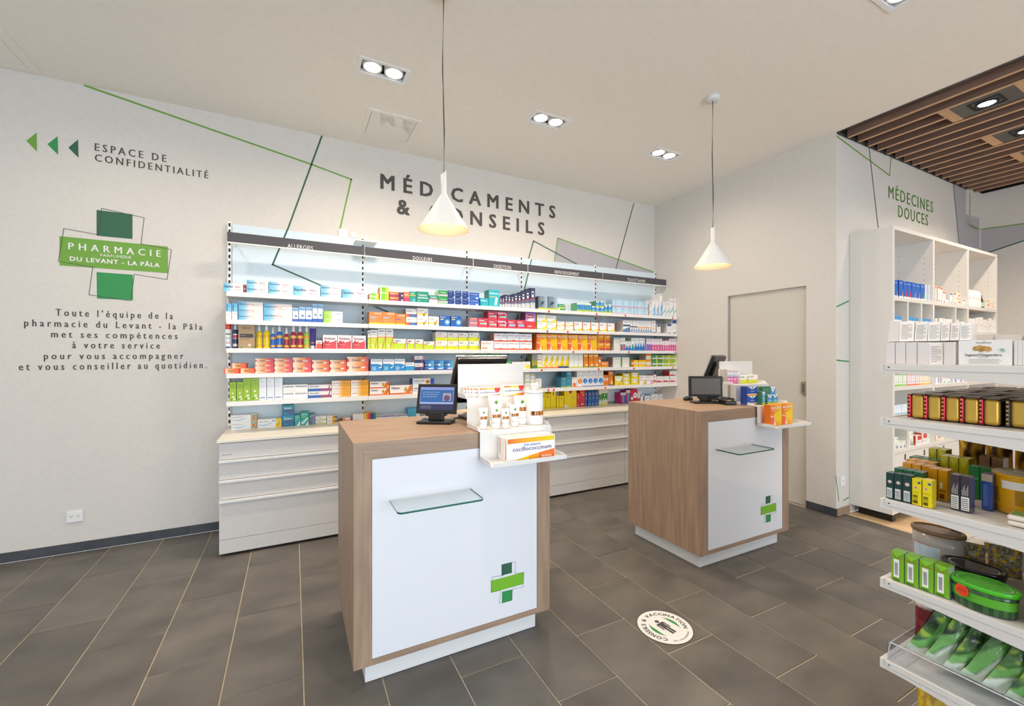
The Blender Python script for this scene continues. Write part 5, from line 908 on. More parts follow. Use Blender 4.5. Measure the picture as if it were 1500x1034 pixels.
# ================================================================== COUNTERS
def counter(name_label, x0, y0, mirror=False):
    """x0, y0: left front corner on the floor plan"""
    Wd, Dp, zb, zt, th = 0.932, 0.655, 0.100, 1.020, 0.071
    t = thing('sales_counter', name_label, 'counter', (x0, y0, 0), 0, 'wooden sales counters')
    b = B(); b.prism([(0, zb), (th, zb), (th, zt-th), (0, zt)], 0, Dp, 'Y'); b.obj('side_panel', 'woodV', t)
    b = B(); b.prism([(Wd, zb), (Wd, zt), (Wd-th, zt-th), (Wd-th, zb)], 0, Dp, 'Y'); b.obj('side_panel', 'woodV', t)
    b = B(); b.prism([(0.0004, zt), (th, zt-th+0.0003), (Wd-th, zt-th+0.0003), (Wd-0.0004, zt)], 0, Dp, 'Y'); b.obj('countertop', 'woodH', t)
    b = B(); b.box(th, Wd-th, 0.0, 0.05, zb, zb+0.024); b.obj('bottom_rail', 'woodH', t)
    b = B(); b.bevbox(th+0.0015, Wd-th-0.0015, 0.002, 0.02, zb+0.025, zt-th-0.001, 0.0015); b.obj('front_panel', 'gloss', t)
    b = B(); b.box(th, Wd-th, 0.05, Dp-0.02, zb+0.0, zb+0.02); b.box(th, Wd-th, Dp-0.3, Dp-0.28, zb+0.02, zt-th); b.obj('inner_panel', 'white', t)
    b = B(); b.bevbox(0.052, Wd-0.055, 0.05, Dp-0.02, 0.002, zb-0.0005, 0.001); b.obj('plinth', 'white', t)
    # cross sticker on the panel
    def F(px, py): p = on('Y', 1.833+0.001, px, py); return Vector((p.x-0.217, 0.0016, p.z))
    def z3(x, y): return F(480+x*.3, 700+y*.3)
    def quad(nm, pts, m_, dy=0):
        b = B(); b.face([z3(*p)-UY*(0.0+dy) for p in pts]); return b.obj(nm, m_, t)
    quad('cross_decal', [(849, 423), (849, 477), (900, 464), (900, 411)], 'gd'); quad('cross_decal', [(851, 556), (851, 612), (902, 598), (902, 544)], 'gm')
    quad('cross_decal', [(797, 502), (797, 562), (956, 518), (957, 460)], mat('bright_green_vinyl', '78b82e', 0.4), 0.0003)
    b = B(); P = [z3(*p)-UY*0.0006 for p in [(862, 420), (918, 409), (914, 467), (959, 461), (956, 532), (903, 542), (899, 598), (838, 611), (845, 549), (798, 555), (804, 484), (858, 476), (862, 420)]]
    for a_, c_ in zip(P, P[1:]):
        d = (c_-a_).normalized(); s_ = d.cross(UY)*0.0007; b.face([a_-s_, c_-s_, c_+s_, a_+s_])
    b.obj('cross_outline', 'txt', t)
    # glass ledge with rounded front corners
    gx0, gx1, gd, gz, r = 0.143, 0.505, 0.165, 0.770, 0.02
    def outline(e=0):
        pts = [(gx0+e, 0.0), (gx0+e, -gd+r)]
        pts += [(gx0+r+(r-e)*math.cos(a), -gd+r+(r-e)*math.sin(a)) for a in [PI+PI/2*i/6 for i in range(7)]]
        pts += [(gx1-r+(r-e)*math.cos(a), -gd+r+(r-e)*math.sin(a)) for a in [1.5*PI+PI/2*i/6 for i in range(7)]]
        return pts + [(gx1-e, -gd+r), (gx1-e, 0.0)]
    P = outline(); b = B(); b.face([(x, y, gz) for x, y in P]); b.face([(x, y, gz-0.008) for x, y in P][::-1]); gl_ = b.obj('glass_ledge', 'glass', t)
    b = B()
    for i in range(len(P)-1): b.face([(*P[i], gz-0.008), (*P[i+1], gz-0.008), (*P[i+1], gz), (*P[i], gz)])
    b.obj('ledge_edge', 'edge', gl_)
    return t
CA, CB = (0.217, 1.833), (2.292, 1.868)
counter('wooden sales counter in front, with the large homeopathic carton on its stand', *CA)
counter('wooden sales counter at the rear, nearer the sliding door', *CB)

# ------------------------------------------------------------------ stepped white stands hooked over the counters
SX0, SX1 = 0.546, 0.932     # from the counter's left edge
def stand(cx_, cy_, label):
    t = thing('display_stand', label, 'display stand', (cx_, cy_, 0), 0, 'stepped white display stands')
    th = 0.004
    def bx(nm, *q):
        return one('bevbox', *q, 0.0012).obj(nm, 'acryl', t)
    bx('back_board', SX0, SX1, 0.277, 0.277+th, 1.160, 1.330)
    bx('tray', SX0, SX1, 0.150, 0.277, 1.160, 1.160+th); bx('riser', SX0, SX1, 0.147, 0.147+th, 1.026, 1.1600)
    bx('tray', SX0, SX1, -0.013, 0.147, 1.0225, 1.0225+th); bx('riser', SX0, SX1, -0.017, -0.013, 0.896, 1.0263)
    bx('tray', SX0, SX1, -0.150, -0.013, 0.892, 0.892+th)
    for (ya, yb, z) in ((0.152, 0.277, 1.164), (-0.01, 0.146, 1.0265), (-0.150, -0.013, 0.896)):
        for x in (SX0, SX1-th):
            b = B(); b.prism([(ya+0.012, z), (yb, z), (yb, z+0.018), (ya+0.03, z+0.018), (ya+0.02, z+0.012)], x, x+th, 'X'); b.obj('side_lip', 'acryl', t)
    one('bevbox', SX0+0.008, SX1-0.0, -0.1535, -0.150, 0.890, 0.910, 0.001).obj('front_lip', 'acryl', t)
    return t
stand(*CA, 'stepped white stand on the front counter holding tubes and a carton')
stand(*CB, 'stepped white stand on the rear counter holding small medicine boxes')
def disp(ci, st, px0, px1, top, Y, z, d_, n_=1, place='', **kw):
    a, c_ = on('Y', Y, px0, top), on('Y', Y, px1, top); hh = (a.z-z)/n_
    for l in range(n_): place_box(st, ((a.x+c_.x)/2, Y, z+l*hh+0.0004), c_.x-a.x-0.001, hh-0.0006, d_, kw.get('rz', 0), place, LV.get(n_, [''])[l], group=f'boxes on the {place}')
T1, T2, T3 = 1.1645, 1.027, 0.8965
pa = 'middle step of the front counter stand'
for k in range(5): pass
disp(0, 'osc', 701.8, 733.5, 568.6, 2.000, T1, 0.02, place='upper step, front counter stand')
for k in range(4):
    o = place_box('osc', (0.8605-0.0105*(k+1)+0.013, 2.004+0.0165*(k+1)+0.004, T1+0.0004), 0.103, 0.044, 0.0135, 0, 'upper step, front counter stand', 'standing behind', xkey=0.8-k*0.02)
disp(0, 'osc', 738, 768.5, 565, 1.998, T1, 0.045, place='upper step, front counter stand')
# large carton with its own print
a, c_ = on('Z', 0.9, 743, 676.4), on('Z', 0.9, 812, 667.6); Wb, Hb, Db = 0.256, 0.106, 0.090
b = B(); b.bevbox(-Wb/2, Wb/2, 0, Db, 0, Hb, 0.0012, 'f7f4f0')
Yf = -0.0005
b.face([(-Wb/2+.005, Yf, Hb*.77), (-Wb*.1, Yf, Hb*.77), (-Wb*.1, Yf, Hb*.97), (-Wb/2+.005, Yf, Hb*.97)], ['e86c20', 'f4b010', 'f4b010', 'e86c20'])
b.face([(-Wb*.1, Yf, Hb*.77), (Wb/2-.004, Yf, Hb*.77), (Wb/2-.004, Yf, Hb*.97), (-Wb*.1, Yf, Hb*.97)], ['f4b010', 'f0d808', 'f0d808', 'f4b010'])
top_ = [(-Wb*.33+Wb*.82*i/12, 0.002+Hb*.37*(i/12)**0.7) for i in range(13)]
for i in range(12):
    (xa, za), (xb, zb_) = top_[i], top_[i+1]; c1 = 'f4cc10' if i < 4 else ('f0a014' if i < 7 else 'e8701c')
    b.face([(xa, Yf, 0.002), (xb, Yf, 0.002), (xb, Yf, zb_), (xa, Yf, za)], c1)
put_text(b, 'oscillococcinum', Vector((-Wb*.38, Yf-0.0002, Hb*.42)), UX, UZ, Wb*.8, 0.0195, '4a4488', 0.012, 1.05)
put_text(b, 'Etats grippaux', Vector((-Wb*.15, Yf-0.0002, Hb*.63)), UX, UZ, Wb*.34, 0.011, '6a84c8', 0.008)
put_text(b, 'BOIRON', Vector((Wb*.22, Yf-0.0004, Hb*.06)), UX, UZ, Wb*.2, 0.0095, 'fbe8d4', 0.02)
T = 0.0004+Hb
b.face([(-Wb*.42, .012, T), (Wb*.05, .012, T), (Wb*.12, .018, T), (-Wb*.42, .02, T)], 'f4d010'); b.face([(Wb*.05, .008, T), (Wb*.48, .008, T), (Wb*.48, .02, T), (Wb*.2, .018, T)], 'e87c20')
b.face([(-Wb*.46, .062, T), (Wb*.1, .062, T), (Wb*.1, .072, T), (-Wb*.46, .072, T)], 'f0a860')
put_text(b, 'oscillococcinum', Vector((-Wb*.36, .03, T)), UX, UY, Wb*.75, 0.018, 'b0aac0', 0.0, 1.05)
Xs = -Wb/2-0.0005
b.face([(Xs, .004, .008), (Xs, .015, .008), (Xs, .015, Hb*.97), (Xs, .004, Hb*.97)][::-1], ['f0e010', 'f0e010', 'e87c18', 'e87c18'])
b.face([(Xs, .064, .02), (Xs, .074, .04), (Xs, .074, Hb*.95), (Xs, .064, Hb*.95)][::-1], 'f09030')
for q in (.034, .046): b.face([(Xs, q, .015), (Xs, q+.002, .015), (Xs, q+.002, Hb*.85), (Xs, q, Hb*.85)][::-1], 'b8b4d0')
cb_ = b.obj('remedy_carton', 'print', None, ((a.x+c_.x)/2, a.y, 0.8965))
tag(cb_, 'large white carton reading oscillococcinum on the lowest step of the front stand', 'box')
# cream tubes with an amber band
def tube(px0, px1, top, bot, Y, label, z=T2):
    a, c_ = on('Y', Y, px0, top), on('Y', Y, px1, top); r = (c_.x-a.x)/2; hh = a.z-z
    t = thing('cream_tube', label, 'tube', ((a.x+c_.x)/2, Y, z), 0, 'white cream tubes on the front counter stand')
    b = B(); b.loft([(0, r*.66, r*.62), (0.0015, r*.7, r*.66), (hh*.22, r*.7, r*.66), (hh*.23, r*.6, r*.6)], lambda a_, k: 'eeecea', 24); b.obj('cap', 'film', t)
    b = B()
    amb = ['c87820', '5a3018', 'e8982c', '3c2010', 'd8882c', '7a4418']
    prof = [(hh*.23, r*.72, r*.68)] + [(hh*f, r*(.72+.28*(f-.23)/.77), r*max(.03, .68*(1-(f-.23)/.77)**.75)) for f in (.3, .46, .505, .55, .6, .7, .8, .9, .96, 1.0)]
    b.loft(prof, lambda a_, k: amb[(int(a_/14)+k*2) % 6] if (k in (2, 3, 4) and -155 < a_ < -25) else 'eeebe8', 30); b.obj('tube', 'film', t)
    b = B()
    for (dx, dz, c3) in ((-.12, .78, 0), (.12, .79, 1), (0, .75, 2), (0, .83, 3)):
        b.face([(r*(dx+.13*math.cos(q)), -r*.36, hh*dz+r*.13*math.sin(q)) for q in (0, PI/2, PI, 1.5*PI)], ['5a9a2c', '4c8c28', '3c7424', '9cc43c'][c3])
    b.obj('emblem', 'print', t); return t
tube(714.5, 736, 579.5, 0, 1.930, 'large white cream tube behind, left one of the two large tubes')
tube(752.5, 774, 579.5, 0, 1.930, 'large white cream tube behind, beside the pump bottle')
tube(741, 749, 590.5, 0, 1.955, 'small plain white tube half hidden between the two large tubes')
tube(701, 714.8, 597.8, 0, 1.880, 'small white cream tube standing farthest left on the stand')
tube(718, 734.6, 593.8, 0, 1.873, 'medium white cream tube in front of the left large tube')
tube(733.6, 746.8, 598.3, 0, 1.852, 'small white cream tube in the centre of the front row')
tube(746, 760.8, 592.7, 0, 1.880, 'medium white cream tube in front of the right large tube')
p = on('Y', 1.905, 782.6, 600); a, c_ = on('Y', 1.905, 771.6, 576), on('Y', 1.905, 794.2, 576); r = (c_.x-a.x)/2; hh = a.z-T2
t = thing('pump_bottle', 'white pump bottle with amber label at the end of the stand', 'bottle', (p.x, 1.905, T2))
amb = ['c87820', '5a3018', 'e8982c', '3c2010', 'd8882c', '7a4418']
b = B(); b.loft([(0, r*.96, r*.96), (.002, r, r), (hh*.3, r, r), (hh*.345, r, r), (hh*.39, r, r), (hh*.44, r, r), (hh*.98, r, r), (hh, r*.95, r*.95)], lambda a_, k: amb[(int(a_/11)+k*2) % 6] if k in (2, 3, 4) and -140 < a_ < -40 else 'eeecea', 40); b.obj('bottle', 'film', t)
b = B(); b.loft([(hh, r*1.02, r*1.02), (hh+.010, r*1.02, r*1.02), (hh+.013, r*.94, r*.94), (hh+.013, r*.3, r*.3), (hh+.026, r*.28, r*.28), (hh+.028, r*.45, r*.45), (hh+.05, r*.42, r*.42), (hh+.052, r*.3, r*.3)], lambda a_, k: 'eeecea', 32); b.bevbox(-.008, .008, -.03, 0, hh+.036, hh+.048, .002, 'eeecea'); b.obj('pump', 'film', t)

pb = 'rear counter stand'
disp(1, 'opb', 1065.5, 1069.8, 541.3, 2.09, T1, 0.05, place=f'upper step, {pb}')
for k in range(3): disp(1, 'opb', 1070.2+4.5*k, 1074.3+4.5*k, 541.4+.1*k, 2.09, T1, 0.05, place=f'upper step, {pb}')
disp(1, 'slw', 1060.6, 1064.6, 540.8, 2.115, T1, 0.05, place=f'upper step, {pb}')
disp(1, 'algb', 1084.8, 1096.6, 550, 2.07, T1, 0.04, place=f'upper step, {pb}')
disp(1, 'algp', 1097, 1110, 549.2, 2.07, T1, 0.04, place=f'upper step, {pb}')
disp(1, 'bwo', 1094.4, 1109.9, 566.5, 1.925, T2, 0.05, 2, place=f'middle step, {pb}')
disp(1, 'ssg', 1116.6, 1128.4, 566.5, 1.955, T2, 0.03, place=f'middle step, {pb}')
disp(1, 'sst', 1116.6, 1120.7, 574, 1.885, T2, 0.045, place=f'middle step, {pb}')
disp(1, 'sinw', 1124.2, 1131.5, 578.4, 1.885, T2, 0.03, place=f'middle step, {pb}')
disp(1, 'sinw', 1131.8, 1139.3, 578.2, 1.885, T2, 0.03, place=f'middle step, {pb}')
disp(1, 'sinw', 1128.6, 1135.8, 566.8, 1.955, T2, 0.03, 1, place=f'middle step, {pb}')
disp(1, 'neo', 1128.4, 1145.2, 593.4, 1.785, T3, 0.045, place=f'lowest step, {pb}', rz=0.0)
disp(1, 'neo', 1145.6, 1161, 591.6, 1.785, T3, 0.045, place=f'lowest step, {pb}')

# ------------------------------------------------------------------ screens and till things
def slab_T(p, yaw, tilt): return Matrix.Translation(p) @ Matrix.Rotation(yaw, 4, 'Z') @ Matrix.Rotation(tilt, 4, 'X')
def customer_display(label, p, yaw, tilt, w_, h_, on_):
    """p: middle of the foot on the counter"""
    t = thing('customer_display', label, 'display', p, yaw, 'customer displays on the counters')
    one('bevbox', -w_*.42, w_*.42, -0.055, 0.055, 0.0005, 0.014, 0.004).obj('foot', 'black', t)
    b = B(); b.bevbox(-.04, .04, -.012, .02, .014, .06, .004); b.bevbox(-.055, .055, -.01, .02, .036, .05, .003); b.obj('neck', 'black', t)
    T = Matrix.Translation((0, 0.0, 0.048)) @ Matrix.Rotation(-tilt, 4, 'X')
    b = B(); b.bevbox(-w_/2, w_/2, -.012, .016, 0, h_, .004, T=T); b.bevbox(-w_*.42, w_*.42, .016, .03, .02, h_-.02, .006, T=T); hs = b.obj('housing', 'black', t)
    e, f = 0.016, 0.018; b = B()
    def q(x0, x1, z0, z1, c, dy=0): b.face([T @ Vector(v) for v in ((x0, -.0124-dy, z0), (x1, -.0124-dy, z0), (x1, -.0124-dy, z1), (x0, -.0124-dy, z1))], c)
    X0_, X1_, Z0_, Z1_ = -w_/2+e, w_/2-e, f, h_-f
    if on_:
        q(X0_, X1_, Z0_, Z1_, '8c9ad4'); W2, H2 = X1_-X0_, Z1_-Z0_
        q(X0_+.02*W2, X1_-.02*W2, Z0_+.34*H2, Z0_+.88*H2, '3c6ca8', .0002); q(X0_+.02*W2, X1_-.02*W2, Z0_+.26*H2, Z0_+.34*H2, 'a8b4e0', .0002)
        q(X0_, X1_, Z0_, Z0_+.26*H2, '3a3c5c', .0002); q(X0_+.03*W2, X0_+.35*W2, Z0_+.06*H2, Z0_+.2*H2, '5a5a74', .0004)
        q(X0_+.68*W2, X0_+.92*W2, Z0_+.4*H2, Z0_+.74*H2, 'b0a0b0', .0004); b.face([T @ Vector((X0_+(.8+.09*math.cos(2*PI*i/16))*W2, -.0132, Z0_+(.52+.14*math.sin(2*PI*i/16))*H2)) for i in range(16)], '6a5870')
        for i in range(3): put_text(b, ['Les minutes du test', 'Conseils & vaccination', 'dans cette pharmacie'][i], T @ Vector((X0_+.08*W2, -.013, Z0_+(.76-.1*i)*H2)), UX, (T.to_3x3() @ UZ), W2*(.5-.04*i), .0055, 'c8d8ec')
        b.obj('screen', 'screen', t)
    else:
        q(X0_, X1_, Z0_, Z1_, '706c68'); b.obj('screen', 'screen_off', t)
    return t
customer_display('small black customer display lit blue on the front counter', (0.672, 2.195, 1.0205), math.radians(-33), math.radians(16), 0.215, 0.158, True)
customer_display('small black customer display, switched off, on the rear counter', (2.735, 2.185, 1.0205), math.radians(-31), math.radians(3), 0.240, 0.152, False)
def till_screen(label, p_top0, yaw, w_, tilt, L):
    """seen from its back: p_top0 is the upper left corner as seen from the shop"""
    t = thing('till_screen', label, 'monitor', (p_top0[0], p_top0[1], 1.0205), yaw, 'till screens on the counters')
    z = p_top0[2]-1.0205
    T = Matrix.Translation((0, 0, z)) @ Matrix.Rotation(tilt, 4, 'X')
    b = B(); b.bevbox(.008, w_-.008, -.004, .02, -L+.006, -.006, .008, T=T); b.bevbox(.05, w_-.05, -.025, 0, -L+.05, -.05, .012, T=T); hs = b.obj('back_shell', 'black', t)
    b = B(); b.bevbox(0, w_, .018, .03, -L, 0, .005, T=T); b.obj('front_frame', 'silver', t)
    b = B(); b.box(.014, w_-.014, .0302, .031, -L+.014, -.014, T=T); b.obj('screen', 'screen_off', t)
    yb = L*math.sin(tilt)
    b = B(); b.bevbox(w_*.36, w_*.64, yb*.3, yb*.3+.03, .01, z-.12, .004); b.bevbox(w_*.2, w_*.8, -.03+yb*.2, .13+yb*.2, 0.0, .014, .004); b.obj('stand', 'black', t)
    return t
till_screen('large black till monitor seen from behind on the front counter', (0.785, 2.185, 1.362), 0.0, 0.315, math.radians(33), 0.32)
till_screen('black till monitor turned sideways on the rear counter', (2.935, 2.262, 1.372), math.radians(21), 0.33, math.radians(20), 0.29)
# mouse, card reader, leaning folder, papers, cables
b = B(); b.loft([(0, .028, .05), (.004, .031, .054), (.014, .031, .054), (.024, .026, .046), (.03, .016, .03), (.032, .004, .01)], lambda a_, k: '2c2a2a', 24)
p = on('Z', 1.0205, 1008, 586); t = thing('computer_mouse', 'black computer mouse at the left edge of the rear counter', 'mouse', p, math.radians(-75)); b.obj('shell', 'black', t)
b = B(); b.loft([(.026, .003, .008), (.034, .003, .008)], lambda a_, k: '888888', 10, (0, .03)); b.obj('scroll_wheel', 'silver', t)
p = on('Z', 1.0205, 1073, 593.5); p.y += 0.03
t = thing('card_reader', 'dark payment card reader beside the rear counter stand', 'card reader', p, math.radians(-24))
b = B(); b.bevbox(-.042, .042, -.03, .07, 0.0005, .03, .006); b.obj('body', 'black', t)
b = B(); b.bevbox(-.042, -.036, -.03, .03, .03, .058, .002); b.bevbox(.02, .026, -.03, .03, .03, .05, .002); b.bevbox(-.042, .024, .028, .034, .03, .052, .002); b.obj('keypad_shield', 'grey', t)
b = B()
for i in range(3):
    for j in range(4): b.bevbox(-.034+i*.018, -.02+i*.018, -.024+j*.012, -.015+j*.012, .03, .033, .001, ['8a8a8a', 'd83c30', 'e0c030', '3c9c50'][0 if j else i+1])
b.obj('keys', 'print', t)
p = on('Z', 1.0205, 1081, 585)
t = thing('document_holder', 'leaning grey document holder under the rear stand', 'holder', (p.x, 2.045, 1.0205), math.radians(-20))
b = B(); b.bevbox(-.02, .0, 0, .03, 0, .125, .003, T=Matrix.Rotation(math.radians(-20), 4, 'Y')); b.obj('silver_leaf', 'silver', t)
b = B(); b.bevbox(.006, .02, 0, .03, 0, .118, .003, T=Matrix.Rotation(math.radians(-20), 4, 'Y')); b.obj('black_leaf', 'black', t)
p = on('Z', 1.0205, 683, 604)
b = B()
for i in range(4): b.box(-.07+.004*i, .07-.003*i, -.05, .05+.003*i, .0006+.003*i, .0030+.003*i, ['e8e2da', 'c8d0d8', 'ece8e0', 'd8b890'][i])
tag(b.obj('paper_stack', 'print', None, p, 0.3), 'small stack of papers behind the stepped stand on the front counter', 'paper')
p = on('Z', 1.0205, 678, 613)
b = B(); b.tube([(-.05, 0, .004), (-.02, .02, .004), (.02, -.01, .004), (.05, .015, .004), (.09, .04, .004)], .003, 6, '1c1c1c')
tag(b.obj('cable', 'cord', None, p), 'black cable lying behind the lit customer display', 'cable')
p = on('Z', 1.0205, 628, 617); b = B(); b.box(-.03, .03, -.02, .02, .0, .002, '2c64b0'); b.box(-.01, .02, -.01, .012, .0021, .0026, 'e8f0f8')
tag(b.obj('blue_card', 'print', None, (p.x, p.y+.0, 1.0352), -.5), 'blue printed card on the foot of the lit customer display', 'card')

# ================================================================== INNER ROOM: white cube shelving against the inner wall
from mathutils import noise as NZ
QX0, QX1, QY, QZ0, QZ1 = 4.330, 6.587, 1.688, 0.077, 2.430
qs = thing('cube_shelving', 'tall white cube shelving against the inner wall under MÉDECINES DOUCES', 'shelving', (QX0, QY, 0))
def qp(nm, x0, x1, y0, y1, z0, z1, m_='white', par=None):
    b = B(); b.bevbox(x0-QX0, x1-QX0, y0-QY, y1-QY, z0, z1, 0.0012, seg=1); return b.obj(nm, m_, par or qs)
M['cube'] = mat('white_melamine', 'dedad3', 0.45)
qp('side_panel', QX0, QX0+0.03, QY, MY-0.002, QZ0, QZ1, 'cube'); qp('side_panel', QX1-0.03, QX1, QY, MY-0.002, QZ0, QZ1, 'cube')
qp('top_panel', QX0+0.03, QX1-0.03, QY, MY-0.002, QZ1-0.03, QZ1, 'cube'); qp('back_panel', QX0+0.03, QX1-0.03, MY-0.012, MY-0.003, QZ0, QZ1-0.03, 'cube')
QV = [5.08, 5.835]
for v in QV: qp('divider', v-0.015, v+0.015, QY, MY-0.012, QZ0, QZ1-0.03, 'cube')
QB = [QX0+0.03, QV[0]-0.015, QV[0]+0.015, QV[1]-0.015, QV[1]+0.015, QX1-0.03]
QS = [1.855, 1.610, 1.362, 1.117, 0.885, 0.600]
for z in QS:
    for k in range(3): qp('shelf', QB[2*k]+0.0005, QB[2*k+1]-0.0005, QY+0.001, MY-0.012, z-0.032, z, 'cube')
for (x, z0, z1) in ((4.60, 1.610, 1.823), (4.85, 1.610, 1.823), (5.56, 1.610, 1.823), (4.60, 0.6, 0.853)): qp('small_divider', x-0.01, x+0.01, QY+0.002, MY-0.012, z0, z1, 'cube')
for k in range(3):
    w_ = (QB[2*k+1]-QB[2*k])/2
    for j in range(2):
        for z0, z1 in ((QZ0+0.005, 0.31), (0.315, 0.565)):
            d = qp('drawer', QB[2*k]+j*w_+0.002, QB[2*k]+(j+1)*w_-0.002, QY-0.001, QY+0.017, z0, z1, 'cube')
            b = B(); b.bevbox(QB[2*k]+(j+.5)*w_-0.012-QX0, QB[2*k]+(j+.5)*w_+0.012-QX0, -0.003, 0.0, z1-0.06, z1-0.012, 0.001); b.obj('grip_hole', 'grey', d)
b = B()
for k in range(3):
    for i in range(9):
        for y in (0.06, 0.24): b.face([(QB[2*k+1]-QX0-0.0004, y+0.003*math.cos(a), 1.90+i*0.05+0.003*math.sin(a)) for a in [2*PI*j/8 for j in range(8)]])
tag(b.obj('peg_hole', 'slot', qs), None, None, None, 'stuff')
b = B()
for x in (QX0+0.1, QV[0], QV[1], QX1-0.1): b.bevbox(x-QX0-0.03, x-QX0+0.03, 0.03, 0.27, 0.001, QZ0-0.001, 0.003)
b.obj('foot', 'black', qs)
CB = 'cube shelving'
def qrow(s, z, nm, d=0.05, Y=QY+0.018): plane_row(s, Y, z, lambda x: f'{nm} row of the {CB}', d, 0.1)
qrow('''1310.6 1315.6 409.6 bol 1|1316.8 1323.4 409.9 bol 1|1323.8 1328.3 412 bor 1|1328.8 1335.6 412 bor 1|1336 1341.8 413.6 bol 1|1342.1 1348.2 414.8 bol 1|1348.6 1354.9 415.6 bog 1|1355.6 1358 417 wbl 1|1360.8 1363 417.6 wbl 1|1363.3 1366 418 slw 1|1370.4 1372.4 419 wcap 1|1374 1377.2 418.8 wcap 1|1377.6 1380.8 420.6 wcap 1|1381.1 1385.4 427 wcap 1|1385.6 1390 437 wcaps 1|1391.5 1395.7 428.6 wcaps 1|1396.6 1400.5 429 wcap 1|1401.5 1407.2 427 wyo 2|1410 1416 439 wcaps 1|1450 1459 443 wyo 1|1445 1449.6 439 wyo 1''', QS[0], 'top')
qrow('''1310.5 1313.8 462.3 wbt 1|1314 1317.2 462.6 wbt 1|1317.4 1320.8 463 wbt 1|1331 1335.8 464 wbt 1|1336 1340.3 464.6 wbt 1|1340.6 1344.8 465 wbt 1|1350.2 1356 466.2 wbt 1|1356.3 1364.4 467 wbt 1|1370.2 1373 466 wsl 1|1376 1381.5 465.6 wsl 1|1382 1384.6 466 wsl 1|1385 1388.2 467 wsl 1|1388.5 1391.6 467 wsl 1|1392 1395 467.3 wsg 1|1402 1404.6 468 wsl 1|1405 1413 471 wsl 1|1419.5 1423 466.4 wsg 1|1423.5 1429 466.6 wsl 1|1429.5 1434 465 wsg 1|1434.5 1440.3 464.5 wsl 1|1440.6 1445.6 468 wsl 1|1446 1448 470 wsl 1|1448.5 1453 466 wsg 1|1453.5 1457 469.5 wsl 1''', QS[1], 'second')
def even(x0, x1, n_, ty0, ty1, st): return '|'.join(f'{x0+(x1-x0)*i/n_:.2f} {x0+(x1-x0)*(i+1)/n_-.15:.2f} {ty0+(ty1-ty0)*i/n_:.2f} {st} 1' for i in range(n_))
qrow(even(1310.4, 1328.6, 6, 549, 548.6, 'tgl')+'|'+even(1328.8, 1347, 6, 548.8, 548.9, 'tgr')+'|'+even(1347.4, 1366.6, 6, 549, 550, 'tgy')+'|1370.5 1377 551.5 wbl 1|1380 1386 551 wcaps 1|1386.4 1392.6 551 wcaps 1|1396 1404 552 wbt 1|1404.4 1412 552.5 wbt 1', QS[3], 'fourth')
qrow(even(1310.4, 1338, 8, 594, 590, 'tbl')+'|1370 1376 583 tgl 1|1376.4 1382 583 tgl 1', QS[4], 'fifth')
qrow('''1310.6 1316 641 gpi 1|1316.2 1321.6 646 gpi 1|1322 1328.6 646 gpi 1|1332 1338 632.5 gpi 1|1341.5 1350 638.5 redw 1|1350.6 1358 634.5 redw 1|1358.4 1365.5 635.5 wgr 1|1371 1378 634 wyo 1|1378.6 1384 636 wgr 1''', QS[5], 'sixth')
# six slim white bottles and one dark one with a dropper
for i in range(6):
    x0 = 1419.4+i*3.2; a, c_ = on('Y', QY+0.03, x0, 423.5+i*0.6), on('Y', QY+0.03, x0+3.0, 424); r = (c_.x-a.x)/2; hh = a.z-QS[0]
    cc = ['f08c30', '8898b8', 'e07060', 'e0b040', 'b88c50', 'e8a050'][i]
    round_pack('white_flask', 'slim white flask with fruit mark', 'bottle', f'top row of the {CB}', ((a.x+c_.x)/2, QY+0.05, QS[0]+0.0004), [('body', [(0, r*.95, .018), (.003, r, .02), (hh*.45, r, .02), (hh*.6, r, .02), (hh*.86, r, .02), (hh*.9, r*.6, .012)], lambda a_, k: cc if (k == 2 and -110 < a_ < -70) else 'f4f2ee', 'film'), ('cap', [(hh*.9, r*.62, .012), (hh, r*.6, .012)], lambda a_, k: 'f8f6f2', 'film')])
a = on('Y', QY+0.03, 1441.5, 432); hh = a.z-QS[0]
round_pack('dropper_bottle', 'small dark bottle with black dropper and yellow side', 'bottle', f'top row of the {CB}', (a.x, QY+0.05, QS[0]+0.0004), [('body', [(0, .018, .018), (.002, .02, .02), (hh*.15, .02, .02), (hh*.45, .02, .02), (hh*.55, .01, .01)], lambda a_, k: 'a8c8b8' if k == 2 else '4a4420', 'film'), ('dropper', [(hh*.55, .012, .012), (hh*.72, .012, .012), (hh*.74, .007, .007), (hh, .004, .004)], lambda a_, k: '1c1c1c', 'film')])

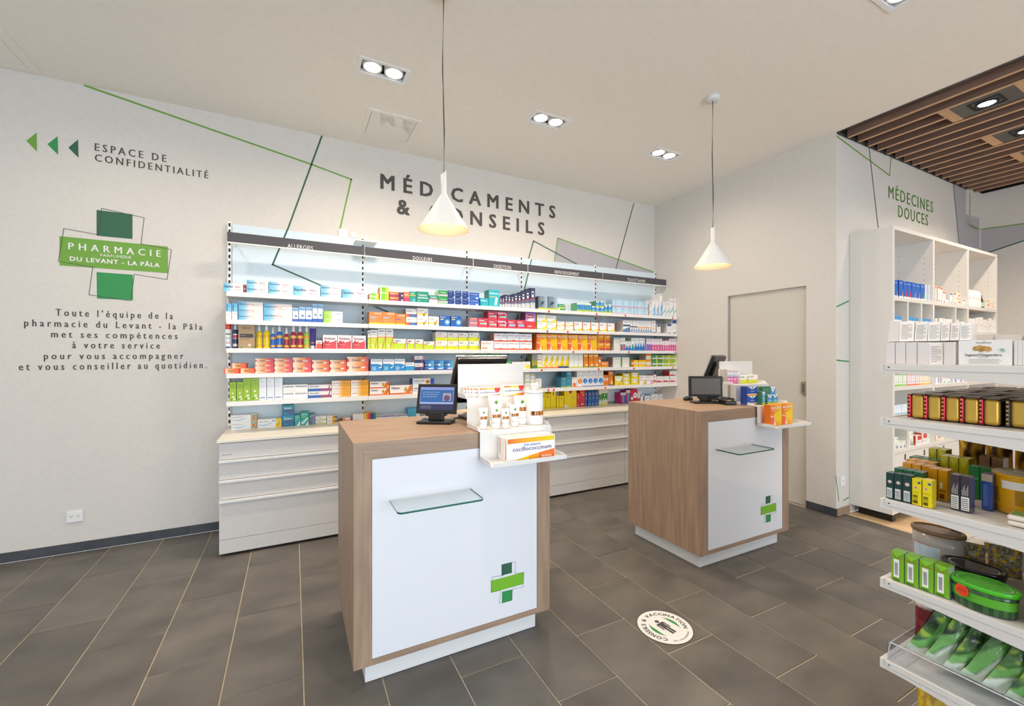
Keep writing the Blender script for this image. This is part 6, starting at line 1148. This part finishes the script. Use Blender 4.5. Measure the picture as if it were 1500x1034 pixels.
# ================================================================== GONDOLA in the foreground, seen from its end
GX, GY = 1.720, 0.694; GZ = [1.350, 1.175, 0.9095, 0.649, 0.386, 0.120]; GX1, GYB = 2.62, 0.23
M['gond'] = mat('pale_grey_metal', 'dedad5', 0.4)
g = thing('gondola_shelving', 'free-standing pale metal gondola shelving cut by the right edge of the photo', 'shelving', (GX, GYB, 0))
def gl_(b, nm, m_='gond', par=None):
    b.v = [(q[0]-GX, q[1]-GYB, q[2]) for q in b.v]; return b.obj(nm, m_, par or g)
for i, z in enumerate(GZ):
    b = B(); b.box(GX+0.003, GX1, GYB, GY-0.001, z-0.014, z-0.002, 'ffffff'); b.box(GX+0.003, GX1, GY-0.006, GY-0.001, z-0.030, z-0.014); b.box(GX+0.003, GX1, GY-0.004, GY-0.0005, z-0.002, z+0.0)
    s_ = gl_(b, 'shelf')
    for x in (GX, GX1):
        b = B(); e = min(0.11, z-0.01); b.prism([(GY-0.006, z), (GY, z-0.004), (GY, z-0.031), (GY-0.06, z-0.032), (GY-0.30, z-0.052), (GYB+0.04, z-e*.9), (GYB, z-e), (GYB, z)], x, x+0.003, 'X')
        gl_(b, 'bracket', par=None)
        b = B(); b.bevbox(x-0.0022, x+0.0005, GYB+0.03, GY-0.004, z-0.0195, z-0.0005, 0.001); gl_(b, 'side_strip')
    b = B(); b.bevbox(GX-0.001, GX1+0.004, GY+0.0005, GY+0.011, z-0.0315, z-0.001, 0.001); gl_(b, 'price_rail')
    b = B(); b.loft([(0, .0022, .0022), (.001, .0022, .0022)], lambda a_, k: '333333', 10, T=Matrix.Translation((GX-0.0022, GY-0.014, z-0.0105)) @ Matrix.Rotation(-PI/2, 4, 'Y')); gl_(b, 'screw', 'slot')
b = B(); b.bevbox(GX+0.0, GX+0.03, GYB-0.06, GYB-0.001, 0.0, 1.62, 0.002); b.bevbox(GX1-0.03, GX1, GYB-0.06, GYB-0.001, 0.0, 1.62, 0.002); b.box(GX+0.03, GX1-0.03, GYB-0.04, GYB-0.03, 0.05, 1.6); gl_(b, 'upright_frame')
b = B(); b.bevbox(GX+0.01, GX1-0.01, GYB, GY-0.05, 0.0, 0.088, 0.002); gl_(b, 'base_plinth', 'grey')
# clear acrylic fence on the two lowest shelves
for z in (GZ[4], GZ[5]):
    b = B(); b.box(GX+0.006, GX+0.008, GYB+0.04, GY-0.006, z, z+0.058); b.box(GX+0.006, GX1-0.01, GY-0.008, GY-0.006, z, z+0.05); fn_ = gl_(b, 'acrylic_fence', 'clear')
    b = B(); b.tube([(GX+0.007, GY-0.016, z+0.0605), (GX+0.007, GYB+0.04, z+0.0605)], 0.0022, 6); b.tube([(GX+0.012, GY-0.007, z+0.0505), (GX1-0.01, GY-0.007, z+0.0505)], 0.0016, 6); b.tube([(GX+0.007, GY-0.007, z+0.004), (GX+0.007, GY-0.012, z+0.05), (GX+0.007, GY-0.016, z+0.0605)], 0.0018, 6)
    gl_(b, 'fence_rim', mat('acrylic_rim', 'e4e8ee', 0.15, **{'Transmission Weight': 0.4}))
ST.update({
 'gend': ('e4dedb', 'f2efec', 'plain white herbal tea carton', 'R .0 .0 .04 1 d8d0cc'),
 'fcard': ('f8f4f0', 'e8e2de', 'white herbal tea carton showing printed paragraphs', ';'.join(f'R .14 {.12+.075*i:.3f} {(.86 if i % 4 else .6):.2f} {.15+.075*i:.3f} c4b4a8' for i in range(10))),
 'fcardg': ('f8f5f2', 'e8e2de', 'white herbal tea carton showing grey paragraphs', ';'.join(f'R .12 {.1+.07*i:.3f} {(.9 if i % 3 else .7):.2f} {.125+.07*i:.3f} b4acaa' for i in range(11))),
 'ing': ('f0eeec', 'e4e0dc', 'white carton reading Ingwer/Gingembre with ginger root', 'T .35 .87 .28 .05 5a4a44 Phytopharma;G 6cb840 .46 .93 .52 .97 .5 .93;E .34 .66 .065 b88c44;E .42 .69 .075 c89c54;E .5 .66 .07 b88840;E .57 .64 .07 c89850;E .44 .6 .05 a87c38;T .14 .36 .68 .1 6a5a58 Ingwer/Gingembre;R .38 .3 .55 .32 b0a8a4;R .2 .22 .78 .235 b0a8a4;R .18 .17 .82 .185 b0a8a4;R .22 .12 .76 .135 b0a8a4;R .2 .07 .78 .085 b0a8a4;E .83 .6 .05 a8ccb4;R .8 .59 .86 .61 4c9c6c'),
 'xdk': ('22403c', '1a302e', 'dark green tea box with oval badge and barcode', 'E .5 .66 .26 e8e0d4;E .5 .66 .2 a84848;E .5 .66 .14 e8e0d4;R .1 .05 .8 .42 dcdcd8;'+';'.join(f'R .16 {.08+.05*i:.2f} .72 {.1+.05*i:.2f} 4a4a4c' for i in range(6))),
 'xyl': ('e8d418', 'c8b40c', 'bright yellow tea box with oval badge and barcode', 'E .4 .66 .22 e8e0c8;E .4 .66 .16 c87848;R .6 .82 .9 .9 2c50a0;R .1 .28 .6 .38 7c7418;R .1 .22 .6 .25 7c7418;R .1 .06 .6 .18 5c5810;R .1 .48 .8 .5 b0a014'),
 'xgr': ('2c6844', '1c4c34', 'green tea box in the second row', 'R .1 .6 .9 .64 5a9070'),
 'xor': ('d89818', 'b87c14', 'orange tea box', 'R .1 .3 .8 .34 8c5c10;R .15 .06 .7 .22 6c4c14;R .2 .4 .5 .6 f0d8a0'),
 'xol': ('a8a41c', '8c8818', 'olive-yellow tea box wrapped in film', 'G c0bc30 0 1 1 1 .5 .7;R .1 .3 .8 .33 6c6810'),
 'xbr': ('8c6c4c', '6c503c', 'brown tea box wrapped in film', 'R .1 .2 .8 .5 a8886c;R .2 .6 .7 .64 d8c8b8'),
 'xnv': ('3c343c', '50506c', 'black tea box with white tally marks and barcode', 'R .08 .04 .9 .42 e0e0dc;'+';'.join(f'R .14 {.07+.055*i:.3f} .8 {.09+.055*i:.3f} 4a4a4c' for i in range(6))+';'+';'.join(f'R {.18+.12*i:.2f} .46 {.21+.12*i:.2f} {.62+.07*(i%3):.2f} e0dcdc' for i in range(6))),
 'xbl': ('34509c', '4c5468', 'blue tea box with small white print', 'R .0 .8 1 1 b8a494;R .2 .1 .26 .7 8ca0d0;R .36 .1 .42 .72 8ca0d0;R .55 .1 .6 .68 7088c0'),
 'xg2': ('2c8450', '1c6438', 'green tea box behind the blue one', 'R .1 .6 .9 .66 5ab080'),
 'glm': ('78b428', 'a8b8a0', 'lime-green tea box with white barcode label', 'R .2 .12 .66 .74 f2f0ee;'+';'.join(f'R {.3+.0*i:.2f} {.2+.04*i:.2f} .56 {.22+.04*i:.2f} 3c3c3c' for i in range(11))+';R .0 .8 1 .815 b04838;R .1 .02 .7 .07 3c6c14;G 8cc83c 0 1 1 1 .5 .82'),
})
def gbox(st, px0, px1, top, X, z, d_, lab=None, place='', lvl='', rx=None, h=None, name='tea_box', m='film'):
    a, c_ = on('X', X, px0, top), on('X', X, px1, top); w_ = a.y-c_.y; hh = h or a.z-z
    return place_box(st, (X, (a.y+c_.y)/2, z+0.0005), w_-0.0008, hh, d_, -PI/2, place, lvl, 'box', name, look=lab, m=m, xkey=px0, rot=None)
P1 = 'uppermost gondola shelf'
for (a_, c_) in ((1296.6, 1311), (1311.6, 1326.4), (1327, 1342.8), (1343.6, 1360.2), (1382, 1399)): gbox('gend', a_, c_, 501.6, 1.735, GZ[0], .106, place=P1, lvl='lower', name='tea_carton', m='print')
gbox('fcard', 1361, 1381.4, 501.8, 1.738, GZ[0], .09, place=P1, lvl='lower', name='tea_carton', m='print')
gbox('ing', 1404, 1483, 499, 1.738, GZ[0], .028, place=P1, name='tea_carton', m='print')
for i, (a_, c_) in enumerate(((1485, 1490), (1490.6, 1496.8), (1497.4, 1504), (1504.6, 1512))): gbox('gend', a_, c_, 499, 1.738+.004*i, GZ[0], .106, place=P1, lvl='far right', name='tea_carton', m='print')
zt2 = on('X', 1.735, 1310, 501.6).z+0.0008
for i, (a_, c_, st) in enumerate(((1299, 1316, 'gend'), (1316.6, 1338, 'fcard'), (1338.6, 1357.6, 'fcardg'), (1358.2, 1376.6, 'fcardg'), (1377.2, 1390, 'fcard'), (1390.6, 1404.6, 'fcard'), (1405.2, 1421, 'fcardg'))):
    o = gbox(st, a_, c_, 470.5+i*.5, 1.742, zt2+0.002, .055, place=P1, lvl='upper', name='tea_carton', m='print')
    o.rotation_euler = (math.radians(-7 if i else -3), math.radians(2.0 if i else 3), -PI/2) if False else (0, 0, -PI/2+math.radians((-4, 5, -3, 4, 2, -3, 3)[i]))
    o.rotation_euler.rotate_axis('X', math.radians(-8))
    o.location.x += 0.002
for j, X in enumerate((1.875, 1.995)):
    for i in range(5):
        o = place_box('gend', (X, .575-.058*i, GZ[0]+0.0005), .054, .088+.003*((i+j) % 2), .1, -PI/2+random.uniform(-.02, .02), P1, '', name='tea_carton', look='x')
        goods.pop(); o['label'] = f"tall white tea carton standing behind the ginger carton, {['front', 'rear'][j]} line, {ORD[i]} from left"
# tins
def tin_parts(w_, d_, h_, red):
    b = B(); b.bevbox(-w_/2, w_/2, .003, d_, 0, h_, .007, '2a2320', seg=3); body = b.mesh('body', 'tin')
    b = B(); b.bevbox(-w_/2+.0085, w_/2+.0004, -.0016, .02, .001, h_-.0005, .009, 'c8a246', seg=4); gold = b.mesh('gold_end', 'tin')
    b = B(); b.bevbox(-w_/2-.0008, -w_/2+.0088, -.0022, .010, 0, h_+.0008, .0042, red, seg=3)
    for i in range(11): b.face([(-w_/2+.0016, -.0024, .008+i*.006), (-w_/2+.0062, -.0024, .008+i*.006), (-w_/2+.0062, -.0024, .0115+i*.006), (-w_/2+.0016, -.0024, .0115+i*.006)], '1c1410' if i % 2 else 'd8b050')
    rim = b.mesh('patterned_rim', 'tin')
    b = B(); b.bevbox(-w_*.44, w_*.44, .018, d_-.006, h_-.0005, h_+.003, .0012, '9a8e84'); lid = b.mesh('lid', 'tin')
    return (('body', body), ('gold_end', gold), ('patterned_rim', rim), ('lid', lid))
red_t, blu_t = tin_parts(.0405, .112, .076, 'a8243c'), tin_parts(.0405, .112, .076, '34347c')
def tin(p, parts, lab, grp='gold-ended tea tins on the second gondola shelf', rz=-PI/2):
    t = thing('tea_tin', lab, 'tin', p, rz, grp)
    for nm, me in parts: link(nm, me, t)
nth = ORD
for i, (a_, c_) in enumerate(((1329, 1352), (1352.6, 1377.5), (1378.2, 1404.6), (1405.4, 1432.6), (1433.4, 1463))):
    q0, q1 = on('X', 1.785, a_, 600), on('X', 1.785, c_, 600)
    tin((1.785, (q0.y+q1.y)/2-.001, GZ[1]+.0006), red_t, f'gold tea tin with red patterned edge, {nth[i]} from the left in the front line')
for j in range(1, 6):
    for i in range(5):
        tin((1.785+.119*j, .638-.0412*i+.006*((j*2+i) % 3-1), GZ[1]+.0006), blu_t if (i == 0 and j in (1, 2)) else red_t, f'gold tea tin, {nth[j]} line back, {nth[i]} from the shelf front' if j > 0 else '')
for i in range(3): tin((1.80+.002*i, .425-.0425*i, GZ[1]+.0006), tin_parts(.0405, .112, .076, '5c5450'), f'dark tea tin with grey patterned edge at the right photo edge, {nth[i]} one')
# third shelf: tea boxes
P3 = 'third gondola shelf'; z = GZ[2]
for (a_, c_, t_) in ((1297.8, 1309.2, 691.5), (1309.8, 1321.8, 693), (1322.4, 1335.6, 695)): gbox('xdk', a_, c_, t_, 1.737, z, .036, place=P3)
for (a_, c_, t_) in ((1336.2, 1349.8, 700), (1351, 1365.5, 702)): gbox('xyl', a_, c_, t_, 1.737, z, .03, place=P3)
for (a_, c_) in ((1309.6, 1322.8), (1323.4, 1336.8), (1337.4, 1351.6)): gbox('xgr', a_, c_, 688, 1.79, z, .042, place=P3, h=.092)
for (a_, c_) in ((1359.6, 1373), (1373.8, 1388)): gbox('xor', a_, c_, 691, 1.860, z, .05, place=P3, h=.098)
for j, X in enumerate((1.92, 1.985, 2.05)):
    for i in range(3): gbox('xor' if j < 2 else 'xgr', 1322+i*14+j*5, 1335+i*14+j*5, 690, X, z, .055, place=P3, h=.09, lab='tea box with pale lid', lvl=['line behind the yellow ones', 'second line back', 'third line back'][j])
for (a_, c_) in ((1377, 1389.6), (1390.2, 1404), (1404.8, 1419)): gbox('xol', a_, c_, 673, 2.02, z, .05, place=P3, h=.118)
for (a_, c_) in ((1360, 1372), (1373, 1386)): gbox('xol', a_, c_, 673, 2.14, z, .05, place=P3, h=.118, lab='olive-yellow tea box far back')
for (a_, c_) in ((1391.8, 1405.8), (1406.6, 1421.4)): gbox('xnv', a_, c_, 696.5, 1.787, z, .034, place=P3, h=.106)
gbox('xbl', 1437.5, 1454.4, 696, 1.87, z, .035, place=P3, h=.108)
for (a_, c_) in ((1419, 1434.6), (1435.4, 1452)): gbox('xg2', a_, c_, 684, 1.985, z, .04, place=P3, h=.105)
for (a_, c_) in ((1434, 1450), (1452, 1470)): gbox('xbr', a_, c_, 676, 2.11, z, .05, place=P3, h=.122)
t = thing('plastic_tub', 'yellow plastic tub with white label on the third gondola shelf', 'tub', (1.925, .445, z+.0005))
b = B(); b.loft([(0, .047, .047), (.003, .05, .05), (.03, .052, .052), (.075, .054, .054), (.098, .055, .055), (.108, .055, .055), (.112, .058, .058), (.118, .058, .058)], lambda a_, k: 'f0ece4' if (k == 3 and -200 < a_ < -130) or (k == 3 and 150 < a_ < 181) else ('a87c10' if k == 2 and int(a_) % 60 < 20 else 'e0a414'), 36); b.obj('tub', 'film', t)
b = B(); b.loft([(.1182, .056, .056), (.121, .052, .052), (.121, .001, .001)], lambda a_, k: 'c8c0a8', 36, cap=False); b.obj('film_lid', 'film', t)
for k in range(2):
    b = B(); b.bevbox(-.035, .035, 0, .07, 0, .014, .006, 'e4ddd0'); b.box(-.03, .03, .01, .06, .0141, .0146, '6c9c50')
    tag(b.obj('seed_packet', 'film', None, (1.757, .398, z+.0005+.0155*k), -PI/2+.06*k), ('upper' if k else 'lower')+' of two flat pale packets at the right edge of the third gondola shelf', 'packet')
# soft bags
def bag(w_, h_, t_, colf, seed=0, nx=14, nz=18, crease=.10, flat_top=.12):
    b = B(); vs = []; fs = []
    for side in (-1, 1):
        for j in range(nz+1):
            for i in range(nx+1):
                u, v = -1+2*i/nx, j/nz
                th = (max(0, 1-u*u))**.5*(math.sin(PI*min(1, max(0, v/(1-flat_top))))**.55 if v < 1-flat_top else 0)
                n_ = NZ.noise(Vector((u*1.7+seed, v*3.1, side*2.0)))*crease + NZ.noise(Vector((u*5+seed, v*8, side)))*crease*.5
                vs.append((u*w_/2*(1-.08*math.sin(PI*v))+n_*.01, side*(t_/2*th*(1+2.2*n_))+.0006*side, v*h_+n_*.01))
    N = (nx+1)*(nz+1)
    for s_ in range(2):
        for j in range(nz):
            for i in range(nx):
                a = s_*N+j*(nx+1)+i; f = (a, a+1, a+nx+2, a+nx+1) if s_ == 0 else (a+1, a, a+nx+1, a+nx+2)
                uv = {a: (i, j), a+1: (i+1, j), a+nx+2: (i+1, j+1), a+nx+1: (i, j+1)}
                b.face([vs[q] for q in f], [colf(uv[q][0]/nx, uv[q][1]/nz, s_) for q in f], True)
    return b
def fin(b, nm, m_='film'):
    me = b.mesh(nm, m_); bm = bmesh.new(); bm.from_mesh(me); bmesh.ops.remove_doubles(bm, verts=bm.verts, dist=1e-5); bm.to_mesh(me); bm.free(); return me
def gold(u, v, s_):
    k = .5+NZ.noise(Vector((u*5, v*3, 3+s_)))*2.2; k = max(0, min(1, k)); return tuple(p*(1-k)+q*k for p, q in zip(hx('3c2810'), hx('d0a030')))
for i, (X, Y, hh) in enumerate(((2.30, .655, .17), (2.36, .60, .19), (2.42, .54, .18), (2.40, .50, .17))):
    tag(link('foil_bag', fin(bag(.075, hh, .035, gold, i*3.3, flat_top=.1), 'foil_bag', 'tin'), None, (X, Y, GZ[2]+.002), -PI/2+.5), f'gold foil bag at the far end of the third gondola shelf, {ORD[i]} from left', 'bag', 'gold foil bags')
# fourth shelf
P4 = 'fourth gondola shelf'; z = GZ[3]
for i, (a_, c_) in enumerate(((1305.4, 1323.6), (1325.2, 1345), (1346.6, 1367.2), (1368.8, 1390))): gbox('glm', a_, c_, 806, 1.738+.002*i, z, .04, place=P4, h=.093)
def oval_tub(label, p, rx, ry, hh, lidc, bodyf, name='oval_container', dot=False, lid2=None):
    t = thing(name, label, 'container', p, 0, 'oval containers on the fourth gondola shelf')
    b = B(); b.loft([(0, rx*.86, ry*.86), (.003, rx*.9, ry*.9), (hh*.3, rx*.91, ry*.91), (hh*.32, rx*.91, ry*.91), (hh*.62, rx*.93, ry*.93), (hh*.64, rx*.93, ry*.93), (hh-.012, rx*.95, ry*.95)], bodyf, 40); b.obj('tub', 'film', t)
    b = B(); b.loft([(hh-.014, rx*.98, ry*.98), (hh-.012, rx, ry), (hh-.004, rx, ry), (hh-.001, rx*.97, ry*.97), (hh-.0015, rx*.86, ry*.86), (hh-.004, rx*.84, ry*.84)], lambda a_, k: lidc, 48); ld = b.obj('lid', 'film', t)
    b = B()
    for s0, s1 in ((20, 150), (200, 330)):
        for i in range(s0, s1, 5):
            a0, a1 = math.radians(i), math.radians(i+3.6); b.face([(rx*.74*math.cos(a0), ry*.74*math.sin(a0), hh-.0036), (rx*.78*math.cos(a0), ry*.78*math.sin(a0), hh-.0036), (rx*.78*math.cos(a1), ry*.78*math.sin(a1), hh-.0036), (rx*.74*math.cos(a1), ry*.74*math.sin(a1), hh-.0036)], lid2 or 'e8e8e0')
    b.obj('lid_print', 'film', ld)
    if dot:
        b = B(); A = math.radians(152); c = Vector((rx*.955*math.cos(A), ry*.955*math.sin(A), hh*.62)); nn = Vector((math.cos(A)/rx, math.sin(A)/ry, 0)).normalized(); tt = Vector((-nn.y, nn.x, 0)); c += nn*.0015
        b.face([c+tt*.017*math.cos(2*PI*i/24)+UZ*.017*math.sin(2*PI*i/24) for i in range(24)], 'f04818')
        put_text(b, '20%', c-tt*(-.011)+nn*.0004-UZ*.004, -tt, UZ, .022, .009, 'b83018', 0.0); b.obj('discount_dot', 'print', t)
    return t
def herb(a_, k):
    if k in (2, 3, 4): return '5cac34' if k != 2 else '3c8c2c'
    return '2c4c2c' if int(a_/9) % 2 else '3c6438'
def brownb(a_, k):
    if -230 < a_-360*(a_ > 0) < -160 and k in (2, 3): return 'b8c8d8'
    return 'b06c34' if k in (3, 4) and a_ > 120 else 'a8a098'
oval_tub('oval container with bright green lid and orange discount dot', (1.778, .482, z+.0005), .050, .073, .074, '4cb828', herb, dot=True)
oval_tub('oval container with black lid behind the green-lidded one', (1.890, .535, z+.0005), .050, .073, .076, '1c1a1a', lambda a_, k: '2c2624')
oval_tub('tall oval jar with brown lid behind the lime-green boxes', (1.950, .638, z+.0005), .050, .070, .140, '7c5c38', brownb, lid2='6c4c2c')
oval_tub('oval container with brown lid cut by the right photo edge', (1.778, .330, z+.0005), .050, .073, .074, '8c6430', lambda a_, k: 'b87830' if k in (2, 3, 4) else '8c8478')
def flow(u, v, s_):
    n_ = NZ.noise(Vector((u*9, v*9, 5+s_))); m_ = NZ.noise(Vector((u*16, v*16, 9+s_)))
    c = tuple(p*(1-k)+q*k for k in (max(0, min(1, .5+m_*1.5)),) for p, q in zip(hx('5c563c'), hx('b8b09c')))
    k = max(0, min(1, (n_-.12)*8)); return tuple(p*(1-k)+q*k for p, q in zip(c, hx('dcb41c')))
for i, (X, Y) in enumerate(((2.02, .585), (2.08, .520))):
    me = fin(bag(.085, .10, .07, flow, 11+i*5, flat_top=.04, nx=26, nz=26), 'bag')
    tag(link('dried_flower_bag', me, None, (X, Y, z+.002), -PI/2+.3), ['clear bag of dried yellow flowers beside the brown-lidded jar', 'clear bag of dried yellow flowers above the black lid'][i], 'bag')
b = B(); b.bevbox(-.09, .09, 0, .12, 0, .15, .004, '4c4a4a'); b.face([(-.08, -.0008, .07), (.08, -.0008, .06), (.08, -.0008, .075), (-.08, -.0008, .085)], '8c8a88')
tag(b.obj('storage_box', 'film', None, (2.22, .44, z+.0005), -PI/2), 'dark grey box deep on the fourth gondola shelf', 'box')
b = B(); b.bevbox(-.03, .03, 0, .02, 0, .07, .002, 'd8dcd4'); b.face([(-.02, -.0006, .01), (-.012, -.0006, .01), (-.012, -.0006, .06), (-.02, -.0006, .06)], '3c7c4c')
tag(b.obj('striped_packet', 'film', None, (2.14, .485, z+.0805-.07), -PI/2), 'white packet with thin green stripes behind the dried flowers', 'packet')
# fifth shelf: leafy tea bags leaning against one another, two red bags
z = GZ[4]
def redb(u, v, s_): return hx('e8e0dc') if v > .62 else hx(['7c2428', '8c3034', '6c2024'][int(abs(NZ.noise(Vector((u*4, v*4, 1)))*9)) % 3])
for i, (X, Y) in enumerate(((1.93, .664), (1.95, .615))):
    t = link('fruit_tea_bag', fin(bag(.055, .20, .03, redb, 20+i*4, flat_top=.1), 'bag'), None, (X, Y, z+.002), -PI/2); tag(t, ['dark red bag with white top, next to the gondola corner', 'dark red bag with white top, behind the leafy green bags'][i], 'bag', 'dark red bags')
    if i == 0:
        b = B(); put_text(b, 'Cam', Vector((-.018, -.0175, .165)), UX, UZ, .03, .010, 'a02430', 0.02); b.obj('lettering', 'film', t)
def mixc(a, c, k): k = max(0, min(1, k)); return tuple(p*(1-k)+q*k for p, q in zip(a, c))
def leafy(seed):
    dk, md, lt, pale, band = hx('1c3420'), hx('4c7c3c'), hx('9cbc40'), hx('dce6d8'), hx('74b060')
    def f(u, v, s_):
        n1 = NZ.noise(Vector((u*3+seed, v*4, s_))); n2 = NZ.noise(Vector((u*8+seed, v*9, s_+4)))
        c = mixc(dk, md, .5+n1*1.6); c = mixc(c, lt, (n2-.22)*5)
        d_ = v*.55+u*.95+.10*math.sin(5*v+seed)-.1
        k1 = 1-abs(d_-.60)/.24; c = mixc(c, pale, k1*4)
        k2 = 1-abs(d_-.92)/.10; c = mixc(c, band, k2*4)
        if v < .1: c = mixc(c, pale, .7)
        return c
    return f
for i in range(9):
    me = fin(bag(.130, .192, .044, leafy(i*2.7), i*7.1, 30, 34, .24), 'bag')
    tag(link('leafy_tea_bag', me, None, (1.806, .612-.042*i, z+.024), (math.radians(-6), math.radians(-24), math.radians(138+5*(i % 3-1)))), f'green leafy-printed tea bag, {nth[i]} from the gondola corner, leaning', 'bag', 'leafy green bags leaning on the fifth gondola shelf')
z = GZ[5]
def yb(u, v, s_): return hx('d8b414') if NZ.noise(Vector((u*5, v*5, s_))) > -.1 else hx('b88c0c')
for i in range(3):
    tag(link('yellow_bag', fin(bag(.07, .15, .04, yb, 40+i, flat_top=.08), 'bag'), None, (1.86+.03*i, .625-.075*i, z+.002), -PI/2), f'yellow bag on the lowest gondola shelf, {nth[i]} from the corner', 'bag', 'yellow bags on the lowest gondola shelf')

# ================================================================== labels that single every pack out
by = {}
for rec in goods: by.setdefault((rec[1], rec[2]), []).append(rec)
for (look, place), rs in by.items():
    cols = sorted({round(r[3], 2) for r in rs}); merged = []
    for c in cols:
        if not merged or c-merged[-1][-1] > (0.012 if merged[-1][-1] < 20 else 0.3): merged.append([c])
        else: merged[-1].append(c)
    def col_i(x):
        for i, mset in enumerate(merged):
            if round(x, 2) in mset: return i
        return 0
    many = len(merged) > 1 and 'rows behind' not in look
    for (o, _, _, x, lvl) in rs:
        lb = look
        if many: lb += f', {ORD[col_i(x)]} from left' if col_i(x) < len(ORD) else ', far right'
        if lvl: lb += f', {lvl}'
        lb += f', {place}'
        o['label'] = lb
seen = {}
for rec in goods: seen.setdefault(rec[0]['label'], []).append(rec)
for k, v in seen.items():
    if len(v) > 1 and 'rows behind' not in k: print('DUP', len(v), k)
    if len(k.replace(',', '').split()) > 16: print('LONG', len(k.split()), k)
print('objects', len(bpy.data.objects), 'goods', len(goods))
